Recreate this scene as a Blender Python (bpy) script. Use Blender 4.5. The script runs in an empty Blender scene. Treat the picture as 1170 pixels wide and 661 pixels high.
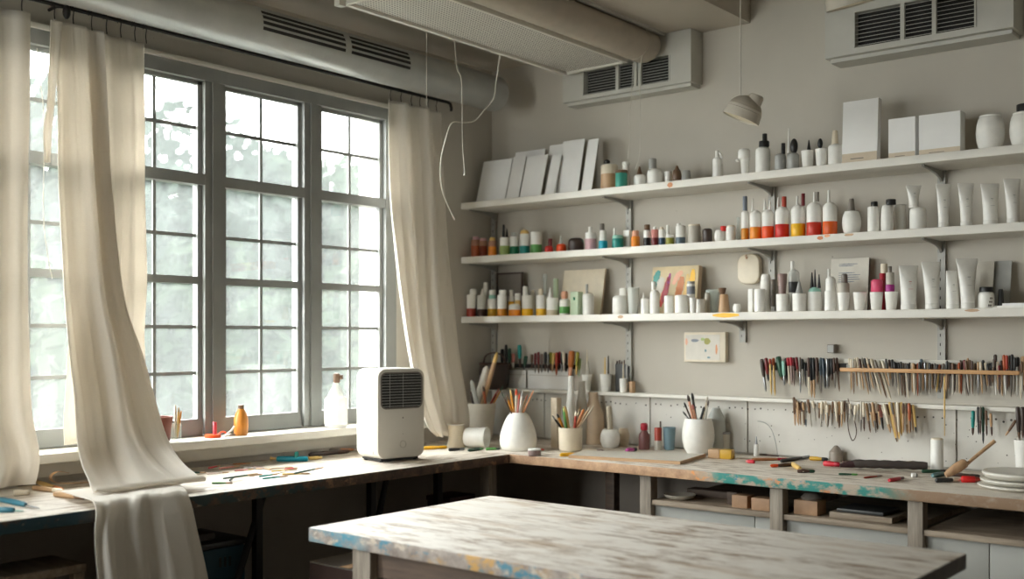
import bpy, bmesh, math, random
from mathutils import Vector, Matrix, noise
C = bpy.context.scene.collection
SC = bpy.context.scene
PI = math.pi
rnd = random.Random(7)

# ------------------------------------------------------------------ tables (metres)
# ITEMS: name, category, label, group, x, y, shelf z, shape, radius, height, colour, parts
ITEMS=[
('paint_jar', 'jar', 'large cream jar of tan contents, black knob, right of the canvases', 'bottles and jars on the top shelf', 0.7565, -0.15, 1.93, 'cyl', 0.0354, 0.104, 'cream', [('contents', 'band', 0, 0, 0.0359, 0.0645, 'tan'), ('lid', 'cyl', 0.001, 0.094, 0.0303, 0.01, 'grey'), ('knob', 'ball', -0.0125, 0.106, 0.0125, 0.021, 'black')]),
('paint_tin', 'tin', 'small teal tin with brown lid on the top shelf', 'bottles and jars on the top shelf', 0.8405, -0.19, 1.93, 'cyl', 0.0239, 0.059, 'teal', [('lid', 'cyl', -0.0005, 0.056, 0.0253, 0.012, 'brown')]),
('thread_spool', 'spool', 'slim white spool bottle behind the small teal tin', 'bottles and jars on the top shelf', 0.823, -0.13, 1.93, 'cyl', 0.0141, 0.097, 'white', [('cap', 'cyl', 0.0, 0.097, 0.0159, 0.014, 'white')]),
('ceramic_jar', 'jar', 'squat white jar with brown cone knob, beside the teal tin on the top shelf', 'bottles and jars on the top shelf', 0.902, -0.15, 1.93, 'squat', 0.0243, 0.049, 'white', [('knob', 'cone', -0.0015, 0.051, 0.0122, 0.032, 'brown')]),
('ceramic_jar', 'jar', 'white jar carrying a small grey bottle-shaped stopper on the top shelf', 'bottles and jars on the top shelf', 0.9725, -0.15, 1.93, 'squat', 0.0301, 0.065, 'white', [('stopper', 'bottle', -0.011, 0.066, 0.0155, 0.043, 'grey')]),
('ceramic_cup', 'cup', 'tiny white cup left of the brown pine cone on the top shelf', 'bottles and jars on the top shelf', 1.033, -0.15, 1.93, 'cup', 0.0148, 0.049, 'white', []),
('pine_cone', 'cone', 'small brown pine cone standing on the top shelf', None, 1.072, -0.15, 1.93, 'round', 0.0179, 0.052, 'brown', [('tip', 'cone', 0.001, 0.049, 0.0118, 0.02, 'brown')]),
('ceramic_cup', 'cup', 'small grey tapered cup right of the brown pine cone', 'bottles and jars on the top shelf', 1.114, -0.15, 1.93, 'cuprev', 0.0201, 0.045, 'grey', []),
('ceramic_jug', 'jug', 'small white jug with thin neck and loop handle on the top shelf', None, 1.2505, -0.15, 1.93, 'bottle', 0.0196, 0.081, 'white', [('neck', 'cyl', -0.003, 0.075, 0.0073, 0.033, 'white'), ('handle', 'handle', 0.019, 0.039, 0.0138, 0.06, 'white')]),
('ceramic_bottle', 'bottle', 'white double gourd vessel left of the black dropper bottle', None, 1.364, -0.15, 1.93, 'cup', 0.0169, 0.063, 'white', [('bulb', 'squat', -0.004, 0.063, 0.0224, 0.039, 'white'), ('spout', 'ball', -0.031, 0.056, 0.008, 0.013, 'white')]),
('dropper_bottle', 'bottle', 'tall white bottle with black dropper cap on the top shelf', None, 1.436, -0.15, 1.93, 'bottle', 0.0267, 0.1, 'white', [('collar', 'cyl', 0.005, 0.1, 0.0188, 0.022, 'black'), ('dropper_bulb', 'cyl', 0.0075, 0.119, 0.0086, 0.03, 'black')]),
('brush_pot', 'pot', 'light grey pot with short straight black handle standing in it', 'little pots holding tools on the top shelf', 1.505, -0.15, 1.93, 'squat', 0.0201, 0.067, 'grey', [('brush_handle', 'cyl', 0.0115, 0.066, 0.007, 0.04, 'black')]),
('brush_pot', 'pot', 'light grey pot holding a black oval brush and a white spike', 'little pots holding tools on the top shelf', 1.5545, -0.15, 1.93, 'squat', 0.0215, 0.065, 'grey', [('brush_head', 'egg', 0.0035, 0.061, 0.0138, 0.057, 'black'), ('spike', 'cone', -0.017, 0.067, 0.0062, 0.092, 'white')]),
('brush_pot', 'pot', 'white pot with a small tilted black brush, right of the oval brush', 'little pots holding tools on the top shelf', 1.6095, -0.15, 1.93, 'cup', 0.0227, 0.068, 'white', [('brush_head', 'cone', 0.005, 0.068, 0.0076, 0.038, 'black')]),
('brush_pot', 'pot', 'white pot with rounded black handle, left of the cream-capped bottle', 'little pots holding tools on the top shelf', 1.6615, -0.15, 1.93, 'cup', 0.0217, 0.069, 'white', [('brush_handle', 'egg', -0.0045, 0.07, 0.009, 0.037, 'black')]),
('capped_bottle', 'bottle', 'white bottle with tall cream cap beside the tallest upright box', None, 1.715, -0.15, 1.93, 'bottle', 0.0266, 0.079, 'white', [('cap', 'taper', -0.0035, 0.079, 0.0126, 0.049, 'cream')]),
('round_jar', 'jar', 'big round white jar right of the wide box on the top shelf', 'round white jars at the right end of the top shelf', 2.2305, -0.15, 1.93, 'round', 0.043, 0.114, 'white', []),
('round_jar', 'jar', 'round white jar with black lid at the right end of the top shelf', 'round white jars at the right end of the top shelf', 2.3315, -0.15, 1.93, 'round', 0.0425, 0.11, 'white', [('lid', 'cyl', 0.003, 0.11, 0.025, 0.026, 'black')]),
('paint_jar', 'jar', 'amber jar of rust paint at the left end of the middle shelf', 'paint bottles and jars on the middle shelf', 0.0317, -0.15, 1.688, 'cyl', 0.0217, 0.081, 'amberglass', [('paint', 'band', 0, 0, 0.022, 0.053, 'rust'), ('lid', 'cyl', 0.001, 0.081, 0.0148, 0.014, 'pink')]),
('paint_jar', 'jar', 'jar of red-brown paint, second in the middle shelf row', 'paint bottles and jars on the middle shelf', 0.0765, -0.15, 1.688, 'cyl', 0.0186, 0.074, 'amberglass', [('paint', 'band', 0, 0, 0.0189, 0.05, 'redbrown'), ('lid', 'cyl', 0.0005, 0.072, 0.0167, 0.013, 'pink')]),
('paint_jar', 'jar', 'jar of orange paint with yellow lid on the middle shelf', 'paint bottles and jars on the middle shelf', 0.1285, -0.15, 1.688, 'cyl', 0.0185, 0.071, 'amberglass', [('paint', 'band', 0, 0, 0.0187, 0.045, 'orange'), ('lid', 'round', 0.001, 0.067, 0.0136, 0.019, 'straw')]),
('paint_bottle', 'bottle', 'white bottle of pale green paint with black dropper on the middle shelf', 'paint bottles and jars on the middle shelf', 0.2005, -0.15, 1.688, 'cyl', 0.0212, 0.082, 'white', [('paint', 'band', 0, 0, 0.0215, 0.044, 'lime'), ('dropper', 'taper', -0.0065, 0.083, 0.0068, 0.056, 'black'), ('nozzle', 'cone', 0.0125, 0.081, 0.0077, 0.039, 'black')]),
('paint_bottle', 'bottle', 'white bottle of dark green paint with clear neck', 'paint bottles and jars on the middle shelf', 0.256, -0.15, 1.688, 'cyl', 0.0201, 0.083, 'white', [('paint', 'band', 0, 0, 0.0204, 0.039, 'green'), ('neck', 'cyl', -0.002, 0.083, 0.0125, 0.017, 'glass')]),
('paint_bottle', 'bottle', 'white bottle of teal paint with domed cream cap', 'paint bottles and jars on the middle shelf', 0.313, -0.15, 1.688, 'cyl', 0.0219, 0.091, 'white', [('paint', 'band', 0, 0, 0.0221, 0.038, 'tealp'), ('cap', 'round', -0.0005, 0.081, 0.02, 0.025, 'straw'), ('tip', 'ball', -0.0025, 0.104, 0.0067, 0.012, 'cream')]),
('paint_bottle', 'bottle', 'plain white round-topped jar with leaf green paint band', 'paint bottles and jars on the middle shelf', 0.3765, -0.15, 1.688, 'cyl', 0.0245, 0.095, 'white', [('paint', 'band', 0, 0, 0.0248, 0.04, 'leaf')]),
('ink_bottle', 'bottle', 'small red ink bottle with dark red cap', 'paint bottles and jars on the middle shelf', 0.4455, -0.15, 1.688, 'squat', 0.0187, 0.031, 'red', [('cap', 'cyl', 0.007, 0.03, 0.0093, 0.032, 'darkred')]),
('ink_bottle', 'bottle', 'small orange ink bottle with clear cone nozzle', 'paint bottles and jars on the middle shelf', 0.5115, -0.15, 1.688, 'squat', 0.0213, 0.036, 'orangered', [('nozzle', 'cone', -0.0035, 0.035, 0.0111, 0.035, 'clearish')]),
('tin', 'tin', 'wide dark brown tin left of the pink bottle on the middle shelf', 'paint bottles and jars on the middle shelf', 0.5875, -0.15, 1.688, 'squat', 0.0329, 0.056, 'darkbrown', []),
('paint_bottle', 'bottle', 'white bottle with pale pink band and white nozzle', 'paint bottles and jars on the middle shelf', 0.6625, -0.15, 1.688, 'cyl', 0.0226, 0.075, 'white', [('paint', 'band', 0, 0, 0.0229, 0.048, 'pink'), ('nozzle', 'cyl', -0.0025, 0.073, 0.0081, 0.026, 'white')]),
('paint_bottle', 'bottle', 'tapered white bottle with bright blue band and grey cap', 'paint bottles and jars on the middle shelf', 0.7245, -0.15, 1.688, 'taper', 0.0179, 0.08, 'white', [('paint', 'band', 0, 0, 0.0181, 0.037, 'cyan'), ('cap', 'cyl', -0.0055, 0.081, 0.0099, 0.027, 'greybrown')]),
('paint_bottle', 'bottle', 'mint bottle of dark teal paint with white nozzle', 'paint bottles and jars on the middle shelf', 0.7965, -0.15, 1.688, 'cyl', 0.0221, 0.056, 'mint', [('paint', 'band', 0, 0, 0.0224, 0.042, 'tealp'), ('nozzle', 'cyl', -0.015, 0.057, 0.0062, 0.029, 'white')]),
('square_jar', 'jar', 'plain white square jar left of the orange jar', 'paint bottles and jars on the middle shelf', 0.82, -0.11, 1.688, 'box', 0.016, 0.077, 'white', []),
('paint_jar', 'jar', 'small orange jar with peach lid on the middle shelf', 'paint bottles and jars on the middle shelf', 0.8815, -0.15, 1.688, 'cyl', 0.0174, 0.046, 'orange', [('lid', 'cyl', 0.0, 0.046, 0.014, 0.023, 'peach')]),
('paint_bottle', 'bottle', 'white bottle with black paint band and brown cap', 'paint bottles and jars on the middle shelf', 0.936, -0.15, 1.688, 'cyl', 0.0147, 0.067, 'white', [('paint', 'band', 0, 0, 0.0149, 0.037, 'black'), ('cap', 'cyl', 0.0, 0.067, 0.0112, 0.023, 'brown')]),
('paint_bottle', 'bottle', 'rosy bottle with dark red paint band', 'paint bottles and jars on the middle shelf', 0.972, -0.15, 1.688, 'cyl', 0.0137, 0.068, 'rose', [('paint', 'band', 0, 0, 0.0139, 0.035, 'darkred'), ('cap', 'cyl', 0.0, 0.068, 0.0069, 0.011, 'white')]),
('paint_bottle', 'bottle', 'white bottle with navy blue paint band', 'paint bottles and jars on the middle shelf', 1.005, -0.15, 1.688, 'cyl', 0.0128, 0.066, 'white', [('paint', 'band', 0, 0, 0.013, 0.033, 'navy'), ('cap', 'cyl', -0.002, 0.066, 0.0077, 0.009, 'cream')]),
('paint_bottle', 'bottle', 'white bottle with olive yellow band and tall white nozzle', 'paint bottles and jars on the middle shelf', 1.0405, -0.15, 1.688, 'cyl', 0.0161, 0.043, 'white', [('paint', 'band', 0, 0, 0.0163, 0.031, 'olive'), ('nozzle', 'cyl', -0.0095, 0.044, 0.006, 0.038, 'white')]),
('paint_bottle', 'bottle', 'white cylinder with blue-grey band beside the pale canister', 'paint bottles and jars on the middle shelf', 1.0885, -0.15, 1.688, 'cyl', 0.0185, 0.075, 'white', [('paint', 'band', 0, 0, 0.0187, 0.03, 'bluegrey'), ('cap', 'cyl', -0.0075, 0.075, 0.0084, 0.01, 'white')]),
('canister', 'canister', 'pale stone canister on the middle shelf', 'paint bottles and jars on the middle shelf', 1.149, -0.15, 1.688, 'cyl', 0.0253, 0.071, 'stone', [('lid', 'cyl', -0.0005, 0.067, 0.0233, 0.009, 'cream')]),
('ceramic_pot', 'pot', 'small dark mottled brown pot right of the pale canister', 'paint bottles and jars on the middle shelf', 1.206, -0.15, 1.688, 'squat', 0.0183, 0.057, 'darkbrown', []),
('ceramic_pot', 'pot', 'round white pot with a red cap beside it on top', 'paint bottles and jars on the middle shelf', 1.2585, -0.15, 1.688, 'round', 0.0204, 0.047, 'white', [('cap', 'cyl', 0.0155, 0.043, 0.0114, 0.019, 'red')]),
('ceramic_jar', 'jar', 'plain white jar left of the glass stick', 'paint bottles and jars on the middle shelf', 1.3055, -0.15, 1.688, 'cyl', 0.0178, 0.057, 'white', [('lid', 'cyl', 0.0, 0.055, 0.0145, 0.007, 'cream')]),
('glass_tube', 'tube', 'thin clear glass tube standing left of the orange-banded bottles', None, 1.321, -0.12, 1.688, 'cyl', 0.0065, 0.095, 'glass', []),
('squeeze_bottle', 'bottle', 'slim white bottle with ochre base and grey-blue cap', 'white squeeze bottles with coloured paint on the middle shelf', 1.369, -0.16, 1.688, 'bottle2', 0.014, 0.112, 'white', [('paint', 'band', 0, 0, 0.0142, 0.046, 'ochre'), ('cap', 'cyl', -0.0005, 0.112, 0.0084, 0.054, 'greyblue')]),
('squeeze_bottle', 'bottle', 'white bottle with orange base and single white nozzle', 'white squeeze bottles with coloured paint on the middle shelf', 1.412, -0.16, 1.688, 'bottle2', 0.0213, 0.109, 'white', [('paint', 'band', 0, 0, 0.0215, 0.048, 'orange'), ('nozzle', 'cone', -0.012, 0.108, 0.0063, 0.046, 'white')]),
('squeeze_bottle', 'bottle', 'white bottle with orange-red base and two white nozzles', 'white squeeze bottles with coloured paint on the middle shelf', 1.4615, -0.16, 1.688, 'bottle2', 0.0218, 0.109, 'white', [('paint', 'band', 0, 0, 0.0221, 0.047, 'orangered'), ('nozzle', 'cone', -0.0135, 0.108, 0.0063, 0.042, 'white'), ('nozzle', 'cone', 0.008, 0.107, 0.0055, 0.038, 'white')]),
('squeeze_bottle', 'bottle', 'white bottle with red base and brick-brown cap', 'white squeeze bottles with coloured paint on the middle shelf', 1.5165, -0.16, 1.688, 'bottle2', 0.025, 0.116, 'white', [('paint', 'band', 0, 0, 0.0253, 0.051, 'red'), ('nozzle', 'taper', -0.0155, 0.114, 0.0046, 0.038, 'white'), ('cap', 'cyl', 0.008, 0.112, 0.0085, 0.04, 'brick')]),
('squeeze_bottle', 'bottle', 'white bottle with yellow base and dark red cap', 'white squeeze bottles with coloured paint on the middle shelf', 1.5785, -0.16, 1.688, 'bottle2', 0.0251, 0.117, 'white', [('paint', 'band', 0, 0, 0.0254, 0.049, 'yellow'), ('nozzle', 'taper', -0.0035, 0.114, 0.0046, 0.035, 'white'), ('cap', 'cyl', 0.019, 0.113, 0.0067, 0.044, 'darkred')]),
('squeeze_bottle', 'bottle', 'white bottle with red base, brown cap beside its nozzle', 'white squeeze bottles with coloured paint on the middle shelf', 1.6385, -0.16, 1.688, 'bottle2', 0.0261, 0.122, 'white', [('paint', 'band', 0, 0, 0.0264, 0.05, 'brick2'), ('nozzle', 'taper', 0.001, 0.122, 0.005, 0.037, 'white'), ('cap', 'cyl', 0.0135, 0.124, 0.0055, 0.034, 'greybrown')]),
('squeeze_bottle', 'bottle', 'tallest white bottle with deep orange base, right end of its row', 'white squeeze bottles with coloured paint on the middle shelf', 1.6975, -0.16, 1.688, 'bottle2', 0.0247, 0.117, 'white', [('paint', 'band', 0, 0, 0.025, 0.049, 'orangered2'), ('nozzle', 'taper', -0.0045, 0.118, 0.0052, 0.043, 'white')]),
('nozzle_bottle', 'bottle', 'round white bottle with grey-brown cap on the middle shelf', None, 1.772, -0.15, 1.688, 'round', 0.0323, 0.081, 'white', [('cap', 'taper', -0.001, 0.079, 0.0121, 0.046, 'greybrown')]),
('lotion_bottle', 'bottle', 'straight white bottle with small black cap', 'white bottles with black caps on the middle shelf', 1.8495, -0.15, 1.688, 'cyl', 0.02, 0.091, 'white', [('cap', 'cyl', 0.003, 0.091, 0.0114, 0.017, 'black')]),
('lotion_bottle', 'bottle', 'rounded white bottle with wide flat black cap', 'white bottles with black caps on the middle shelf', 1.8965, -0.15, 1.688, 'egg2', 0.0212, 0.094, 'white', [('cap', 'cyl', 0.013, 0.093, 0.0163, 0.019, 'black')]),
('ceramic_jar', 'jar', 'plain white jar behind the wide black cap', None, 1.9195, -0.09, 1.688, 'cyl', 0.0192, 0.098, 'white', []),
('ceramic_jar', 'jar', 'squat white jar with the small upside-down tube on top', None, 2.0005, -0.15, 1.688, 'squat', 0.0271, 0.077, 'white', []),
('paint_bottle', 'bottle', 'white bottle of brick red paint at the left end of the lower shelf', 'paint bottles on the lower shelf', 0.029, -0.178, 1.422, 'cyl', 0.0209, 0.099, 'white', [('paint', 'band', 0, 0, 0.0211, 0.037, 'brick'), ('cap', 'squat', 0.012, 0.099, 0.0159, 0.026, 'white')]),
('paint_bottle', 'bottle', 'white bottle of blue-black paint with tall white cap', 'paint bottles on the lower shelf', 0.045, -0.112, 1.422, 'cyl', 0.0227, 0.098, 'white', [('paint', 'band', 0, 0, 0.023, 0.034, 'navy2'), ('cap', 'cyl', 0.0145, 0.097, 0.0118, 0.059, 'white')]),
('paint_bottle', 'bottle', 'white bottle of umber paint with small cone cap', 'paint bottles on the lower shelf', 0.0765, -0.16, 1.422, 'cyl', 0.0215, 0.096, 'white', [('paint', 'band', 0, 0, 0.0218, 0.033, 'umber'), ('cap', 'cone', 0.004, 0.094, 0.0127, 0.033, 'white')]),
('paint_bottle', 'bottle', 'white bottle of mustard paint with mint neck', 'paint bottles on the lower shelf', 0.1365, -0.16, 1.422, 'cyl', 0.0204, 0.079, 'white', [('paint', 'band', 0, 0, 0.0207, 0.034, 'mustard'), ('neck', 'cyl', 0.0015, 0.079, 0.0155, 0.016, 'mint'), ('cap', 'cyl', 0.002, 0.095, 0.015, 0.023, 'white')]),
('paint_bottle', 'bottle', 'white bottle of ochre paint with broad cap', 'paint bottles on the lower shelf', 0.1935, -0.16, 1.422, 'cyl', 0.0212, 0.095, 'white', [('paint', 'band', 0, 0, 0.0215, 0.033, 'ochre'), ('cap', 'cyl', 0.004, 0.095, 0.0164, 0.021, 'white')]),
('paint_jar', 'jar', 'squat white jar of orange paint on the lower shelf', 'paint bottles on the lower shelf', 0.289, -0.19, 1.422, 'squat', 0.0256, 0.052, 'white', [('paint', 'band', 0, 0, 0.0259, 0.027, 'orange')]),
('paint_bottle', 'bottle', 'slim yellow bottle behind the squat orange jar, left of two', 'paint bottles on the lower shelf', 0.204, -0.11, 1.422, 'cyl', 0.0126, 0.091, 'white', [('paint', 'band', 0, 0, 0.0128, 0.067, 'yellow'), ('cap', 'cyl', 0.0, 0.091, 0.0087, 0.027, 'white')]),
('paint_bottle', 'bottle', 'slim pale yellow bottle behind the squat orange jar, right of two', 'paint bottles on the lower shelf', 0.2345, -0.1, 1.422, 'cyl', 0.0136, 0.102, 'white', [('paint', 'band', 0, 0, 0.0137, 0.071, 'straw')]),
('paint_bottle', 'bottle', 'widest white bottle with bright yellow paint', 'paint bottles on the lower shelf', 0.3365, -0.16, 1.422, 'cyl', 0.0246, 0.09, 'white', [('paint', 'band', 0, 0, 0.0249, 0.031, 'yellow'), ('cap', 'cyl', -0.011, 0.09, 0.0123, 0.038, 'white')]),
('paint_bottle', 'bottle', 'slim plain white bottle between two yellow paint bottles', 'paint bottles on the lower shelf', 0.3205, -0.1, 1.422, 'cyl', 0.0115, 0.103, 'white', [('cap', 'cyl', -0.0015, 0.103, 0.0086, 0.012, 'white')]),
('paint_bottle', 'bottle', 'white bottle with golden yellow paint beside the glass flask', 'paint bottles on the lower shelf', 0.4115, -0.16, 1.422, 'cyl', 0.0215, 0.088, 'white', [('paint', 'band', 0, 0, 0.0218, 0.03, 'yellow2'), ('cap', 'cyl', -0.0025, 0.088, 0.0103, 0.026, 'cream')]),
('glass_flask', 'flask', 'tall clear glass flask rising behind the paint bottles', None, 0.378, -0.09, 1.422, 'flask', 0.0171, 0.182, 'glass', []),
('cone_bottle', 'bottle', 'white bottle with beige band and conical spout', None, 0.48, -0.17, 1.422, 'cyl', 0.025, 0.075, 'white', [('paint', 'band', 0, 0, 0.0253, 0.023, 'beige'), ('spout', 'cone', -0.013, 0.075, 0.0111, 0.045, 'white')]),
('slim_bottle', 'bottle', 'slim pale green bottle behind the conical spout bottle', None, 0.43, -0.08, 1.422, 'cyl', 0.0114, 0.162, 'palegreen', []),
('patterned_bottle', 'bottle', 'white bottle with green band and peach ball cap', None, 0.5285, -0.15, 1.422, 'squat', 0.0221, 0.07, 'white', [('leaf_label', 'band', 0, 0.008, 0.0224, 0.029, 'leaf'), ('cap', 'round', 0.0, 0.07, 0.0148, 0.032, 'peach')]),
('patterned_jar', 'jar', 'square pale green patterned jar in front of the blank canvas', None, 0.591, -0.15, 1.422, 'box', 0.021, 0.098, 'palegreen', [('dark_label', 'cyl', 0.001, 0.062, 0.0179, 0.014, 'green')]),
('spray_nozzle_bottle', 'bottle', 'white bottle with thin grey nozzle in front of the blank canvas', None, 0.65, -0.15, 1.422, 'bottle', 0.0235, 0.09, 'white', [('nozzle', 'cyl', -0.0065, 0.086, 0.0054, 0.042, 'grey')]),
('ceramic_jar', 'jar', 'broad white jar left of the tall translucent cup', None, 0.807, -0.15, 1.422, 'squat', 0.0298, 0.077, 'white', []),
('plastic_cup', 'cup', 'tapered translucent cup by the shelf upright', None, 0.871, -0.15, 1.422, 'cup', 0.0245, 0.107, 'clearish', []),
('ceramic_jar', 'jar', 'white jar showing above the broad jar, at its back', None, 0.7825, -0.08, 1.422, 'cyl', 0.0206, 0.11, 'white', []),
('spout_bottle', 'bottle', 'small white bottle with pointed spout left of the colourful painting', None, 0.9265, -0.15, 1.422, 'bottle', 0.0173, 0.065, 'white', [('spout', 'cone', -0.0075, 0.062, 0.0052, 0.024, 'white')]),
('tall_bottle', 'bottle', 'tall white bottle in front of the left edge of the painting', None, 0.9715, -0.15, 1.422, 'bottle2', 0.0189, 0.095, 'white', [('cap', 'cyl', -0.0055, 0.095, 0.0086, 0.033, 'white')]),
('canister', 'canister', 'slim white canister before the painting, left of two', None, 1.0365, -0.15, 1.422, 'cyl', 0.0187, 0.071, 'white', []),
('canister', 'canister', 'wide white canister before the painting, right of two', None, 1.092, -0.15, 1.422, 'cyl', 0.0256, 0.072, 'white', []),
('labelled_bottle', 'bottle', 'tall bottle with grey-blue label before the right edge of the painting', None, 1.1055, -0.1, 1.422, 'cyl', 0.0161, 0.117, 'white', [('cap', 'cyl', 0.0, 0.117, 0.0144, 0.01, 'grey'), ('label', 'band', 0, 0.076, 0.0163, 0.031, 'greyblue')]),
('ceramic_cup', 'cup', 'small white cup in front of the grey-labelled bottle', 'small white cups along the lower shelf', 1.172, -0.2, 1.422, 'cup', 0.014, 0.058, 'white', []),
('canister', 'canister', 'short white canister right of the painting', None, 1.176, -0.15, 1.422, 'cyl', 0.019, 0.054, 'white', []),
('ceramic_bottle', 'bottle', 'small stone coloured tapered bottle beside the glass beaker', None, 1.1835, -0.11, 1.422, 'taper', 0.0133, 0.08, 'stone', []),
('glass_beaker', 'beaker', 'clear glass beaker behind the stone bottle', None, 1.1875, -0.08, 1.422, 'cup', 0.0251, 0.092, 'glass', []),
('dusting_brush', 'brush', 'tan handled brush with dark brown bristles standing upright', None, 1.277, -0.15, 1.422, 'taper', 0.0219, 0.07, 'tan', [('bristles', 'cuprev2', -0.0075, 0.067, 0.0154, 0.028, 'brown')]),
('ceramic_mug', 'mug', 'tiny white mug below the hanging tray', None, 1.3315, -0.15, 1.422, 'round', 0.0137, 0.033, 'white', [('handle', 'handle', -0.017, 0.003, 0.0064, 0.027, 'white')]),
('slim_box', 'box', 'slim white carton with dark mark by the hanging tray', None, 1.3885, -0.15, 1.422, 'box', 0.0095, 0.087, 'white', [('dark_mark', 'cyl', 0.0005, 0.051, 0.0032, 0.016, 'greyblue')]),
('canister', 'canister', 'tall plain white canister in front of the domed bottle', None, 1.4335, -0.17, 1.422, 'cyl', 0.0204, 0.085, 'white', []),
('domed_bottle', 'bottle', 'white bottle with domed lid and grey side panel', None, 1.423, -0.1, 1.422, 'cyl', 0.0199, 0.12, 'white', [('dome', 'round', 0.0, 0.107, 0.0183, 0.036, 'white'), ('grey_label', 'cyl', 0.0285, 0.022, 0.0095, 0.101, 'greybrown')]),
('ceramic_cup', 'cup', 'white cup with a mauve tumbler standing in it', 'small white cups along the lower shelf', 1.5135, -0.15, 1.422, 'cupst', 0.0232, 0.065, 'white', [('tumbler', 'cuprev3', -0.001, 0.064, 0.0178, 0.075, 'mauve')]),
('tall_bottle', 'bottle', 'tallest translucent bottle with charcoal label on the lower shelf', None, 1.5305, -0.09, 1.422, 'bottle2', 0.0202, 0.156, 'clearish', [('neck', 'cyl', -0.006, 0.153, 0.007, 0.034, 'white'), ('dark_label', 'band', 0, 0.072, 0.0205, 0.039, 'charcoal')]),
('ceramic_cup', 'cup', 'white cup holding a small grey cone', 'small white cups along the lower shelf', 1.5915, -0.18, 1.422, 'cupst', 0.0242, 0.064, 'white', [('cone', 'cone', 0.0, 0.061, 0.0151, 0.047, 'grey')]),
('plant_jar', 'jar', 'mint jar wrapped in white holding three black brushes', None, 1.6365, -0.15, 1.422, 'bottle2', 0.0235, 0.086, 'mint', [('white_wrap', 'band', 0, 0, 0.0237, 0.07, 'white'), ('brush', 'cone', -0.0105, 0.083, 0.0075, 0.057, 'black'), ('brush', 'cone', 0.001, 0.083, 0.006, 0.067, 'black'), ('brush', 'cone', 0.0165, 0.083, 0.0067, 0.049, 'black')]),
('pump_bottle', 'bottle', 'two-tier white bottle with slim nozzle left of the print', None, 1.694, -0.15, 1.422, 'cyl', 0.0193, 0.072, 'white', [('upper_body', 'bottle2', 0.0015, 0.069, 0.0171, 0.053, 'white'), ('nozzle', 'cyl', -0.005, 0.119, 0.0046, 0.031, 'white')]),
('ceramic_cup', 'cup', 'white cup holding a stone jar with brown stopper', 'small white cups along the lower shelf', 1.743, -0.15, 1.422, 'cup', 0.0213, 0.065, 'white', [('inner_jar', 'cyl', -0.001, 0.062, 0.0205, 0.036, 'stone'), ('stopper', 'squat', 0.003, 0.095, 0.011, 0.035, 'greybrown')]),
('ceramic_cup', 'cup', 'empty white cup in front of the print corner', 'small white cups along the lower shelf', 1.8015, -0.15, 1.422, 'cup', 0.023, 0.064, 'white', []),
('ceramic_cup', 'cup', 'white cup carrying a bright pink jar', 'small white cups along the lower shelf', 1.8595, -0.15, 1.422, 'cup', 0.0222, 0.063, 'white', [('pink_jar', 'squat', 0.002, 0.06, 0.02, 0.047, 'hotpink')]),
('ceramic_cup', 'cup', 'white cup carrying a stone bottle with purple base', 'small white cups along the lower shelf', 1.911, -0.15, 1.422, 'cup', 0.0218, 0.063, 'white', [('purple_base', 'cyl', -0.0045, 0.06, 0.0148, 0.027, 'magenta'), ('bottle_body', 'cyl', -0.0045, 0.087, 0.0134, 0.042, 'stone'), ('cap', 'cyl', -0.0055, 0.129, 0.007, 0.021, 'greybrown')]),
('lipstick_bottle', 'bottle', 'crimson bottle with cream cap behind the bright pink jar', None, 1.8585, -0.09, 1.422, 'cyl', 0.0108, 0.131, 'crimson', [('cap', 'cyl', 0.0055, 0.13, 0.0115, 0.034, 'cream')]),
('cream_jar', 'jar', 'white cream jar with black lid on the lower shelf', None, 2.2185, -0.15, 1.422, 'squat', 0.0246, 0.055, 'white', [('lid', 'cyl', 0.0, 0.054, 0.0207, 0.016, 'black'), ('label_text', 'text', 0.01, 0.007, 0.0064, 0.034, 'greybrown')]),
('small_cone', 'cone', 'small charcoal stopper beside the black-lidded cream jar', None, 2.2545, -0.12, 1.422, 'taper', 0.0109, 0.063, 'charcoal', []),
('ledge_cup', 'cup', 'white cup with cream brush on the ledge, left of three', 'little cups on the narrow ledge', 0.562, -0.035, 1.1, 'cup', 0.0221, 0.071, 'white', [('brush_head', 'cone', 0.005, 0.069, 0.0131, 0.06, 'stone'), ('brush', 'cone', 0.0005, 0.069, 0.0056, 0.109, 'cream')]),
('ledge_cup', 'cup', 'white cup outlined by dark brushes on the ledge, middle of three', 'little cups on the narrow ledge', 0.6605, -0.035, 1.1, 'cup', 0.0252, 0.075, 'white', [('brush', 'taper', -0.005, 0.071, 0.0037, 0.074, 'straw'), ('brush', 'taper', 0.012, 0.071, 0.0037, 0.081, 'black')]),
('ledge_cup', 'cup', 'small straight white cup on the ledge, right of three', 'little cups on the narrow ledge', 0.75, -0.035, 1.1, 'cupst', 0.0176, 0.058, 'white', [('brush', 'taper', -0.0025, 0.055, 0.0036, 0.069, 'cream')]),
('ledge_cup', 'cup', 'short tan cup on the ledge beside the shelf upright', 'little cups on the narrow ledge', 0.792, -0.035, 1.1, 'cupst', 0.0133, 0.047, 'tan', [('dark_brush', 'cyl', -0.0185, 0.044, 0.0054, 0.066, 'black')]),
]
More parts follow.
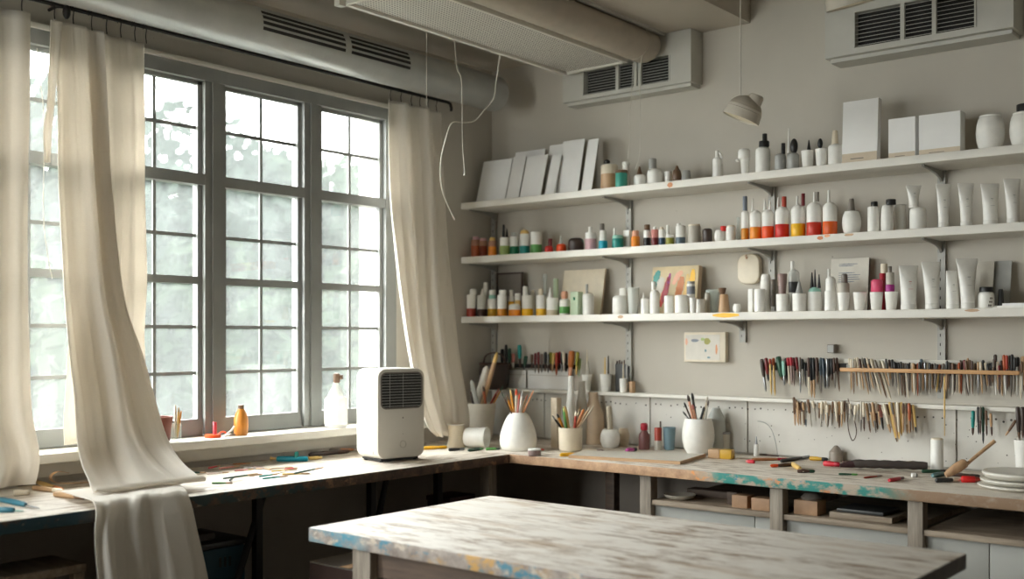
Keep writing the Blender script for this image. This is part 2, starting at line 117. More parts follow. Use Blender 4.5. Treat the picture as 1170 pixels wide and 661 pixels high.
TUBES=[
('small white squeeze tube standing on the squat white jar', 1.986, -0.15, 1.765, 0.0152, 0.0262, 0, 0.075),
('white squeeze tube in front of the shelf upright on the middle shelf', 2.0885, -0.165, 1.688, 0.0167, 0.0249, -0.0005, 0.147),
('white squeeze tube, second from the upright on the middle shelf', 2.1605, -0.165, 1.688, 0.0177, 0.0262, -0.002, 0.143),
('widest white squeeze tube with dark print on the middle shelf', 2.235, -0.165, 1.688, 0.0218, 0.0302, -0.002, 0.134),
('tallest white squeeze tube at the right end of the middle shelf', 2.3035, -0.165, 1.688, 0.0189, 0.0273, -0.0045, 0.144),
('white squeeze tube with red print on the lower shelf', 1.975, -0.165, 1.422, 0.0255, 0.0325, -0.0015, 0.149),
('white squeeze tube with flared crimp and grey print on the lower shelf', 2.052, -0.165, 1.422, 0.022, 0.0329, -0.0035, 0.158),
('short white squeeze tube overlapped by the tallest one', 2.1175, -0.165, 1.422, 0.0206, 0.0186, -0.003, 0.126),
('tallest white squeeze tube on the lower shelf', 2.1655, -0.165, 1.422, 0.0215, 0.0359, -0.003, 0.164),
]
BOARDS=[
('blank white canvas panel at the left end of the top shelf', 0.05, 0.218, -0.17, -0.115, 0.192),
('narrow blank canvas panel, second from the left on the top shelf', 0.231, 0.303, -0.18, -0.125, 0.193),
('blank canvas panel mostly hidden behind the two left ones', 0.203, 0.37, -0.12, -0.075, 0.223),
('blank canvas panel in the middle front of the row', 0.31, 0.423, -0.18, -0.125, 0.186),
('narrowest blank canvas panel in front of the tall one', 0.441, 0.492, -0.175, -0.12, 0.179),
('tall blank canvas panel standing behind the narrowest one', 0.39, 0.503, -0.115, -0.07, 0.234),
('large bright blank canvas panel, second from the right end of the row', 0.482, 0.595, -0.15, -0.095, 0.238),
('blank canvas panel at the right end of the row, beside the cream jar', 0.62, 0.673, -0.16, -0.105, 0.228),
]
HANG=[
('first tool from the left on the dark strip at the upper right, dark brown handle', 'tools on the dark strip at the upper right', 1.371, 1.247, 1.389, 1.123, -0.028, 0.0057, 0.55, 'darkbrown', 'steel'),
('second tool from the left on the dark strip at the upper right, dark red handle', 'tools on the dark strip at the upper right', 1.393, 1.252, 1.403, 1.163, -0.037, 0.005, 0.7, 'darkred', 'charcoal'),
('third tool from the left on the dark strip at the upper right, brick red handle', 'tools on the dark strip at the upper right', 1.414, 1.249, 1.42, 1.113, -0.046, 0.004, 0.15, 'brick', 'straw'),
('fourth tool from the left on the dark strip at the upper right, rust brown handle', 'tools on the dark strip at the upper right', 1.419, 1.252, 1.426, 1.109, -0.028, 0.0043, 0.2, 'rust', 'straw'),
('fifth tool from the left on the dark strip at the upper right, bottle green handle', 'tools on the dark strip at the upper right', 1.443, 1.258, 1.461, 1.167, -0.037, 0.0082, 0.85, 'bottlegreen', 'brown'),
('sixth tool from the left on the dark strip at the upper right, mint green handle', 'tools on the dark strip at the upper right', 1.468, 1.242, 1.473, 1.15, -0.046, 0.0049, 0.6, 'mint', 'steel'),
('seventh tool from the left on the dark strip at the upper right, charcoal handle', 'tools on the dark strip at the upper right', 1.469, 1.252, 1.474, 1.156, -0.028, 0.0049, 0.8, 'charcoal', 'greybrown'),
('eighth tool from the left on the dark strip at the upper right, crimson handle', 'tools on the dark strip at the upper right', 1.482, 1.254, 1.489, 1.15, -0.037, 0.0046, 0.3, 'crimson', 'cream'),
('ninth tool from the left on the dark strip at the upper right, crimson handle', 'tools on the dark strip at the upper right', 1.498, 1.256, 1.503, 1.151, -0.046, 0.0046, 0.3, 'crimson', 'mauve'),
('tenth tool from the left on the dark strip at the upper right, dark red handle', 'tools on the dark strip at the upper right', 1.5, 1.254, 1.503, 1.147, -0.028, 0.0033, 0.3, 'darkred', 'mauve'),
('eleventh tool from the left on the dark strip at the upper right, dark red handle', 'tools on the dark strip at the upper right', 1.515, 1.256, 1.524, 1.181, -0.037, 0.0042, 0.6, 'darkred', 'brown'),
('twelfth tool from the left on the dark strip at the upper right, grey-brown handle', 'tools on the dark strip at the upper right', 1.533, 1.256, 1.536, 1.123, -0.046, 0.0036, 0.4, 'greybrown', 'steel'),
('thirteenth tool from the left on the dark strip at the upper right, charcoal handle', 'tools on the dark strip at the upper right', 1.534, 1.249, 1.54, 1.157, -0.028, 0.0042, 0.4, 'charcoal', 'stone'),
('twelfth tool from the right on the dark strip at the upper right, black handle', 'tools on the dark strip at the upper right', 1.548, 1.237, 1.554, 1.145, -0.037, 0.0026, 0.6, 'black', 'black'),
('eleventh tool from the right on the dark strip at the upper right, deep umber handle', 'tools on the dark strip at the upper right', 1.567, 1.255, 1.57, 1.112, -0.046, 0.0039, 0.5, 'umber', 'cream'),
('tenth tool from the right on the dark strip at the upper right, black handle', 'tools on the dark strip at the upper right', 1.569, 1.255, 1.572, 1.108, -0.028, 0.0049, 0.58, 'black', 'tan'),
('ninth tool from the right on the dark strip at the upper right, black handle', 'tools on the dark strip at the upper right', 1.582, 1.255, 1.586, 1.106, -0.037, 0.0048, 0.55, 'black', 'tan'),
('eighth tool from the right on the dark strip at the upper right, deep umber handle', 'tools on the dark strip at the upper right', 1.599, 1.256, 1.602, 1.157, -0.046, 0.0042, 0.7, 'umber', 'brown'),
('seventh tool from the right on the dark strip at the upper right, blue-grey handle', 'tools on the dark strip at the upper right', 1.607, 1.255, 1.609, 1.124, -0.028, 0.0039, 0.5, 'bluegrey', 'greybrown'),
('sixth tool from the right on the dark strip at the upper right, blue-black handle', 'tools on the dark strip at the upper right', 1.62, 1.253, 1.628, 1.143, -0.037, 0.0048, 0.6, 'navy2', 'charcoal'),
('fifth tool from the right on the dark strip at the upper right, steel grey handle', 'tools on the dark strip at the upper right', 1.639, 1.253, 1.639, 1.143, -0.046, 0.0032, 0.5, 'steel', 'steel'),
('fourth tool from the right on the dark strip at the upper right, black handle', 'tools on the dark strip at the upper right', 1.64, 1.253, 1.637, 1.143, -0.028, 0.0042, 0.6, 'black', 'greybrown'),
('third tool from the right on the dark strip at the upper right, black handle', 'tools on the dark strip at the upper right', 1.652, 1.253, 1.654, 1.172, -0.037, 0.0054, 0.7, 'black', 'umber'),
('second tool from the right on the dark strip at the upper right, deep umber handle', 'tools on the dark strip at the upper right', 1.664, 1.256, 1.669, 1.144, -0.046, 0.0032, 0.5, 'umber', 'greybrown'),
('first tool from the right on the dark strip at the upper right, deep umber handle', 'tools on the dark strip at the upper right', 1.667, 1.256, 1.678, 1.132, -0.028, 0.0035, 0.5, 'umber', 'brown'),
('first tool from the left behind the wooden bar, cream handle', 'tools hung behind the wooden bar', 1.714, 1.255, 1.718, 1.127, -0.028, 0.0032, 0.2, 'cream', 'stone'),
('second tool from the left behind the wooden bar, cream handle', 'tools hung behind the wooden bar', 1.725, 1.252, 1.727, 1.14, -0.037, 0.0035, 0.35, 'cream', 'tan'),
('third tool from the left behind the wooden bar, stone grey handle', 'tools hung behind the wooden bar', 1.736, 1.252, 1.739, 1.126, -0.046, 0.0028, 0.4, 'stone', 'brown'),
('fourth tool from the left behind the wooden bar, cream handle', 'tools hung behind the wooden bar', 1.736, 1.255, 1.744, 1.153, -0.028, 0.0035, 0.35, 'cream', 'tan'),
('fifth tool from the left behind the wooden bar, cream handle', 'tools hung behind the wooden bar', 1.747, 1.258, 1.761, 1.141, -0.037, 0.0035, 0.2, 'cream', 'cream'),
('sixth tool from the left behind the wooden bar, deep umber handle', 'tools hung behind the wooden bar', 1.759, 1.253, 1.775, 1.141, -0.046, 0.0034, 0.35, 'umber', 'tan'),
('seventh tool from the left behind the wooden bar, stone grey handle', 'tools hung behind the wooden bar', 1.76, 1.258, 1.786, 1.126, -0.028, 0.0031, 0.2, 'stone', 'tan'),
('eighth tool from the left behind the wooden bar, charcoal handle', 'tools hung behind the wooden bar', 1.773, 1.255, 1.795, 1.137, -0.037, 0.0034, 0.35, 'charcoal', 'greybrown'),
('ninth tool from the left behind the wooden bar, cream handle', 'tools hung behind the wooden bar', 1.785, 1.257, 1.811, 1.146, -0.046, 0.0031, 0.2, 'cream', 'tan'),
('tenth tool from the left behind the wooden bar, charcoal handle', 'tools hung behind the wooden bar', 1.786, 1.252, 1.814, 1.153, -0.028, 0.0034, 0.35, 'charcoal', 'greybrown'),
('eleventh tool from the left behind the wooden bar, cream handle', 'tools hung behind the wooden bar', 1.797, 1.253, 1.834, 1.125, -0.037, 0.0044, 0.2, 'cream', 'cream'),
('twelfth tool from the left behind the wooden bar, grey-brown handle', 'tools hung behind the wooden bar', 1.814, 1.249, 1.857, 1.116, -0.046, 0.0034, 0.35, 'greybrown', 'brown'),
('thirteenth tool from the left behind the wooden bar, stone grey handle', 'tools hung behind the wooden bar', 1.821, 1.247, 1.866, 1.109, -0.028, 0.0047, 0.2, 'stone', 'cream'),
('fourteenth tool from the left behind the wooden bar, cream handle', 'tools hung behind the wooden bar', 1.838, 1.247, 1.864, 1.157, -0.037, 0.0034, 0.35, 'cream', 'tan'),
('fifteenth tool from the left behind the wooden bar, charcoal handle', 'tools hung behind the wooden bar', 1.854, 1.254, 1.869, 1.163, -0.046, 0.0031, 0.4, 'charcoal', 'stone'),
('sixteenth tool from the left behind the wooden bar, deep umber handle', 'tools hung behind the wooden bar', 1.859, 1.251, 1.865, 1.18, -0.028, 0.0034, 0.35, 'umber', 'tan'),
('seventeenth tool from the left behind the wooden bar, black handle', 'tools hung behind the wooden bar', 1.873, 1.252, 1.875, 1.157, -0.037, 0.0037, 0.5, 'black', 'greybrown'),
('eighteenth tool from the left behind the wooden bar, charcoal handle', 'tools hung behind the wooden bar', 1.883, 1.245, 1.894, 1.15, -0.046, 0.0034, 0.35, 'charcoal', 'greybrown'),
('nineteenth tool from the left behind the wooden bar, black handle', 'tools hung behind the wooden bar', 1.884, 1.242, 1.894, 1.124, -0.028, 0.0034, 0.3, 'black', 'cream'),
('twentieth tool from the left behind the wooden bar, charcoal handle', 'tools hung behind the wooden bar', 1.895, 1.242, 1.908, 1.126, -0.037, 0.0034, 0.35, 'charcoal', 'greybrown'),
('twenty-first tool from the left behind the wooden bar, charcoal handle', 'tools hung behind the wooden bar', 1.907, 1.245, 1.913, 1.128, -0.046, 0.0027, 0.4, 'charcoal', 'brown'),
('twenty-second tool from the left behind the wooden bar, grey-brown handle', 'tools hung behind the wooden bar', 1.908, 1.24, 1.916, 1.12, -0.028, 0.0034, 0.35, 'greybrown', 'brown'),
('twenty-third tool from the left behind the wooden bar, grey-brown handle', 'tools hung behind the wooden bar', 1.919, 1.239, 1.93, 1.117, -0.037, 0.0034, 0.2, 'greybrown', 'cream'),
('twenty-fourth tool from the left behind the wooden bar, charcoal handle', 'tools hung behind the wooden bar', 1.93, 1.239, 1.934, 1.145, -0.046, 0.0033, 0.35, 'charcoal', 'greybrown'),
('twenty-fifth tool from the left behind the wooden bar, charcoal handle', 'tools hung behind the wooden bar', 1.931, 1.242, 1.931, 1.14, -0.028, 0.0031, 0.4, 'charcoal', 'greybrown'),
('twenty-sixth tool from the left behind the wooden bar, cream handle', 'tools hung behind the wooden bar', 1.941, 1.241, 1.944, 1.138, -0.037, 0.0033, 0.35, 'cream', 'tan'),
('twenty-seventh tool from the left behind the wooden bar, tan handle', 'tools hung behind the wooden bar', 1.95, 1.24, 1.954, 1.13, -0.046, 0.0039, 0.2, 'tan', 'cream'),
('twenty-eighth tool from the left behind the wooden bar, brown handle', 'tools hung behind the wooden bar', 1.951, 1.237, 1.952, 1.14, -0.028, 0.0033, 0.35, 'brown', 'stone'),
('twenty-ninth tool from the left behind the wooden bar, rust brown handle', 'tools hung behind the wooden bar', 1.962, 1.24, 1.962, 1.127, -0.037, 0.003, 0.3, 'rust', 'rust'),
('thirtieth tool from the left behind the wooden bar, charcoal handle', 'tools hung behind the wooden bar', 1.971, 1.245, 1.971, 1.129, -0.046, 0.0033, 0.35, 'charcoal', 'greybrown'),
('thirty-first tool from the left behind the wooden bar, blue-grey handle', 'tools hung behind the wooden bar', 1.971, 1.255, 1.969, 1.139, -0.028, 0.0042, 0.3, 'bluegrey', 'stone'),
('thirty-second tool from the left behind the wooden bar, deep umber handle', 'tools hung behind the wooden bar', 1.98, 1.243, 1.98, 1.144, -0.037, 0.0033, 0.35, 'umber', 'tan'),
('thirty-third tool from the left behind the wooden bar, steel grey handle', 'tools hung behind the wooden bar', 1.989, 1.243, 1.993, 1.141, -0.046, 0.0027, 0.3, 'steel', 'steel'),
('thirty-fourth tool from the left behind the wooden bar, black handle', 'tools hung behind the wooden bar', 1.985, 1.243, 1.979, 1.148, -0.028, 0.0033, 0.4, 'black', 'charcoal'),
('thirty-fifth tool from the left behind the wooden bar, cream handle', 'tools hung behind the wooden bar', 1.995, 1.238, 1.992, 1.149, -0.037, 0.0033, 0.35, 'cream', 'tan'),
('thirty-sixth tool from the left behind the wooden bar, charcoal handle', 'tools hung behind the wooden bar', 2.005, 1.243, 2.007, 1.132, -0.046, 0.003, 0.3, 'charcoal', 'greybrown'),
('thirty-seventh tool from the left behind the wooden bar, deep umber handle', 'tools hung behind the wooden bar', 2.008, 1.239, 2.009, 1.151, -0.028, 0.0033, 0.35, 'umber', 'tan'),
('thirty-eighth tool from the left behind the wooden bar, grey-brown handle', 'tools hung behind the wooden bar', 2.02, 1.241, 2.017, 1.151, -0.037, 0.003, 0.5, 'greybrown', 'umber'),
('thirty-eighth tool from the right behind the wooden bar, charcoal handle', 'tools hung behind the wooden bar', 2.031, 1.238, 2.021, 1.162, -0.046, 0.0033, 0.35, 'charcoal', 'greybrown'),
('thirty-seventh tool from the right behind the wooden bar, rust brown handle', 'tools hung behind the wooden bar', 2.034, 1.237, 2.022, 1.141, -0.028, 0.0033, 0.2, 'rust', 'straw'),
('thirty-sixth tool from the right behind the wooden bar, grey-brown handle', 'tools hung behind the wooden bar', 2.049, 1.241, 2.039, 1.152, -0.037, 0.0033, 0.35, 'greybrown', 'brown'),
('thirty-fifth tool from the right behind the wooden bar, charcoal handle', 'tools hung behind the wooden bar', 2.063, 1.25, 2.06, 1.146, -0.046, 0.0033, 0.4, 'charcoal', 'tan'),
('thirty-fourth tool from the right behind the wooden bar, grey-brown handle', 'tools hung behind the wooden bar', 2.064, 1.246, 2.062, 1.153, -0.028, 0.0033, 0.35, 'greybrown', 'brown'),
('thirty-third tool from the right behind the wooden bar, deep umber handle', 'tools hung behind the wooden bar', 2.073, 1.244, 2.069, 1.13, -0.037, 0.0027, 0.4, 'umber', 'greybrown'),
('thirty-second tool from the right behind the wooden bar, brown handle', 'tools hung behind the wooden bar', 2.082, 1.242, 2.083, 1.134, -0.046, 0.0033, 0.35, 'brown', 'stone'),
('thirty-first tool from the right behind the wooden bar, charcoal handle', 'tools hung behind the wooden bar', 2.083, 1.24, 2.082, 1.143, -0.028, 0.003, 0.5, 'charcoal', 'umber'),
('thirtieth tool from the right behind the wooden bar, brown handle', 'tools hung behind the wooden bar', 2.093, 1.239, 2.091, 1.14, -0.037, 0.0033, 0.35, 'brown', 'stone'),
('twenty-ninth tool from the right behind the wooden bar, rust brown handle', 'tools hung behind the wooden bar', 2.102, 1.244, 2.104, 1.141, -0.046, 0.0032, 0.2, 'rust', 'tan'),
('twenty-eighth tool from the right behind the wooden bar, deep umber handle', 'tools hung behind the wooden bar', 2.105, 1.247, 2.104, 1.137, -0.028, 0.0033, 0.4, 'umber', 'rust'),
('twenty-seventh tool from the right behind the wooden bar, dark red handle', 'tools hung behind the wooden bar', 2.116, 1.254, 2.13, 1.132, -0.037, 0.0035, 0.4, 'darkred', 'darkbrown'),
('twenty-sixth tool from the right behind the wooden bar, brown handle', 'tools hung behind the wooden bar', 2.124, 1.252, 2.135, 1.141, -0.046, 0.0032, 0.35, 'brown', 'stone'),
('twenty-fifth tool from the right behind the wooden bar, tan handle', 'tools hung behind the wooden bar', 2.125, 1.26, 2.131, 1.144, -0.028, 0.003, 0.3, 'tan', 'tan'),
('twenty-fourth tool from the right behind the wooden bar, brown handle', 'tools hung behind the wooden bar', 2.134, 1.254, 2.141, 1.153, -0.037, 0.0032, 0.35, 'brown', 'stone'),
('twenty-third tool from the right behind the wooden bar, deep umber handle', 'tools hung behind the wooden bar', 2.144, 1.251, 2.146, 1.139, -0.046, 0.0026, 0.4, 'umber', 'brown'),
('twenty-second tool from the right behind the wooden bar, brown handle', 'tools hung behind the wooden bar', 2.149, 1.243, 2.147, 1.133, -0.028, 0.0032, 0.35, 'brown', 'stone'),
('twenty-first tool from the right behind the wooden bar, tan handle', 'tools hung behind the wooden bar', 2.161, 1.248, 2.162, 1.136, -0.037, 0.0029, 0.3, 'tan', 'steel'),
('twentieth tool from the right behind the wooden bar, cream handle', 'tools hung behind the wooden bar', 2.171, 1.248, 2.177, 1.142, -0.046, 0.0032, 0.35, 'cream', 'tan'),
('nineteenth tool from the right behind the wooden bar, black handle', 'tools hung behind the wooden bar', 2.174, 1.254, 2.185, 1.146, -0.028, 0.0038, 0.5, 'black', 'greybrown'),
('eighteenth tool from the right behind the wooden bar, cream handle', 'tools hung behind the wooden bar', 2.184, 1.246, 2.191, 1.167, -0.037, 0.0032, 0.35, 'cream', 'tan'),
('seventeenth tool from the right behind the wooden bar, charcoal handle', 'tools hung behind the wooden bar', 2.193, 1.242, 2.201, 1.166, -0.046, 0.0029, 0.5, 'charcoal', 'umber'),
('sixteenth tool from the right behind the wooden bar, charcoal handle', 'tools hung behind the wooden bar', 2.195, 1.243, 2.201, 1.166, -0.028, 0.0032, 0.35, 'charcoal', 'greybrown'),
('fifteenth tool from the right behind the wooden bar, charcoal handle', 'tools hung behind the wooden bar', 2.205, 1.246, 2.2, 1.178, -0.037, 0.0032, 0.5, 'charcoal', 'mauve'),
('fourteenth tool from the right behind the wooden bar, grey-brown handle', 'tools hung behind the wooden bar', 2.213, 1.258, 2.209, 1.178, -0.046, 0.0032, 0.35, 'greybrown', 'brown'),
('thirteenth tool from the right behind the wooden bar, dark brown handle', 'tools hung behind the wooden bar', 2.213, 1.273, 2.215, 1.138, -0.028, 0.0041, 0.5, 'darkbrown', 'white'),
('twelfth tool from the right behind the wooden bar, cream handle', 'tools hung behind the wooden bar', 2.222, 1.25, 2.224, 1.155, -0.037, 0.0032, 0.35, 'cream', 'tan'),
('eleventh tool from the right behind the wooden bar, dark red handle', 'tools hung behind the wooden bar', 2.23, 1.237, 2.231, 1.142, -0.046, 0.0029, 0.4, 'darkred', 'umber'),
('tenth tool from the right behind the wooden bar, deep umber handle', 'tools hung behind the wooden bar', 2.232, 1.253, 2.235, 1.136, -0.028, 0.0032, 0.35, 'umber', 'tan'),
('ninth tool from the right behind the wooden bar, rust brown handle', 'tools hung behind the wooden bar', 2.242, 1.272, 2.248, 1.139, -0.037, 0.004, 0.5, 'rust', 'white'),
('eighth tool from the right behind the wooden bar, brick red handle', 'tools hung behind the wooden bar', 2.253, 1.271, 2.256, 1.155, -0.046, 0.0034, 0.4, 'brick', 'umber'),
('seventh tool from the right behind the wooden bar, grey-brown handle', 'tools hung behind the wooden bar', 2.257, 1.27, 2.256, 1.164, -0.028, 0.0032, 0.35, 'greybrown', 'brown'),
('sixth tool from the right behind the wooden bar, charcoal handle', 'tools hung behind the wooden bar', 2.267, 1.274, 2.264, 1.134, -0.037, 0.004, 0.5, 'charcoal', 'greybrown'),
('fifth tool from the right behind the wooden bar, charcoal handle', 'tools hung behind the wooden bar', 2.278, 1.264, 2.275, 1.143, -0.046, 0.0031, 0.35, 'charcoal', 'greybrown'),
('fourth tool from the right behind the wooden bar, charcoal handle', 'tools hung behind the wooden bar', 2.282, 1.265, 2.281, 1.137, -0.028, 0.0043, 0.25, 'charcoal', 'white'),
('third tool from the right behind the wooden bar, deep umber handle', 'tools hung behind the wooden bar', 2.292, 1.241, 2.295, 1.126, -0.037, 0.0031, 0.2, 'umber', 'cream'),
('second tool from the right behind the wooden bar, brown handle', 'tools hung behind the wooden bar', 2.299, 1.252, 2.301, 1.143, -0.046, 0.0031, 0.35, 'brown', 'stone'),
('first tool from the right behind the wooden bar, tan handle', 'tools hung behind the wooden bar', 2.3, 1.268, 2.304, 1.15, -0.028, 0.0064, 0.8, 'tan', 'brown'),
('first tool from the left hung under the ledge, right of centre, brown handle', 'brushes hung below the narrow ledge', 1.52, 1.109, 1.525, 1.003, -0.068, 0.0039, 0.6, 'brown', 'tan'),
('second tool from the left hung under the ledge, right of centre, brown handle', 'brushes hung below the narrow ledge', 1.532, 1.101, 1.539, 1.013, -0.077, 0.0035, 0.35, 'brown', 'tan'),
('third tool from the left hung under the ledge, right of centre, tan handle', 'brushes hung below the narrow ledge', 1.543, 1.095, 1.547, 1.005, -0.08600000000000001, 0.0032, 0.3, 'tan', 'tan'),
('fourth tool from the left hung under the ledge, right of centre, brown handle', 'brushes hung below the narrow ledge', 1.542, 1.09, 1.547, 1.005, -0.068, 0.0035, 0.35, 'brown', 'tan'),
('fifth tool from the left hung under the ledge, right of centre, deep umber handle', 'brushes hung below the narrow ledge', 1.554, 1.095, 1.56, 1.001, -0.077, 0.0035, 0.4, 'umber', 'cream'),
('sixth tool from the left hung under the ledge, right of centre, tan handle', 'brushes hung below the narrow ledge', 1.564, 1.092, 1.57, 1.011, -0.08600000000000001, 0.0035, 0.35, 'tan', 'brown'),
('seventh tool from the left hung under the ledge, right of centre, stone grey handle', 'brushes hung below the narrow ledge', 1.563, 1.095, 1.568, 1.001, -0.068, 0.0032, 0.7, 'stone', 'bluegrey'),
('eighth tool from the left hung under the ledge, right of centre, brown handle', 'brushes hung below the narrow ledge', 1.578, 1.102, 1.593, 1.002, -0.077, 0.0042, 0.5, 'brown', 'stone'),
('ninth tool from the left hung under the ledge, right of centre, cream handle', 'brushes hung below the narrow ledge', 1.601, 1.099, 1.613, 1.024, -0.08600000000000001, 0.0035, 0.35, 'cream', 'stone'),
('tenth tool from the left hung under the ledge, right of centre, stone grey handle', 'brushes hung below the narrow ledge', 1.612, 1.094, 1.615, 1.036, -0.068, 0.0029, 0.5, 'stone', 'stone'),
('eleventh tool from the left hung under the ledge, right of centre, tan handle', 'brushes hung below the narrow ledge', 1.624, 1.092, 1.622, 1.034, -0.077, 0.0035, 0.35, 'tan', 'brown'),
('twelfth tool from the left hung under the ledge, right of centre, cream handle', 'brushes hung below the narrow ledge', 1.636, 1.098, 1.631, 1.005, -0.08600000000000001, 0.0038, 0.5, 'cream', 'stone'),
('thirteenth tool from the left hung under the ledge, right of centre, cream handle', 'brushes hung below the narrow ledge', 1.635, 1.092, 1.633, 1.026, -0.068, 0.0035, 0.35, 'cream', 'stone'),
('fourteenth tool from the left hung under the ledge, right of centre, cream handle', 'brushes hung below the narrow ledge', 1.645, 1.098, 1.651, 1.005, -0.077, 0.0035, 0.5, 'cream', 'tan'),
('fifteenth tool from the left hung under the ledge, right of centre, cream handle', 'brushes hung below the narrow ledge', 1.657, 1.087, 1.655, 1.005, -0.08600000000000001, 0.0035, 0.35, 'cream', 'stone'),
('sixteenth tool from the left hung under the ledge, right of centre, tan handle', 'brushes hung below the narrow ledge', 1.657, 1.085, 1.651, 1.005, -0.068, 0.0028, 0.5, 'tan', 'brown'),
('seventeenth tool from the left hung under the ledge, right of centre, brown handle', 'brushes hung below the narrow ledge', 1.673, 1.099, 1.67, 1.011, -0.077, 0.0032, 0.5, 'brown', 'greybrown'),
('eighteenth tool from the left hung under the ledge, right of centre, cream handle', 'brushes hung below the narrow ledge', 1.688, 1.1, 1.692, 1.027, -0.08600000000000001, 0.0044, 0.6, 'cream', 'cream'),
('nineteenth tool from the left hung under the ledge, right of centre, tan handle', 'brushes hung below the narrow ledge', 1.687, 1.096, 1.691, 1.017, -0.068, 0.0035, 0.35, 'tan', 'brown'),
('twentieth tool from the left hung under the ledge, right of centre, tan handle', 'brushes hung below the narrow ledge', 1.697, 1.1, 1.697, 1.004, -0.077, 0.0038, 0.5, 'tan', 'brown'),
('twenty-first tool from the left hung under the ledge, right of centre, cream handle', 'brushes hung below the narrow ledge', 1.711, 1.101, 1.71, 1.009, -0.08600000000000001, 0.0034, 0.5, 'cream', 'tan'),
('twenty-second tool from the left hung under the ledge, right of centre, brown handle', 'brushes hung below the narrow ledge', 1.713, 1.103, 1.713, 1.023, -0.068, 0.0035, 0.5, 'brown', 'tan'),
('twenty-third tool from the left hung under the ledge, right of centre, cream handle', 'brushes hung below the narrow ledge', 1.737, 1.093, 1.738, 1.039, -0.077, 0.0034, 0.35, 'cream', 'stone'),
('twenty-fourth tool from the left hung under the ledge, right of centre, cream handle', 'brushes hung below the narrow ledge', 1.761, 1.09, 1.756, 1.031, -0.08600000000000001, 0.004, 0.6, 'cream', 'stone'),
('twenty-fifth tool from the left hung under the ledge, right of centre, cream handle', 'brushes hung below the narrow ledge', 1.764, 1.094, 1.763, 1.026, -0.068, 0.0034, 0.35, 'cream', 'stone'),
('twenty-fifth tool from the right hung under the ledge, right of centre, stone grey handle', 'brushes hung below the narrow ledge', 1.777, 1.103, 1.777, 0.995, -0.077, 0.0034, 0.6, 'stone', 'greybrown'),
('twenty-fourth tool from the right hung under the ledge, right of centre, cream handle', 'brushes hung below the narrow ledge', 1.789, 1.1, 1.792, 0.999, -0.08600000000000001, 0.0034, 0.5, 'cream', 'umber'),
('twenty-third tool from the right hung under the ledge, right of centre, tan handle', 'brushes hung below the narrow ledge', 1.792, 1.097, 1.807, 0.994, -0.068, 0.0037, 0.6, 'tan', 'brown'),
('twenty-second tool from the right hung under the ledge, right of centre, grey-brown handle', 'brushes hung below the narrow ledge', 1.807, 1.098, 1.823, 1.012, -0.077, 0.0034, 0.35, 'greybrown', 'tan'),
('twenty-first tool from the right hung under the ledge, right of centre, tan handle', 'brushes hung below the narrow ledge', 1.821, 1.103, 1.834, 0.995, -0.08600000000000001, 0.0037, 0.6, 'tan', 'greybrown'),
('twentieth tool from the right hung under the ledge, right of centre, grey-brown handle', 'brushes hung below the narrow ledge', 1.82, 1.096, 1.834, 1.007, -0.068, 0.0034, 0.35, 'greybrown', 'tan'),
('nineteenth tool from the right hung under the ledge, right of centre, cream handle', 'brushes hung below the narrow ledge', 1.829, 1.103, 1.836, 1.005, -0.077, 0.0034, 0.4, 'cream', 'umber'),
('eighteenth tool from the right hung under the ledge, right of centre, brown handle', 'brushes hung below the narrow ledge', 1.84, 1.097, 1.848, 1.023, -0.08600000000000001, 0.0034, 0.35, 'brown', 'tan'),
('seventeenth tool from the right hung under the ledge, right of centre, rose pink handle', 'brushes hung below the narrow ledge', 1.841, 1.093, 1.853, 1.005, -0.068, 0.004, 0.5, 'rose', 'charcoal'),
('sixteenth tool from the right hung under the ledge, right of centre, cream handle', 'brushes hung below the narrow ledge', 1.852, 1.091, 1.871, 1.015, -0.077, 0.0034, 0.35, 'cream', 'stone'),
('fifteenth tool from the right hung under the ledge, right of centre, cream handle', 'brushes hung below the narrow ledge', 1.862, 1.098, 1.885, 0.998, -0.08600000000000001, 0.0043, 0.7, 'cream', 'tan'),
('fourteenth tool from the right hung under the ledge, right of centre, brown handle', 'brushes hung below the narrow ledge', 1.865, 1.097, 1.894, 0.989, -0.068, 0.0034, 0.35, 'brown', 'tan'),
('thirteenth tool from the right hung under the ledge, right of centre, straw yellow handle', 'brushes hung below the narrow ledge', 1.878, 1.105, 1.904, 0.967, -0.077, 0.0043, 0.9, 'straw', 'brown'),
('twelfth tool from the right hung under the ledge, right of centre, grey-brown handle', 'brushes hung below the narrow ledge', 1.888, 1.103, 1.909, 0.986, -0.08600000000000001, 0.0033, 0.35, 'greybrown', 'tan'),
('eleventh tool from the right hung under the ledge, right of centre, straw yellow handle', 'brushes hung below the narrow ledge', 1.889, 1.103, 1.904, 0.968, -0.068, 0.0037, 0.9, 'straw', 'tan'),
('tenth tool from the right hung under the ledge, right of centre, cream handle', 'brushes hung below the narrow ledge', 1.899, 1.1, 1.906, 0.971, -0.077, 0.0033, 0.35, 'cream', 'stone'),
('ninth tool from the right hung under the ledge, right of centre, cream handle', 'brushes hung below the narrow ledge', 1.909, 1.106, 1.916, 0.977, -0.08600000000000001, 0.0036, 0.8, 'cream', 'straw'),
('eighth tool from the right hung under the ledge, right of centre, grey-brown handle', 'brushes hung below the narrow ledge', 1.909, 1.102, 1.911, 0.996, -0.068, 0.0033, 0.35, 'greybrown', 'tan'),
('seventh tool from the right hung under the ledge, right of centre, straw yellow handle', 'brushes hung below the narrow ledge', 1.919, 1.106, 1.92, 0.989, -0.077, 0.0039, 0.7, 'straw', 'straw'),
('sixth tool from the right hung under the ledge, right of centre, brown handle', 'brushes hung below the narrow ledge', 1.929, 1.102, 1.929, 1.001, -0.08600000000000001, 0.0033, 0.35, 'brown', 'tan'),
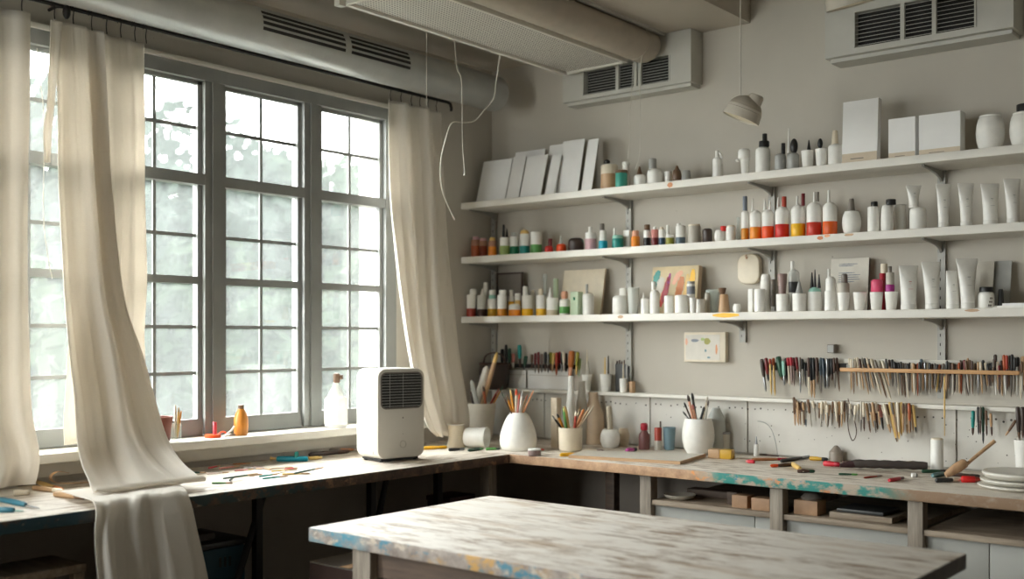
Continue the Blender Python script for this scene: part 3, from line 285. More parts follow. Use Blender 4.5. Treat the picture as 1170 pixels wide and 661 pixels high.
('fifth tool from the right hung under the ledge, right of centre, cream handle', 'brushes hung below the narrow ledge', 1.93, 1.104, 1.937, 0.997, -0.068, 0.0036, 0.7, 'cream', 'tan'),
('fourth tool from the right hung under the ledge, right of centre, brown handle', 'brushes hung below the narrow ledge', 1.939, 1.103, 1.948, 0.998, -0.077, 0.0033, 0.35, 'brown', 'tan'),
('third tool from the right hung under the ledge, right of centre, rust brown handle', 'brushes hung below the narrow ledge', 1.949, 1.104, 1.953, 1.003, -0.08600000000000001, 0.0036, 0.6, 'rust', 'brown'),
('second tool from the right hung under the ledge, right of centre, brown handle', 'brushes hung below the narrow ledge', 1.95, 1.097, 1.957, 1.008, -0.068, 0.0033, 0.35, 'brown', 'tan'),
('first tool from the right hung under the ledge, right of centre, straw yellow handle', 'brushes hung below the narrow ledge', 1.959, 1.098, 1.97, 1.004, -0.077, 0.0033, 0.8, 'straw', 'black'),
('first tool from the left in the far right cluster under the ledge, teal handle', 'tools hung below the ledge at the far right', 2.154, 1.086, 2.153, 1.004, -0.068, 0.0044, 0.7, 'tealp', 'umber'),
('second tool from the left in the far right cluster under the ledge, charcoal handle', 'tools hung below the ledge at the far right', 2.172, 1.1, 2.174, 1.008, -0.077, 0.0032, 0.6, 'charcoal', 'charcoal'),
('third tool from the left in the far right cluster under the ledge, grey-brown handle', 'tools hung below the ledge at the far right', 2.182, 1.101, 2.182, 1.009, -0.08600000000000001, 0.0029, 0.5, 'greybrown', 'umber'),
('fourth tool from the left in the far right cluster under the ledge, bottle green handle', 'tools hung below the ledge at the far right', 2.185, 1.1, 2.186, 0.978, -0.068, 0.0035, 0.7, 'bottlegreen', 'charcoal'),
('fifth tool from the left in the far right cluster under the ledge, brown handle', 'tools hung below the ledge at the far right', 2.197, 1.089, 2.2, 1.005, -0.077, 0.0032, 0.6, 'brown', 'umber'),
('sixth tool from the left in the far right cluster under the ledge, tan handle', 'tools hung below the ledge at the far right', 2.214, 1.081, 2.218, 1.007, -0.08600000000000001, 0.0032, 0.6, 'tan', 'umber'),
('seventh tool from the left in the far right cluster under the ledge, brown handle', 'tools hung below the ledge at the far right', 2.287, 1.061, 2.255, 1.008, -0.068, 0.0034, 0.7, 'brown', 'tan'),
('eighth tool from the left in the far right cluster under the ledge, dark brown handle', 'tools hung below the ledge at the far right', 2.295, 1.105, 2.299, 1.003, -0.077, 0.0051, 0.8, 'darkbrown', 'brown'),
('ninth tool from the left in the far right cluster under the ledge, dark brown handle', 'tools hung below the ledge at the far right', 2.312, 1.106, 2.313, 1.005, -0.08600000000000001, 0.0045, 0.8, 'darkbrown', 'umber'),
('first tool from the left on the black strip near the corner, black handle', 'tools on the black strip near the corner', 0.087, 1.276, 0.086, 1.19, -0.03, 0.006, 0.7, 'black', 'charcoal'),
('second tool from the left on the black strip near the corner, charcoal handle', 'tools on the black strip near the corner', 0.117, 1.296, 0.117, 1.184, -0.039, 0.0044, 0.7, 'charcoal', 'umber'),
('third tool from the left on the black strip near the corner, bottle green handle', 'tools on the black strip near the corner', 0.145, 1.28, 0.145, 1.185, -0.048, 0.0059, 0.7, 'bottlegreen', 'umber'),
('fourth tool from the left on the black strip near the corner, rose pink handle', 'tools on the black strip near the corner', 0.149, 1.256, 0.149, 1.188, -0.03, 0.0071, 0.6, 'rose', 'stone'),
('fifth tool from the left on the black strip near the corner, teal handle', 'tools on the black strip near the corner', 0.195, 1.296, 0.198, 1.193, -0.039, 0.0067, 0.6, 'tealp', 'umber'),
('sixth tool from the left on the black strip near the corner, bottle green handle', 'tools on the black strip near the corner', 0.239, 1.247, 0.229, 1.183, -0.048, 0.0062, 0.7, 'bottlegreen', 'charcoal'),
('seventh tool from the left on the black strip near the corner, brown handle', 'tools on the black strip near the corner', 0.259, 1.254, 0.259, 1.19, -0.03, 0.0047, 0.6, 'brown', 'umber'),
('eighth tool from the left on the black strip near the corner, dark red handle', 'tools on the black strip near the corner', 0.285, 1.26, 0.285, 1.171, -0.039, 0.0043, 0.6, 'darkred', 'greybrown'),
('ninth tool from the left on the black strip near the corner, dark red handle', 'tools on the black strip near the corner', 0.31, 1.265, 0.311, 1.171, -0.048, 0.0043, 0.6, 'darkred', 'brown'),
('tenth tool from the left on the black strip near the corner, mauve handle', 'tools on the black strip near the corner', 0.314, 1.256, 0.314, 1.173, -0.03, 0.0043, 0.6, 'mauve', 'greybrown'),
('eleventh tool from the left on the black strip near the corner, charcoal handle', 'tools on the black strip near the corner', 0.341, 1.265, 0.341, 1.177, -0.039, 0.005, 0.6, 'charcoal', 'umber'),
('eleventh tool from the right on the black strip near the corner, steel grey handle', 'tools on the black strip near the corner', 0.363, 1.256, 0.363, 1.173, -0.048, 0.0038, 0.6, 'steel', 'umber'),
('tenth tool from the right on the black strip near the corner, olive handle', 'tools on the black strip near the corner', 0.365, 1.263, 0.364, 1.181, -0.03, 0.0058, 0.6, 'olive', 'brown'),
('ninth tool from the right on the black strip near the corner, straw yellow handle', 'tools on the black strip near the corner', 0.388, 1.261, 0.379, 1.177, -0.039, 0.005, 0.6, 'straw', 'tan'),
('eighth tool from the right on the black strip near the corner, brick red handle', 'tools on the black strip near the corner', 0.411, 1.264, 0.409, 1.164, -0.048, 0.005, 0.6, 'brick', 'rust'),
('seventh tool from the right on the black strip near the corner, crimson handle', 'tools on the black strip near the corner', 0.413, 1.266, 0.409, 1.182, -0.03, 0.0046, 0.6, 'crimson', 'umber'),
('sixth tool from the right on the black strip near the corner, charcoal handle', 'tools on the black strip near the corner', 0.431, 1.261, 0.431, 1.178, -0.039, 0.0042, 0.6, 'charcoal', 'steel'),
('fifth tool from the right on the black strip near the corner, cream handle', 'tools on the black strip near the corner', 0.448, 1.266, 0.45, 1.184, -0.048, 0.0046, 0.6, 'cream', 'stone'),
('fourth tool from the right on the black strip near the corner, black handle', 'tools on the black strip near the corner', 0.447, 1.261, 0.447, 1.178, -0.03, 0.0046, 0.6, 'black', 'charcoal'),
('third tool from the right on the black strip near the corner, orange wooden handle', 'tools on the black strip near the corner', 0.486, 1.271, 0.474, 1.152, -0.039, 0.0095, 0.6, 'orangewood', 'peach'),
('second tool from the right on the black strip near the corner, olive handle', 'tools on the black strip near the corner', 0.523, 1.267, 0.515, 1.167, -0.048, 0.0056, 0.6, 'olive', 'straw'),
('first tool from the right on the black strip near the corner, pale lime handle', 'tools on the black strip near the corner', 0.521, 1.239, 0.516, 1.157, -0.03, 0.0049, 0.6, 'lime', 'palegreen'),
]
BENCH=[
('pencil_vase', 'vase', 'white egg-shaped vase full of pencils on the corner of the workbench', None, 0.525, -0.457, 0.88, 'eggvase', 0.0753, 0.1499, 'white', []),
('planter_pot', 'pot', 'large plain off-white pot of tools in the corner beside the right curtain', None, 0.155, -0.263, 0.88, 'cup', 0.0705, 0.164, 'stonew', []),
('pencil_cup', 'cup', 'short cream cup of pencils right of the egg-shaped vase', None, 0.716, -0.365, 0.88, 'cupst', 0.048, 0.0945, 'cream', []),
('mortar', 'mortar', 'small round white mortar with pink mark', None, 0.761, -0.153, 0.88, 'round', 0.0411, 0.075, 'white', [('pink_stripe', 'cyl', -0.0054, 0.0179, 0.0071, 0.0286, 'rose', -0.0044)]),
('beige_cup', 'cup', 'small beige round cup touching the right side of the mortar', None, 0.775, -0.074, 0.88, 'round', 0.0234, 0.0741, 'beige', []),
('sauce_bottle', 'bottle', 'small dark bottle with crimson cap before the pegboard', None, 0.906, -0.124, 0.88, 'bottle3', 0.0229, 0.0784, 'mauvedark', [('cap', 'squat', -0.0003, 0.0773, 0.0146, 0.0281, 'crimson', -0.0002)]),
('red_tube', 'tube', 'red tube left of the blue cup', None, 0.958, -0.103, 0.88, 'cyl', 0.0146, 0.0893, 'brick', [('clear_base', 'band', 0, 0.0005, 0.0148, 0.0368, 'stone', 0), ('thin_brush', 'cyl', 0.0073, 0.0893, 0.0035, 0.0245, 'umber', 0.006)]),
('blue_cup', 'cup', 'tapered grey-blue plastic cup before the pegboard', None, 0.993, -0.075, 0.88, 'cup', 0.026, 0.0903, 'bluecup', []),
('brush_jar', 'jar', 'white ceramic jar holding brushes beside the yellow sponge', None, 1.163, -0.144, 0.88, 'pot', 0.0623, 0.1379, 'white', []),
('plaster_vase', 'vase', 'pale grey bulbous vase behind the brush jar', None, 1.19, -0.0522, 0.88, 'bottle3', 0.0369, 0.1742, 'greyw', []),
('tin_can', 'can', 'small pale tin can behind the yellow sponge', None, 1.213, -0.0385, 0.88, 'cyl', 0.0251, 0.0785, 'stonew', [('rim', 'cyl', 0.0, 0.0734, 0.0273, 0.0085, 'steel', 0.0)]),
('paint_tube_bottle', 'bottle', 'tiny white bottle with metal tip beside the bent wire', None, 1.365, -0.059, 0.88, 'cyl', 0.0105, 0.0448, 'white', [('metal_tip', 'cone', -0.0003, 0.0432, 0.0055, 0.0315, 'steel', -0.0002)]),
('paint_pot', 'pot', 'tiny mauve paint pot with white lid near the inner bench corner', None, 0.703, -0.58, 0.88, 'cyl', 0.025, 0.0217, 'mauve', [('lid', 'cyl', 0.0, 0.02, 0.025, 0.006, 'white', 0.0)]),
('thread_cone', 'cone', 'taupe thread cone with pointed top near the pegboard', None, 1.669, -0.0373, 0.88, 'cyl', 0.0251, 0.0366, 'taupe', [('cone_top', 'cone', 0.0, 0.035, 0.0246, 0.0222, 'taupe', 0.0)]),
('white_canister', 'canister', 'tall narrow white canister standing on the right workbench', None, 2.045, -0.093, 0.88, 'cyl', 0.0206, 0.1062, 'white', [('dark_mark', 'cyl', 0.0109, 0.0664, 0.0052, 0.0148, 'charcoal', 0.0089), ('lid', 'squat', 0.0, 0.1048, 0.0192, 0.0065, 'cream', 0.0)]),
('tall_cup', 'cup', 'tall white tapered cup at the right edge, behind the plates', None, 2.306, -0.0435, 0.88, 'cup', 0.0309, 0.1168, 'white', [('rim', 'cyl', -0.0143, 0.1139, 0.0071, 0.0142, 'stone', -0.0117)]),
('spray_bottle', 'bottle', 'white spray bottle with brown trigger on the window sill', None, 0.085, -1.029, 0.985, 'bottle3w', 0.0446, 0.1162, 'white', [('clear_shoulder', 'shoulder', -0.0007, 0.1128, 0.0354, 0.0606, 'clearish', -0.0005), ('trigger_cap', 'squat', 0.002, 0.1701, 0.0135, 0.037, 'brown', 0.0016), ('trigger', 'cyl', 0.015, 0.1835, 0.0084, 0.0168, 'brown', 0.0122)]),
('orange_bottle', 'bottle', 'small orange bottle with brown stopper on the window sill', None, 0.085, -1.471, 0.985, 'egg3', 0.0255, 0.0927, 'orangevase', [('stopper', 'cyl', 0.0, 0.0896, 0.01, 0.017, 'brown', 0.0)]),
('clay_bowl', 'bowl', 'terracotta bowl half hidden by the curtain on the window sill', None, 0.085, -1.791, 0.985, 'cup', 0.039, 0.0838, 'terracotta', []),
('stick_glass', 'glass', 'small glass of wooden sticks on the window sill', None, 0.085, -1.732, 0.985, 'cyl', 0.0161, 0.057, 'glass', []),
('red_stamp', 'stamp', 'small red stamp with upright handle on the window sill', None, 0.085, -1.588, 0.985, 'cyl', 0.0271, 0.0106, 'orangered', [('handle', 'cyl', 0.0053, 0.009, 0.0068, 0.0437, 'pinkred', 0.0043)]),
('kraft_vase', 'vase', 'tall kraft-brown tapering vase behind the pencil cup', None, 0.615, -0.062, 0.88, 'bottleform', 0.0463, 0.2179, 'kraft', []),
('plaster_column', 'vase', 'slim tall white vase between the pencil cup and the ledge', None, 0.574, -0.168, 0.88, 'slimvase', 0.0219, 0.289, 'white', []),
('grey_vase', 'vase', 'slim stone-grey vase between the white vase and the kraft vase', None, 0.588, -0.109, 0.88, 'slimvase', 0.0276, 0.2656, 'stone', []),
('carton', 'carton', 'narrow beige carton behind the left side of the pencil cup', None, 0.591, -0.293, 0.88, 'box', 0.0169, 0.2035, 'beige', []),
]
IN_POTS=[
('pencil', 'dark pencil leaning furthest left in the egg-shaped vase', 'pencils in the egg-shaped vase', 0.5357, -0.4473, 0.9392, 0.4959, -0.5293, 1.1157, 0.0028, 'umber', 'bottlegreen'),
('pencil', 'ochre pencil, left one in the egg-shaped vase', 'pencils in the egg-shaped vase', 0.531, -0.4502, 0.9392, 0.4959, -0.4969, 1.1022, 0.0046, 'ochre', 'brown'),
('pencil', 'taller ochre pencil in the egg-shaped vase', 'pencils in the egg-shaped vase', 0.5233, -0.4582, 0.9392, 0.4922, -0.4675, 1.1211, 0.0046, 'ochre2', 'straw'),
('pencil', 'cream pencil with orange end in the egg-shaped vase', 'pencils in the egg-shaped vase', 0.5167, -0.4633, 0.9392, 0.4956, -0.4324, 1.1211, 0.0053, 'cream', 'orangered'),
('pencil', 'short pink pencil in the egg-shaped vase', 'pencils in the egg-shaped vase', 0.5144, -0.4632, 0.9392, 0.5441, -0.4738, 1.1076, 0.0039, 'rose', 'orangered'),
('pencil', 'white pencil in the egg-shaped vase', 'pencils in the egg-shaped vase', 0.5224, -0.4591, 0.9392, 0.5391, -0.4455, 1.1195, 0.0053, 'white', 'grey'),
('pencil', 'tan pencil leaning right in the egg-shaped vase', 'pencils in the egg-shaped vase', 0.5149, -0.4698, 0.9392, 0.5379, -0.4141, 1.0995, 0.0039, 'tan', 'rust'),
('pencil', 'copper rod leaning furthest right in the egg-shaped vase', 'pencils in the egg-shaped vase', 0.5085, -0.4707, 0.9392, 0.5956, -0.448, 1.12, 0.0035, 'copper', 'copper'),
('pencil', 'black pencil leaning left in the short cream cup', 'pencils in the short cream cup', 0.7195, -0.3604, 0.9145, 0.6742, -0.4301, 1.0219, 0.0042, 'black', 'steel'),
('pencil', 'ochre pencil leaning left in the short cream cup', 'pencils in the short cream cup', 0.7138, -0.3669, 0.9145, 0.6794, -0.4052, 1.0289, 0.0052, 'ochre', 'black'),
('pencil', 'green pencil in the short cream cup', 'pencils in the short cream cup', 0.7073, -0.3704, 0.9145, 0.6891, -0.3766, 1.054, 0.0048, 'leaf', 'lime'),
('pencil', 'thick straw-coloured pencil in the short cream cup', 'pencils in the short cream cup', 0.7142, -0.3612, 0.9145, 0.6844, -0.3598, 1.0567, 0.0069, 'straw', 'straw'),
('pencil', 'brick red pencil in the short cream cup', 'pencils in the short cream cup', 0.7254, -0.3589, 0.9145, 0.7424, -0.3641, 1.038, 0.0055, 'brick', 'cream'),
('pencil', 'thick copper pencil in the short cream cup', 'pencils in the short cream cup', 0.7156, -0.3653, 0.9145, 0.7571, -0.3315, 1.046, 0.0069, 'copper', 'orangewood'),
('pencil', 'thin cream stick in the short cream cup', 'pencils in the short cream cup', 0.7048, -0.3707, 0.9145, 0.7379, -0.3265, 1.0556, 0.0031, 'cream', 'tan'),
('pencil', 'thin tan stick in the short cream cup', 'pencils in the short cream cup', 0.7169, -0.37, 0.9145, 0.7901, -0.3355, 1.0609, 0.0031, 'tan', 'cream'),
('pencil', 'rightmost thin cream stick in the short cream cup', 'pencils in the short cream cup', 0.7138, -0.3687, 0.9145, 0.7932, -0.3123, 1.062, 0.0031, 'cream', 'cream'),
('paintbrush', 'thin umber brush leaning left in the white jar', 'brushes in the white ceramic jar', 1.1664, -0.1367, 0.9316, 1.1363, -0.206, 1.082, 0.0034, 'umber', 'charcoal'),
('paintbrush', 'short grey brush leaning left in the white jar', 'brushes in the white ceramic jar', 1.1865, -0.1191, 0.9316, 1.1216, -0.1912, 1.0456, 0.003, 'steel', 'charcoal'),
('paintbrush', 'peach brush with dark bristles in the white jar', 'brushes in the white ceramic jar', 1.1612, -0.1447, 0.9316, 1.1262, -0.1606, 1.108, 0.0051, 'peach', 'darkbrown'),
('paintbrush', 'tallest black brush in the white jar', 'brushes in the white ceramic jar', 1.1647, -0.1391, 0.9316, 1.1284, -0.132, 1.1148, 0.0051, 'black', 'black'),
('paintbrush', 'short peach brush in the white jar', 'brushes in the white ceramic jar', 1.1683, -0.1345, 0.9316, 1.1551, -0.1772, 1.0742, 0.0044, 'peach', 'rose'),
('paintbrush', 'short black brush leaning right in the white jar', 'brushes in the white ceramic jar', 1.1516, -0.1533, 0.9316, 1.1811, -0.1292, 1.0628, 0.0047, 'black', 'charcoal'),
('paintbrush', 'cream brush in the white jar', 'brushes in the white ceramic jar', 1.1628, -0.1433, 0.9316, 1.1813, -0.1023, 1.1028, 0.004, 'cream', 'stone'),
('paintbrush', 'thin stone brush in the white jar', 'brushes in the white ceramic jar', 1.1734, -0.1335, 0.9316, 1.2093, -0.1464, 1.0898, 0.003, 'stone', 'umber'),
('pencil', 'clear plastic ruler at the back of the large pot', 'tools in the large corner pot', 0.1621, -0.259, 0.938, 0.1494, -0.3131, 1.1431, 0.0114, 'clearish', 'clearish'),
('pencil', 'wooden paddle leaning right in the large pot', 'tools in the large corner pot', 0.1431, -0.277, 0.938, 0.2202, -0.225, 1.2652, 0.0105, 'tan', 'straw'),
('pencil', 'broad white spatula leaning right in the large pot', 'tools in the large corner pot', 0.1238, -0.286, 0.938, 0.1699, -0.2357, 1.2042, 0.0172, 'white', 'white'),
('pencil', 'red pencil leaning right in the large pot', 'tools in the large corner pot', 0.1516, -0.2756, 0.938, 0.1965, -0.1837, 1.105, 0.0057, 'brick', 'rose'),
('pencil', 'rust brown handle in the large pot', 'tools in the large corner pot', 0.184, -0.2372, 0.938, 0.1804, -0.2726, 1.1203, 0.0057, 'rust', 'umber'),
('pencil', 'short dark brown handle in the large pot', 'tools in the large corner pot', 0.1521, -0.2654, 0.938, 0.1212, -0.2906, 1.0974, 0.0057, 'darkbrown', 'umber'),
('pencil', 'ochre stick with green end in the large pot', 'tools in the large corner pot', 0.1577, -0.2634, 0.938, 0.2187, -0.1808, 1.1203, 0.0038, 'ochre', 'bottlegreen'),
('pestle', 'pestle leaning in the small white mortar', None, 0.7673, -0.1551, 0.9064, 0.7687, -0.1732, 1.0514, 0.0116, 'stonewood', 'stonewood'),
('stick', 'pale wooden stick in the window sill glass, left of three', 'sticks in the window sill glass', 0.0854, -1.7345, 0.9945, 0.0891, -1.739, 1.1047, 0.0038, 'cream', 'cream'),
('stick', 'straw wooden stick in the window sill glass, middle of three', 'sticks in the window sill glass', 0.0872, -1.731, 0.9945, 0.0937, -1.7284, 1.096, 0.0035, 'straw', 'tan'),
('stick', 'ochre wooden stick in the window sill glass, right of three', 'sticks in the window sill glass', 0.087, -1.7297, 0.9945, 0.0948, -1.7205, 1.0843, 0.0032, 'ochre', 'ochre'),
]
LAY=[
('palette_knife', 'knife', 'teal handled knife at the left end of the workbench, upper of two', None, 0.278, -2.413, 0.501, -2.416, 0.007, 'tealdark', 'charcoal'),
('palette_knife', 'knife', 'teal handled knife at the left end of the workbench, lower of two', None, 0.45, -2.504, 0.511, -2.463, 0.0067, 'tealdark', 'tealp'),
('wooden_tool', 'tool', 'pale wooden tool handle on the left workbench', None, 0.132, -2.246, 0.269, -2.227, 0.0076, 'tan', 'cream'),
('wooden_tool', 'tool', 'straw-coloured wooden tool on the left workbench', None, 0.01, -2.173, 0.235, -2.209, 0.0065, 'straw', 'orangewood'),
('wooden_brush', 'brush', 'wooden brush with block end near the left workbench edge', None, 0.307, -2.273, 0.438, -2.252, 0.0086, 'tan', 'brown'),
('wooden_paddle', 'tool', 'rounded cream wooden paddle on the left workbench', None, 0.2, -2.339, 0.22, -2.3, 0.0087, 'cream', 'cream'),
('wooden_tool', 'tool', 'grey-brown wooden tool behind the straw-coloured one', None, 0.022, -2.239, 0.025, -2.186, 0.008, 'greybrown', 'umber'),
('teal_clamp', 'clamp', 'bright teal clamp lying on the left workbench', None, 0.099, -1.325, 0.187, -1.253, 0.0095, 'cyan', 'tealp'),
('yellow_chalk', 'chalk', 'yellow chalk stick touching the teal clamp', None, 0.155, -1.225, 0.172, -1.173, 0.0064, 'straw', 'straw'),
('hand_tool', 'tool', 'dark brown hand tool behind the air cooler, front one', None, 0.078, -1.156, 0.093, -0.963, 0.0084, 'darkbrown', 'umber'),
('hand_tool', 'tool', 'grey-brown hand tool behind the air cooler, middle one', None, -0.048, -1.037, 0.058, -0.908, 0.0069, 'greybrown', 'copper'),
('hand_tool', 'tool', 'orange wooden hand tool left of the air cooler', None, -0.086, -0.895, -0.041, -0.813, 0.0071, 'orangewood', 'brown'),
('yellow_marker', 'marker', 'yellow marker right of the air cooler', None, 0.229, -0.704, 0.273, -0.602, 0.007, 'yellow2', 'yellow'),
('black_marker', 'marker', 'charcoal marker in front of the toppled white mugs', None, 0.346, -0.673, 0.373, -0.608, 0.0059, 'charcoal', 'steel'),
('green_chalk', 'chalk', 'dark green chalk in front of the toppled white mug', None, 0.417, -0.636, 0.419, -0.549, 0.0052, 'bottlegreen', 'leaf'),
('green_chalk', 'chalk', 'leaf green chalk left of the egg-shaped vase', None, 0.438, -0.555, 0.471, -0.507, 0.0052, 'leaf', 'bottlegreen'),
('red_marker', 'marker', 'dark marker with orange-red cap on the right workbench', None, 1.611, -0.281, 1.569, -0.365, 0.0061, 'umber', 'orangered'),
('long_brush', 'brush', 'long copper handled brush near the bent wire', None, 1.428, -0.223, 1.528, -0.123, 0.0054, 'copper', 'crimson'),
('long_brush', 'brush', 'dark long brush with grey ferrule near the pegboard', None, 1.534, -0.208, 1.552, 0.008, 0.0064, 'charcoal', 'steel'),
('yellow_brush', 'brush', 'mustard brush with black end left of the thread cone', None, 1.579, -0.063, 1.649, -0.061, 0.0072, 'mustard', 'black'),
('scraper', 'scraper', 'straw-coloured scraper blade on the right workbench', None, 1.606, -0.269, 1.725, -0.441, 0.0075, 'straw', 'cream'),
('short_tool', 'tool', 'short dark handle ending in green on the right workbench', None, 1.704, -0.443, 1.749, -0.406, 0.0058, 'umber', 'bottlegreen'),
('red_tool', 'tool', 'crimson rounded handle left of the rolled brown cloth', None, 1.691, -0.2, 1.752, -0.2, 0.0091, 'crimsonl', 'crimson'),
('steel_rule', 'rule', 'thin dark rule behind the crimson handle', None, 1.71, -0.082, 1.776, -0.063, 0.0047, 'umber', 'charcoal'),
('green_pencil', 'pencil', 'green pencil in front of the rolled brown cloth', None, 1.833, -0.412, 1.886, -0.384, 0.0034, 'bottlegreen', 'leaf'),
('red_pencil', 'pencil', 'thin brick red pencil on the right workbench', None, 1.93, -0.446, 1.956, -0.355, 0.0028, 'brick', 'mauve'),
('red_crayon', 'crayon', 'fat crimson crayon near the green paint on the right workbench', None, 2.022, -0.479, 2.036, -0.388, 0.0055, 'crimsonl', 'darkred'),
('teal_knife', 'knife', 'grey-teal flat file in front of the white canister', None, 2.092, -0.287, 2.11, -0.171, 0.0071, 'tealgrey', 'bluegrey'),
('dark_file', 'file', 'dark green flat file at the foot of the white canister', None, 2.024, -0.182, 2.094, -0.125, 0.0058, 'bottlegreen', 'charcoal'),
('black_marker', 'marker', 'black marker with cream end before the wooden mallet', None, 2.138, -0.398, 2.191, -0.329, 0.0068, 'charcoal', 'cream'),
('fat_marker', 'cap', 'bright red fat marker beside the stack of plates', None, 2.196, -0.338, 2.245, -0.311, 0.0095, 'redcap', 'brick'),
('brown_tool', 'tool', 'brown tool under the wooden mallet', None, 2.123, -0.204, 2.211, -0.189, 0.0056, 'umber', 'darkbrown'),
('eraser', 'eraser', 'small white eraser between the crayon and the canister', None, 2.036, -0.318, 2.051, -0.306, 0.007, 'white', 'greybrown'),
('pink_crayon', 'crayon', 'pink-red crayon end by the bent wire', None, 1.473, -0.292, 1.437, -0.287, 0.0063, 'crimsonl', 'rose'),
('yellow_chalk', 'chalk', 'yellow chalk in front of the short cream cup', None, 0.801, -0.547, 0.837, -0.478, 0.0066, 'yellow2', 'straw'),
('white_marker', 'marker', 'cream marker with mauve end right of the cream cup', None, 0.799, -0.408, 0.849, -0.326, 0.0068, 'cream', 'mauve'),
('paint_tube', 'tube', 'magenta paint tube with dark cap left of the dark bottle', None, 0.918, -0.27, 0.921, -0.205, 0.0086, 'magenta', 'charcoal'),
('thin_ruler', 'ruler', 'thin grey rod in front of the blue cup', None, 0.981, -0.28, 1.123, -0.225, 0.004, 'stone', 'greybrown'),
('pencil', 'pencil', 'mauve pencil right of the egg-shaped vase', None, 0.55, -0.421, 0.629, -0.421, 0.0042, 'mauve', 'brick'),
('coloured_pencil', 'pencil', 'dark green pencil in the loose pile beside the curtain, leftmost of its colour', 'coloured pencils loose on the left workbench', 0.145, -1.73, 0.192, -1.691, 0.0032, 'bottlegreen', 'tan'),
('coloured_pencil', 'pencil', 'pinkish pencil in the loose pile beside the curtain', 'coloured pencils loose on the left workbench', 0.252, -1.73, 0.272, -1.656, 0.0031, 'stonep', 'tan'),
('coloured_pencil', 'pencil', 'crimson pencil in the loose pile beside the curtain', 'coloured pencils loose on the left workbench', 0.159, -1.658, 0.129, -1.588, 0.0033, 'crimsonl', 'tan'),
('coloured_pencil', 'pencil', 'leaf green pencil in the loose pile beside the curtain', 'coloured pencils loose on the left workbench', 0.426, -1.833, 0.476, -1.792, 0.003, 'leaf', 'tan'),
('coloured_pencil', 'pencil', 'pink pencil in the loose pile beside the curtain, leftmost of its colour', 'coloured pencils loose on the left workbench', 0.166, -1.621, 0.162, -1.529, 0.0033, 'rose', 'tan'),
('coloured_pencil', 'pencil', 'dark green pencil in the loose pile beside the curtain, second from left of its colour', 'coloured pencils loose on the left workbench', 0.419, -1.787, 0.4, -1.638, 0.003, 'bottlegreen', 'tan'),
('coloured_pencil', 'pencil', 'dark green pencil in the loose pile beside the curtain, third from left of its colour', 'coloured pencils loose on the left workbench', 0.417, -1.762, 0.343, -1.685, 0.0031, 'bottlegreen', 'tan'),
('coloured_pencil', 'pencil', 'orange-brown pencil in the loose pile beside the curtain', 'coloured pencils loose on the left workbench', 0.099, -1.515, 0.127, -1.458, 0.0034, 'copper', 'tan'),
('coloured_pencil', 'pencil', 'pink pencil in the loose pile beside the curtain, second from left of its colour', 'coloured pencils loose on the left workbench', 0.285, -1.645, 0.296, -1.576, 0.0032, 'rose', 'tan'),
('coloured_pencil', 'pencil', 'pale mint pencil in the loose pile beside the curtain', 'coloured pencils loose on the left workbench', 0.359, -1.7, 0.375, -1.601, 0.0031, 'mint', 'tan'),
('coloured_pencil', 'pencil', 'cream pencil in the loose pile beside the curtain, leftmost of its colour', 'coloured pencils loose on the left workbench', 0.381, -1.709, 0.411, -1.657, 0.0031, 'cream', 'tan'),
('coloured_pencil', 'pencil', 'grey-brown pencil in the loose pile beside the curtain', 'coloured pencils loose on the left workbench', 0.23, -1.569, 0.319, -1.558, 0.0032, 'greybrown', 'tan'),
('coloured_pencil', 'pencil', 'mauve pencil in the loose pile beside the curtain', 'coloured pencils loose on the left workbench', 0.172, -1.489, 0.303, -1.509, 0.0033, 'mauve', 'tan'),
('coloured_pencil', 'pencil', 'teal pencil in the loose pile beside the curtain, leftmost of its colour', 'coloured pencils loose on the left workbench', 0.438, -1.664, 0.433, -1.583, 0.0031, 'tealp', 'tan'),
('coloured_pencil', 'pencil', 'teal pencil in the loose pile beside the curtain, second from left of its colour', 'coloured pencils loose on the left workbench', 0.514, -1.709, 0.526, -1.619, 0.003, 'tealp', 'tan'),
('coloured_pencil', 'pencil', 'cream pencil in the loose pile beside the curtain, second from left of its colour', 'coloured pencils loose on the left workbench', 0.272, -1.503, 0.302, -1.415, 0.0033, 'cream', 'tan'),
('coloured_pencil', 'pencil', 'straw yellow pencil in the loose pile beside the curtain, leftmost of its colour', 'coloured pencils loose on the left workbench', 0.36, -1.554, 0.391, -1.469, 0.0032, 'straw', 'tan'),
('coloured_pencil', 'pencil', 'cream pencil in the loose pile beside the curtain, third from left of its colour', 'coloured pencils loose on the left workbench', 0.45, -1.597, 0.401, -1.521, 0.0031, 'cream', 'tan'),
('coloured_pencil', 'pencil', 'straw yellow pencil in the loose pile beside the curtain, second from left of its colour', 'coloured pencils loose on the left workbench', 0.424, -1.561, 0.477, -1.489, 0.0032, 'straw', 'tan'),
('coloured_pencil', 'pencil', 'pinkish red pencil in the loose pile beside the curtain', 'coloured pencils loose on the left workbench', 0.356, -1.497, 0.353, -1.437, 0.0032, 'pinkred', 'tan'),
('coloured_pencil', 'pencil', 'dark green pencil in the loose pile beside the curtain, fourth from left of its colour', 'coloured pencils loose on the left workbench', 0.49, -1.565, 0.44, -1.397, 0.0032, 'bottlegreen', 'tan'),
]


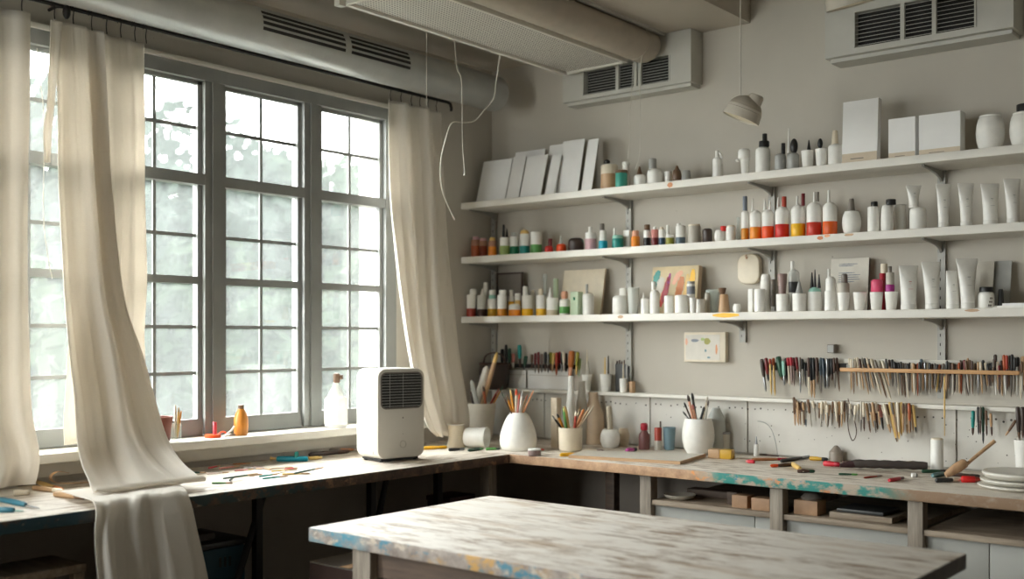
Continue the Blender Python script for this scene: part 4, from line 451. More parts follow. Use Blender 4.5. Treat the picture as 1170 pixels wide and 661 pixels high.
# ------------------------------------------------------------------ materials
MATS = {}
def srgb(c):
    return tuple((v/255/12.92 if v/255 <= .04045 else ((v/255+.055)/1.055)**2.4) for v in c)
def newmat(name):
    m = bpy.data.materials.new(name); m.use_nodes = True
    nt = m.node_tree
    return m, nt, nt.nodes['Principled BSDF'], nt.nodes['Material Output']
def N(nt, t, **kw):
    n = nt.nodes.new(t)
    for k, v in kw.items():
        if k.startswith('i_'): n.inputs[k[2:].replace('_', ' ')].default_value = v
        else: setattr(n, k, v)
    return n
def ramp(nt, src, stops):
    r = nt.nodes.new('ShaderNodeValToRGB')
    e = r.color_ramp.elements
    while len(e) < len(stops): e.new(.5)
    for k, (p, c) in enumerate(stops):
        e[k].position = p; e[k].color = (*c, 1) if len(c) == 3 else c
    nt.links.new(src, r.inputs[0]); return r
def coords(nt, scale=(1,1,1), obj=True):
    tc = nt.nodes.new('ShaderNodeTexCoord'); mp = nt.nodes.new('ShaderNodeMapping')
    mp.inputs['Scale'].default_value = scale
    nt.links.new(tc.outputs['Object' if obj else 'Generated'], mp.inputs[0]); return mp.outputs[0]
def noise_tex(nt, vec, scale, detail=4, rough=.55):
    n = nt.nodes.new('ShaderNodeTexNoise'); n.inputs['Scale'].default_value = scale
    n.inputs['Detail'].default_value = detail; n.inputs['Roughness'].default_value = rough
    nt.links.new(vec, n.inputs['Vector']); return n.outputs['Fac']
def mixc(nt, fac, a, b):
    m = nt.nodes.new('ShaderNodeMix'); m.data_type = 'RGBA'
    for s, v in ((0, fac), (6, a), (7, b)):
        if hasattr(v, 'links') or isinstance(v, bpy.types.NodeSocket): nt.links.new(v, m.inputs[s])
        elif isinstance(v, (int, float)): m.inputs[s].default_value = v
        else: m.inputs[s].default_value = (*v, 1)
    return m.outputs[2]
def bump(nt, b, h, strength=.2, dist=.01):
    bp = nt.nodes.new('ShaderNodeBump'); bp.inputs['Strength'].default_value = strength
    bp.inputs['Distance'].default_value = dist
    nt.links.new(h, bp.inputs['Height']); nt.links.new(bp.outputs[0], b.inputs['Normal'])

def plain(name, c, rough=.5, metal=0, var=.06, scale=30, trans=0, coat=0):
    """a painted / glazed surface with slight tonal variation"""
    m, nt, b, o = newmat(name)
    lin = srgb(c)
    f = noise_tex(nt, coords(nt), scale)
    r = ramp(nt, f, [(.3, tuple(v*(1-var) for v in lin)), (.7, tuple(min(1, v*(1+var)) for v in lin))])
    nt.links.new(r.outputs[0], b.inputs['Base Color'])
    b.inputs['Roughness'].default_value = rough; b.inputs['Metallic'].default_value = metal
    b.inputs['Transmission Weight'].default_value = trans
    b.inputs['Coat Weight'].default_value = coat
    MATS[name] = m; return m
def glassmat(name, c, alpha=.25, rough=.05):
    m, nt, b, o = newmat(name)
    b.inputs['Base Color'].default_value = (*srgb(c), 1); b.inputs['Roughness'].default_value = rough
    tr = nt.nodes.new('ShaderNodeBsdfTransparent'); mx = nt.nodes.new('ShaderNodeMixShader')
    mx.inputs[0].default_value = alpha
    nt.links.new(tr.outputs[0], mx.inputs[1]); nt.links.new(b.outputs[0], mx.inputs[2])
    nt.links.new(mx.outputs[0], o.inputs[0]); MATS[name] = m; return m

COL = dict(amberglass=(176,128,104), beige=(206,190,166), black=(28,27,27), bluecup=(112,138,148), bluegrey=(92,108,118),
 bottlegreen=(38,74,54), brick=(168,62,44), brick2=(205,60,42), brown=(112,84,62), charcoal=(52,52,52), copper=(190,128,84),
 cream=(224,212,190), crimson=(170,34,52), crimsonl=(206,48,62), cyan=(24,160,186), darkbrown=(62,48,42), darkred=(112,30,34),
 green=(24,118,78), grey=(164,164,160), greyblue=(122,128,138), greybrown=(118,110,102), greyw=(190,194,190), hotpink=(224,84,120),
 kraft=(208,184,156), leaf=(96,160,84), lime=(158,178,104), magenta=(176,58,140), mauve=(150,126,120), mauvedark=(118,74,72),
 mint=(150,200,184), mustard=(200,156,40), navy=(34,64,92), navy2=(46,60,72), ochre=(206,134,34), ochre2=(224,154,40), olive=(150,146,50),
 orange=(238,142,38), orangered=(240,84,30), orangered2=(226,96,32), orangevase=(220,142,54), orangewood=(196,116,56),
 palegreen=(188,206,176), peach=(228,168,138), pink=(212,170,176), pinkred=(220,70,80), red=(206,44,36), redbrown=(140,62,36),
 redcap=(214,36,34), rose=(204,130,122), rust=(172,86,48), steel=(150,152,154), stone=(190,184,172), stonep=(206,186,176),
 stonew=(206,200,188), stonewood=(190,180,160), straw=(222,186,112), tan=(188,152,114), taupe=(150,138,126), teal=(64,156,138),
 tealdark=(40,104,122), tealgrey=(98,136,140), tealp=(24,136,128), terracotta=(132,74,58), umber=(78,54,44), white=(238,236,230),
 yellow=(242,186,28), yellow2=(246,190,50))
ROUGH = dict(steel=.3, copper=.35)
for k, v in COL.items(): plain(k, v, ROUGH.get(k, .42), {'steel': .8, 'copper': .2}.get(k, 0), var=.05)
glassmat('glass', (214,226,222), .3); glassmat('clearish', (220,222,216), .55, .2)

def wall_mat():
    m, nt, b, o = newmat('wall paint')
    v = coords(nt)
    f = noise_tex(nt, v, 1.6, 6); f2 = noise_tex(nt, v, 60, 3)
    r = ramp(nt, f, [(.3, srgb((186,180,169))), (.72, srgb((199,193,182)))])
    # small specks and scuffs
    vo = N(nt, 'ShaderNodeTexVoronoi', feature='F1'); vo.inputs['Scale'].default_value = 9
    nt.links.new(v, vo.inputs['Vector'])
    sp = ramp(nt, vo.outputs['Distance'], [(.0, (1,1,1)), (.035, (0,0,0))])
    c = mixc(nt, sp.outputs[0], r.outputs[0], srgb((126,116,104)))
    nt.links.new(c, b.inputs['Base Color']); b.inputs['Roughness'].default_value = .85
    bump(nt, b, f2, .12, .004); MATS['wall'] = m
wall_mat()
plain('ceiling', (188,180,168), .9, var=.04, scale=3)
plain('beam', (184,176,164), .8, var=.04, scale=3)
plain('floor', (96,88,80), .7, var=.2, scale=4)
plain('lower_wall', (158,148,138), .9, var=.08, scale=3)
plain('cabinet', (178,178,172), .6, var=.04, scale=6)
plain('frame_grey', (138,139,136), .5, var=.08, scale=8)
plain('trim_white', (214,210,200), .55, var=.04, scale=8)
plain('outer_white', (232,232,228), .8, var=.03)
plain('shelf_white', (228,224,215), .5, var=.04, scale=12)
plain('plastic_white', (232,230,224), .35, var=.01)
plain('plastic_front', (214,209,199), .4, var=.01)
plain('panel_white', (241,240,238), .75, var=.03, scale=8)
plain('iron', (34,30,28), .5, .5)
plain('galv', (182,184,182), .38, .35, var=.08, scale=10)
plain('slot_dark', (40,38,36), .8)
plain('vent_white', (192,190,182), .6, var=.05, scale=10)
plain('housing', (176,166,152), .6, var=.06, scale=14)
plain('cord_white', (205,200,190), .6)
plain('lamp_shade', (196,188,174), .6, var=.04)
plain('lamp_inside', (226,216,188), .5)
plain('upright', (160,158,152), .5, .2)
plain('leather', (70,62,58), .7, var=.15)
plain('plate', (214,210,200), .4, var=.02)
plain('crate_teal', (22,60,74), .6)
plain('box_brown', (70,50,44), .8)
plain('dark_red', (54,26,28), .7)

def wood(name, a, b_, scale=(3,30,30), rough=.6, speck=None):
    m, nt, b, o = newmat(name)
    v = coords(nt, scale)
    f = noise_tex(nt, v, 2.2, 8, .62)
    r = ramp(nt, f, [(.28, srgb(a)), (.7, srgb(b_))])
    nt.links.new(r.outputs[0], b.inputs['Base Color']); b.inputs['Roughness'].default_value = rough
    bump(nt, b, f, .25, .003); MATS[name] = m
wood('post_wood', (104,92,80), (164,152,136), (30,30,2.5))
wood('board_wood', (120,104,88), (170,154,134), (2.5,25,25))
wood('block_wood', (150,116,88), (190,152,118), (6,30,6))
wood('bar_wood', (176,132,88), (206,160,110), (3,40,40))
wood('plank_dark', (64,50,42), (98,78,62), (3,30,30))
wood('mallet_wood', (160,124,92), (206,170,132), (20,20,5))
wood('dark_bar', (24,22,22), (40,36,34), (3,30,30))

def worn_top(name, along='x', seed=0, white=(228,223,215), mid=(192,174,154), dark=(146,124,102), amt=.5):
    """old table top: whitewash streaks worn through to the wood"""
    m, nt, b, o = newmat(name)
    sc = (1.0, 4.2, 4.2) if along == 'x' else (4.2, 1.0, 4.2)
    tc = nt.nodes.new('ShaderNodeTexCoord'); mp = nt.nodes.new('ShaderNodeMapping')
    mp.inputs['Scale'].default_value = sc; mp.inputs['Location'].default_value = (seed, seed*1.7, 0)
    nt.links.new(tc.outputs['Object'], mp.inputs[0]); v = mp.outputs[0]
    f1 = noise_tex(nt, v, 2.6, 9, .66)
    mp2 = nt.nodes.new('ShaderNodeMapping'); mp2.inputs['Scale'].default_value = tuple(s*2.3 for s in sc)
    nt.links.new(tc.outputs['Object'], mp2.inputs[0])
    f2 = noise_tex(nt, mp2.outputs[0], 3.3, 8, .7)
    f3 = noise_tex(nt, tc.outputs['Object'], 2.4, 3)
    r1 = ramp(nt, f1, [(.34, srgb(mid)), (.47, srgb(white)), (.56, srgb(white)), (.72, srgb(tuple((a+b)/2 for a, b in zip(mid, white))))])
    r2 = ramp(nt, f2, [(.39, (1,1,1)), (.52, (0,0,0))])
    mm = nt.nodes.new('ShaderNodeMath'); mm.operation = 'MULTIPLY'
    r3_ = ramp(nt, f3, [(.36, (0,0,0)), (.56, (1,1,1))])
    nt.links.new(r2.outputs[0], mm.inputs[0]); nt.links.new(r3_.outputs[0], mm.inputs[1])
    c = mixc(nt, mm.outputs[0], r1.outputs[0], srgb(dark))
    nt.links.new(c, b.inputs['Base Color']); b.inputs['Roughness'].default_value = .62
    bump(nt, b, f2, .25, .002); MATS[name] = m
worn_top('table_top', 'x', 3.1)
worn_top('bench_top_left', 'y', 1.2, (212,203,190), (186,172,156), (144,124,104), .3)
worn_top('bench_top_right', 'x', 5.3, (222,214,202), (196,182,166), (148,130,112), .4)

def paint_edge(name, base_a, base_b, spots, scale=6):
    """table edge: old wood with patches of dried paint"""
    m, nt, b, o = newmat(name)
    tc = nt.nodes.new('ShaderNodeTexCoord'); v = tc.outputs['Object']
    f = noise_tex(nt, v, 28, 8, .7)
    col = ramp(nt, f, [(.32, srgb(base_a)), (.66, srgb(base_b))]).outputs[0]
    for k, (c, lo, hi, axis, a, z) in enumerate(spots):
        mp = nt.nodes.new('ShaderNodeMapping'); mp.inputs['Location'].default_value = (k*3.7, k*1.3, k*2.1)
        mp.inputs['Scale'].default_value = (1, 1, 1.6)
        nt.links.new(v, mp.inputs[0])
        g = noise_tex(nt, mp.outputs[0], scale*(1+.25*k), 7, .68)
        th = ramp(nt, g, [(lo, (0,0,0)), (hi, (1,1,1))]).outputs[0]
        if axis is not None:     # the patch lies only along this stretch of the edge
            sx = nt.nodes.new('ShaderNodeSeparateXYZ'); nt.links.new(v, sx.inputs[0])
            m1 = nt.nodes.new('ShaderNodeMapRange'); m1.inputs['From Min'].default_value = a-.04; m1.inputs['From Max'].default_value = a+.04
            m2 = nt.nodes.new('ShaderNodeMapRange'); m2.inputs['From Min'].default_value = z+.04; m2.inputs['From Max'].default_value = z-.04
            nt.links.new(sx.outputs[axis], m1.inputs[0]); nt.links.new(sx.outputs[axis], m2.inputs[0])
            q = nt.nodes.new('ShaderNodeMath'); q.operation = 'MULTIPLY'
            nt.links.new(m1.outputs[0], q.inputs[0]); nt.links.new(m2.outputs[0], q.inputs[1])
            q2 = nt.nodes.new('ShaderNodeMath'); q2.operation = 'MULTIPLY'
            nt.links.new(q.outputs[0], q2.inputs[0]); nt.links.new(th, q2.inputs[1]); th = q2.outputs[0]
        col = mixc(nt, th, col, srgb(c))
    nt.links.new(col, b.inputs['Base Color']); b.inputs['Roughness'].default_value = .6
    bump(nt, b, f, .4, .003); MATS[name] = m
paint_edge('table_edge', (116,104,98), (172,160,150),
  [((74,140,160), .36, .50, 0, 1.04, 1.22), ((70,126,146), .57, .62, 0, 1.2, 2.4), ((190,148,84), .52, .62, 0, 1.4, 1.80), ((20,110,140), .62, .65, 0, 1.3, 2.4), ((190,176,160), .54, .6, None, 0, 0)], 9)
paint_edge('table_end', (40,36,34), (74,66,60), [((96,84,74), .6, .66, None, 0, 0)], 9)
paint_edge('bench_edge_left', (58,44,36), (104,80,60),
  [((34,66,76), .38, .46, 1, -3.0, -2.33), ((44,60,58), .5, .56, 1, -2.1, -1.5), ((140,104,76), .54, .6, 1, -1.6, -.5), ((168,150,130), .62, .66, 1, -2.6, -1.6)], 12)
paint_edge('bench_edge_right', (160,122,92), (202,164,128),
  [((176,160,142), .34, .42, 0, 1.44, 3.0), ((44,132,122), .42, .52, 0, 1.46, 2.12), ((46,130,150), .56, .6, 0, 1.46, 1.8), ((222,150,84), .54, .6, 0, 1.36, 1.46), ((204,140,96), .58, .62, 0, 1.6, 2.0), ((146,118,92), .20, .50, 0, 2.08, 3.2)], 13)

def cloth(name, c, tr=.45, c2=None):
    m, nt, b, o = newmat(name)
    f = noise_tex(nt, coords(nt, (260, 260, 260)), 1.0, 2)
    r = ramp(nt, f, [(.3, tuple(v*.95 for v in srgb(c))), (.7, srgb(c))])
    nt.links.new(r.outputs[0], b.inputs['Base Color']); b.inputs['Roughness'].default_value = .9
    b.inputs['Sheen Weight'].default_value = .15
    t = nt.nodes.new('ShaderNodeBsdfTranslucent'); t.inputs[0].default_value = (*srgb(c2 or c), 1)
    mx = nt.nodes.new('ShaderNodeMixShader'); mx.inputs[0].default_value = tr
    nt.links.new(b.outputs[0], mx.inputs[1]); nt.links.new(t.outputs[0], mx.inputs[2]); nt.links.new(mx.outputs[0], o.inputs[0])
    MATS[name] = m
cloth('linen', (240,235,227), .30, (238,231,220))
cloth('linen_thin', (240,235,227), .38, (240,233,222))

def pane_mat():
    """old window glass, a pale translucent veil mixed in as outdoor haze"""
    m, nt, b, o = newmat('window glass')
    tr = N(nt, 'ShaderNodeBsdfTransparent'); tr.inputs[0].default_value = (.93,.95,.94,1)
    gl = N(nt, 'ShaderNodeBsdfGlossy'); gl.inputs['Roughness'].default_value = .03
    tl = N(nt, 'ShaderNodeBsdfTranslucent'); tl.inputs[0].default_value = (.8,.86,.84,1)
    m1 = N(nt, 'ShaderNodeMixShader'); m1.inputs[0].default_value = .05
    f = noise_tex(nt, coords(nt), 7, 5)
    r = ramp(nt, f, [(.3, (.03,.03,.03)), (.75, (.045,.045,.045))])
    m2 = N(nt, 'ShaderNodeMixShader')
    nt.links.new(tr.outputs[0], m1.inputs[1]); nt.links.new(gl.outputs[0], m1.inputs[2])
    nt.links.new(r.outputs[0], m2.inputs[0]); nt.links.new(m1.outputs[0], m2.inputs[1]); nt.links.new(tl.outputs[0], m2.inputs[2])
    nt.links.new(m2.outputs[0], o.inputs[0]); MATS['pane'] = m
pane_mat()

def dots_mat(name, base, dot, pitch, rad, rough=.6, planes='xy', miss=0):
    """regular punched holes: pitch and radius in metres"""
    m, nt, b, o = newmat(name)
    tc = nt.nodes.new('ShaderNodeTexCoord'); sx = nt.nodes.new('ShaderNodeSeparateXYZ')
    nt.links.new(tc.outputs['Object'], sx.inputs[0])
    s = []
    for ax in planes:
        d = N(nt, 'ShaderNodeMath', operation='DIVIDE'); d.inputs[1].default_value = pitch
        nt.links.new(sx.outputs['xyz'.index(ax)], d.inputs[0])
        fr = N(nt, 'ShaderNodeMath', operation='FRACT'); nt.links.new(d.outputs[0], fr.inputs[0])
        su = N(nt, 'ShaderNodeMath', operation='SUBTRACT'); su.inputs[1].default_value = .5; nt.links.new(fr.outputs[0], su.inputs[0])
        sq = N(nt, 'ShaderNodeMath', operation='MULTIPLY'); nt.links.new(su.outputs[0], sq.inputs[0]); nt.links.new(su.outputs[0], sq.inputs[1])
        s.append(sq.outputs[0])
    ad = N(nt, 'ShaderNodeMath', operation='ADD'); nt.links.new(s[0], ad.inputs[0]); nt.links.new(s[1], ad.inputs[1])
    lt = N(nt, 'ShaderNodeMath', operation='LESS_THAN'); lt.inputs[1].default_value = (rad/pitch)**2; nt.links.new(ad.outputs[0], lt.inputs[0])
    c = mixc(nt, lt.outputs[0], srgb(base), srgb(dot))
    nt.links.new(c, b.inputs['Base Color']); b.inputs['Roughness'].default_value = rough; MATS[name] = m
dots_mat('perforated', (214,210,202), (84,80,76), .0125, .0038, .6, 'xy')

def splash_mat():
    """white pegboard with scattered paint marks"""
    m, nt, b, o = newmat('pegboard white')
    v = coords(nt)
    vo = N(nt, 'ShaderNodeTexVoronoi', feature='F1'); vo.inputs['Scale'].default_value = 16
    nt.links.new(v, vo.inputs['Vector'])
    n2 = noise_tex(nt, v, 5, 4)
    th = N(nt, 'ShaderNodeMath', operation='ADD'); nt.links.new(vo.outputs['Distance'], th.inputs[0])
    sc = N(nt, 'ShaderNodeMath', operation='MULTIPLY'); sc.inputs[1].default_value = .22; nt.links.new(n2, sc.inputs[0]); nt.links.new(sc.outputs[0], th.inputs[1])
    sp = ramp(nt, th.outputs[0], [(.10, (1,1,1)), (.16, (0,0,0))])
    base = ramp(nt, noise_tex(nt, v, 3, 5), [(.3, srgb((206,202,194))), (.7, srgb((222,219,212)))])
    c = mixc(nt, sp.outputs[0], base.outputs[0], srgb((150,146,138)))
    nt.links.new(c, b.inputs['Base Color']); b.inputs['Roughness'].default_value = .6; MATS['pegboard'] = m
splash_mat()
plain('hole_dark', (92,88,84), .9)

def leaf_mat(name, c):
    m, nt, b, o = newmat(name)
    f = noise_tex(nt, coords(nt), 1.4, 3)
    r = ramp(nt, f, [(.35, tuple(v*.85 for v in srgb(c))), (.65, tuple(v*1.15 for v in srgb(c)))])
    nt.links.new(r.outputs[0], b.inputs['Base Color']); b.inputs['Roughness'].default_value = .85; b.inputs['Specular IOR Level'].default_value = .12
    t = nt.nodes.new('ShaderNodeBsdfTranslucent'); nt.links.new(r.outputs[0], t.inputs[0])
    mx = nt.nodes.new('ShaderNodeMixShader'); mx.inputs[0].default_value = .35
    nt.links.new(b.outputs[0], mx.inputs[1]); nt.links.new(t.outputs[0], mx.inputs[2]); nt.links.new(mx.outputs[0], o.inputs[0])
    MATS[name] = m
leaf_mat('leaf_grey', (33,42,36)); leaf_mat('leaf_green', (34,45,33)); leaf_mat('leaf_pale', (37,48,34))
plain('bark', (70,62,54), .9); plain('lawn', (50,58,44), .95, var=.2, scale=2)
plain('render_wall', (150,148,144), .9, var=.03)
plain('far_glass', (70,74,78), .2)

def painting_mat():
    """abstract strokes of colour on a pale canvas (generic)"""
    plain('paint_bg', (214,196,160), .7, var=.12, scale=14)
painting_mat()

# ------------------------------------------------------------------ mesh helpers
def link(name, bm, m, parent=None, smooth=True, ang=40):
    me = bpy.data.meshes.new(name); bmesh.ops.recalc_face_normals(bm, faces=bm.faces[:])
    bm.to_mesh(me); bm.free()
    o = bpy.data.objects.new(name, me); C.objects.link(o)
    ms = m if isinstance(m, (list, tuple)) else [m]
    for k in ms: me.materials.append(MATS[k])
    if smooth:
        for p in me.polygons: p.use_smooth = True
        try: me.set_sharp_from_angle(angle=math.radians(ang))
        except Exception: pass
    if parent is not None: o.parent = parent
    return o
def tag(o, label=None, cat=None, group=None, kind=None):
    if label: o['label'] = label
    if cat: o['category'] = cat
    if group: o['group'] = group
    if kind: o['kind'] = kind
    return o
def empty(name, loc=(0,0,0), rz=0):
    o = bpy.data.objects.new(name, None); C.objects.link(o); o.location = loc; o.rotation_euler = (0,0,rz)
    o.empty_display_size = .05
    return o
def box(bm, x0, x1, y0, y1, z0, z1, bev=0, mi=0):
    r = bmesh.ops.create_cube(bm, size=1.0)
    vs = r['verts']
    for v in vs:
        v.co = Vector((x0+(v.co.x+.5)*(x1-x0), y0+(v.co.y+.5)*(y1-y0), z0+(v.co.z+.5)*(z1-z0)))
    fs = {f for v in vs for f in v.link_faces}
    for f in fs: f.material_index = mi
    if bev:
        es = list({e for v in vs for e in v.link_edges})
        bmesh.ops.bevel(bm, geom=es, offset=bev, segments=2, affect='EDGES', profile=.6)
    return vs
def BX(name, d, m, parent=None, bev=0):
    bm = bmesh.new(); box(bm, *d, bev); return link(name, bm, m, parent, smooth=bev > 0, ang=35)
def lathe_bm(bm, prof, seg=20, M=None, sx=1, sy=1):
    rings = []
    for r, z in prof:
        if r < 1e-6: rings.append([bm.verts.new((0,0,z))])
        else: rings.append([bm.verts.new((r*math.cos(2*PI*k/seg)*sx, r*math.sin(2*PI*k/seg)*sy, z)) for k in range(seg)])
    for a, b in zip(rings, rings[1:]):
        for k in range(seg):
            k2 = (k+1) % seg
            if len(a) == 1 and len(b) == 1: continue
            if len(a) == 1: bm.faces.new((a[0], b[k], b[k2]))
            elif len(b) == 1: bm.faces.new((a[k], b[0], a[k2]))
            else: bm.faces.new((a[k], b[k], b[k2], a[k2]))
    if M is not None:
        for rg in rings:
            for v in rg: v.co = M @ v.co
    return rings
def tube_bm(bm, pts, rads, seg=8, cap=True):
    pts = [Vector(p) for p in pts]
    if not isinstance(rads, (list, tuple)): rads = [rads]*len(pts)
    rings = []; up = None
    for k, p in enumerate(pts):
        t = (pts[min(k+1, len(pts)-1)]-pts[max(k-1, 0)]).normalized()
        if up is None:
            up = Vector((0,0,1)) if abs(t.z) < .9 else Vector((1,0,0))
        n = (up - t*up.dot(t)).normalized(); up = n; b = t.cross(n)
        rings.append([bm.verts.new(p+(n*math.cos(2*PI*q/seg)+b*math.sin(2*PI*q/seg))*rads[k]) for q in range(seg)])
    for a, b in zip(rings, rings[1:]):
        for q in range(seg): bm.faces.new((a[q], a[(q+1) % seg], b[(q+1) % seg], b[q]))
    if cap:
        bm.faces.new(rings[0][::-1]); bm.faces.new(rings[-1])
def TUBE(name, pts, r, m, parent=None, seg=8):
    bm = bmesh.new(); tube_bm(bm, pts, r, seg); return link(name, bm, m, parent, ang=60)
def smooth_path(pts, n=6):
    P = [Vector(p) for p in pts]; out = []
    for k in range(len(P)-1):
        p0, p1, p2, p3 = P[max(k-1,0)], P[k], P[k+1], P[min(k+2, len(P)-1)]
        for q in range(n):
            t = q/n
            out.append(.5*((2*p1)+(p2-p0)*t+(2*p0-5*p1+4*p2-p3)*t*t+(3*p1-p0-3*p2+p3)*t**3))
    out.append(P[-1]); return out
def rrect(w, h, r, n=6):
    o = []
    for cx, cy, a0 in ((w/2-r, h/2-r, 0), (-w/2+r, h/2-r, PI/2), (-w/2+r, -h/2+r, PI), (w/2-r, -h/2+r, 1.5*PI)):
        for k in range(n+1):
            a = a0+PI/2*k/n; o.append((cx+r*math.cos(a), cy+r*math.sin(a)))
    return o
def prism(bm, outline, d0, d1, M, bev=0, steps=3):
    """outline in (u,v) extruded along w from d0 to d1; M maps (u,v,w) to the scene"""
    cu = sum(p[0] for p in outline)/len(outline); cv = sum(p[1] for p in outline)/len(outline)
    ext = max(abs(p[0]-cu) for p in outline); exv = max(abs(p[1]-cv) for p in outline)
    lay = []
    if bev:
        for k in range(steps+1):
            a = PI/2*k/steps; lay.append((d0+bev*(1-math.sin(a)), bev*(1-math.cos(a))))
        lay = [(d0+bev*(1-math.sin(PI/2*k/steps)), bev*(1-math.cos(PI/2*k/steps))) for k in range(steps, -1, -1)]
        lay = [(d0+bev*(1-math.cos(PI/2*k/steps)), bev*(1-math.sin(PI/2*k/steps))) for k in range(steps+1)]
        lay += [(d1-bev*(1-math.cos(PI/2*k/steps)), bev*(1-math.sin(PI/2*k/steps))) for k in range(steps, -1, -1)]
    else: lay = [(d0, 0), (d1, 0)]
    rings = []
    for w, ins in lay:
        su = 1-ins/ext; sv = 1-ins/exv
        rings.append([bm.verts.new(M @ Vector((cu+(u-cu)*su, cv+(v-cv)*sv, w))) for u, v in outline])
    n = len(outline)
    for a, b in zip(rings, rings[1:]):
        for k in range(n): bm.faces.new((a[k], a[(k+1) % n], b[(k+1) % n], b[k]))
    bm.faces.new(rings[0][::-1]); bm.faces.new(rings[-1])

# ------------------------------------------------------------------ turned shapes
def prof(shape, r, h):
    e = min(.12*r, .08*h)
    if shape in ('cyl', 'canister'): return [(0,0),(r-e,0),(r,e),(r,h-e*1.5),(r-e*.6,h-e*.4),(r-e*2,h),(0,h)]
    if shape == 'squat':
        q = min(.45*h, .55*r); return [(0,0),(r*.88,0),(r,e*1.5),(r,h-q),(r*.95,h-q*.5),(r*.78,h-q*.15),(r*.6,h),(0,h)]
    if shape in ('cup', 'cupst', 'cuprev3'):
        b = {'cup': .76, 'cupst': .95, 'cuprev3': .72}[shape]; t = max(.0012, r*.07); f = max(.004, .06*h)
        return [(0,0),(r*b-e,0),(r*b,e),(r,h-.001),(r-t*.5,h),(r-t,h-.001),(r*b-t,f),(0,f)]
    if shape == 'cuprev': return [(0,0),(r-e,0),(r,e),(r*.74,h-e),(r*.66,h),(0,h)]
    if shape == 'cuprev2': return [(0,0),(r*.5,0),(r*.75,h*.4),(r,h*.9),(r*.9,h),(0,h*.96)]
    if shape == 'bottle': return [(0,0),(r-e,0),(r,e),(r,.86*h),(r*.93,.93*h),(r*.72,.975*h),(r*.5,h),(0,h)]
    if shape == 'bottle2':
        s = min(.25*h, .8*r); return [(0,0),(r-e,0),(r,e),(r,h-s),(r*.92,h-s*.6),(r*.66,h-s*.22),(r*.42,h-s*.05),(r*.4,h),(0,h)]
    if shape in ('bottle3', 'bottle3w'):
        if shape == 'bottle3w': return [(0,0),(r*.9,0),(r*.97,e*2),(r,.1*h),(r,.8*h),(r*.97,.92*h),(r*.86,.98*h),(r*.8,h),(0,h)]
        return [(0,0),(r*.92,0),(r,.05*h),(r*.97,.35*h),(r,.6*h),(r*.9,.78*h),(r*.55,.93*h),(r*.4,h),(0,h)]
    if shape == 'shoulder': return [(0,0),(r*.98,0),(r*.85,.25*h),(r*.55,.55*h),(r*.34,.75*h),(r*.3,h),(0,h)]
    if shape == 'round': return [(0,0),(r*.68,0),(r*.8,.06*h),(r*.96,.3*h),(r,.5*h),(r*.96,.72*h),(r*.84,.9*h),(r*.76,.94*h),(r*.78,h*.98),(r*.7,h),(0,h)]
    if shape == 'egg': return [(0,0)]+[(r*math.sin(PI*k/10), h*(1-math.cos(PI*k/10))/2) for k in range(1,10)]+[(0,h)]
    if shape == 'egg2': return [(0,0),(r*.82,0),(r*.94,.06*h),(r,.3*h),(r*.95,.65*h),(r*.85,.9*h),(r*.7,.97*h),(r*.5,h),(0,h)]
    if shape == 'egg3': return [(0,0),(r*.8,0),(r*.92,.06*h),(r,.35*h),(r*.97,.6*h),(r*.78,.82*h),(r*.5,.94*h),(r*.42,h),(0,h)]
    if shape == 'eggvase':
        o = [(0,0),(.8*r,0),(.88*r,.02*h),(.97*r,.12*h),(r,.25*h),(.97*r,.4*h),(.88*r,.58*h),(.74*r,.76*h),(.58*r,.9*h),(.42*r,.985*h),(.39*r,h)]
        return o+[(.34*r,h*.99),(.4*r,.9*h),(.8*r,.5*h),(.8*r,.1*h),(0,.05*h)]
    if shape == 'pot':
        o = [(0,0),(.62*r,0),(.68*r,.02*h),(.88*r,.18*h),(.98*r,.38*h),(r,.52*h),(.97*r,.7*h),(.88*r,.9*h),(.81*r,.985*h),(.79*r,h)]
        return o+[(.74*r,.99*h),(.9*r,.7*h),(.85*r,.3*h),(.5*r,.06*h),(0,.05*h)]
    if shape == 'flask': return [(0,0),(.7*r,0),(.95*r,.1*h),(r,.22*h),(.85*r,.4*h),(.45*r,.58*h),(.38*r,.8*h),(.6*r,.97*h),(.62*r,h),(0,h*.99)]
    if shape == 'cone': return [(0,0),(r,0),(r*.85,.15*h),(r*.5,.6*h),(r*.25,.97*h),(r*.15,h),(0,h)]
    if shape == 'taper': return [(0,0),(r,0),(r*.98,.1*h),(r*.72,.93*h),(r*.6,h),(0,h)]
    if shape == 'ball': return [(0,0)]+[(r*math.sin(PI*k/8), h*(1-math.cos(PI*k/8))/2) for k in range(1,8)]+[(0,h)]
    if shape == 'slimvase': return [(0,0),(.75*r,0),(.95*r,.12*h),(r,.32*h),(.86*r,.6*h),(.6*r,.8*h),(.5*r,.95*h),(.56*r,h),(0,h)]
    if shape == 'bottleform': return [(0,0),(.95*r,0),(r,.03*h),(r,.4*h),(.92*r,.58*h),(.6*r,.76*h),(.42*r,.88*h),(.46*r,h),(0,h)]
    if shape == 'band': return [(0,0),(r*.97,0),(r,.001),(r,h-.0005),(r*.985,h),(0,h)]
    raise KeyError(shape)
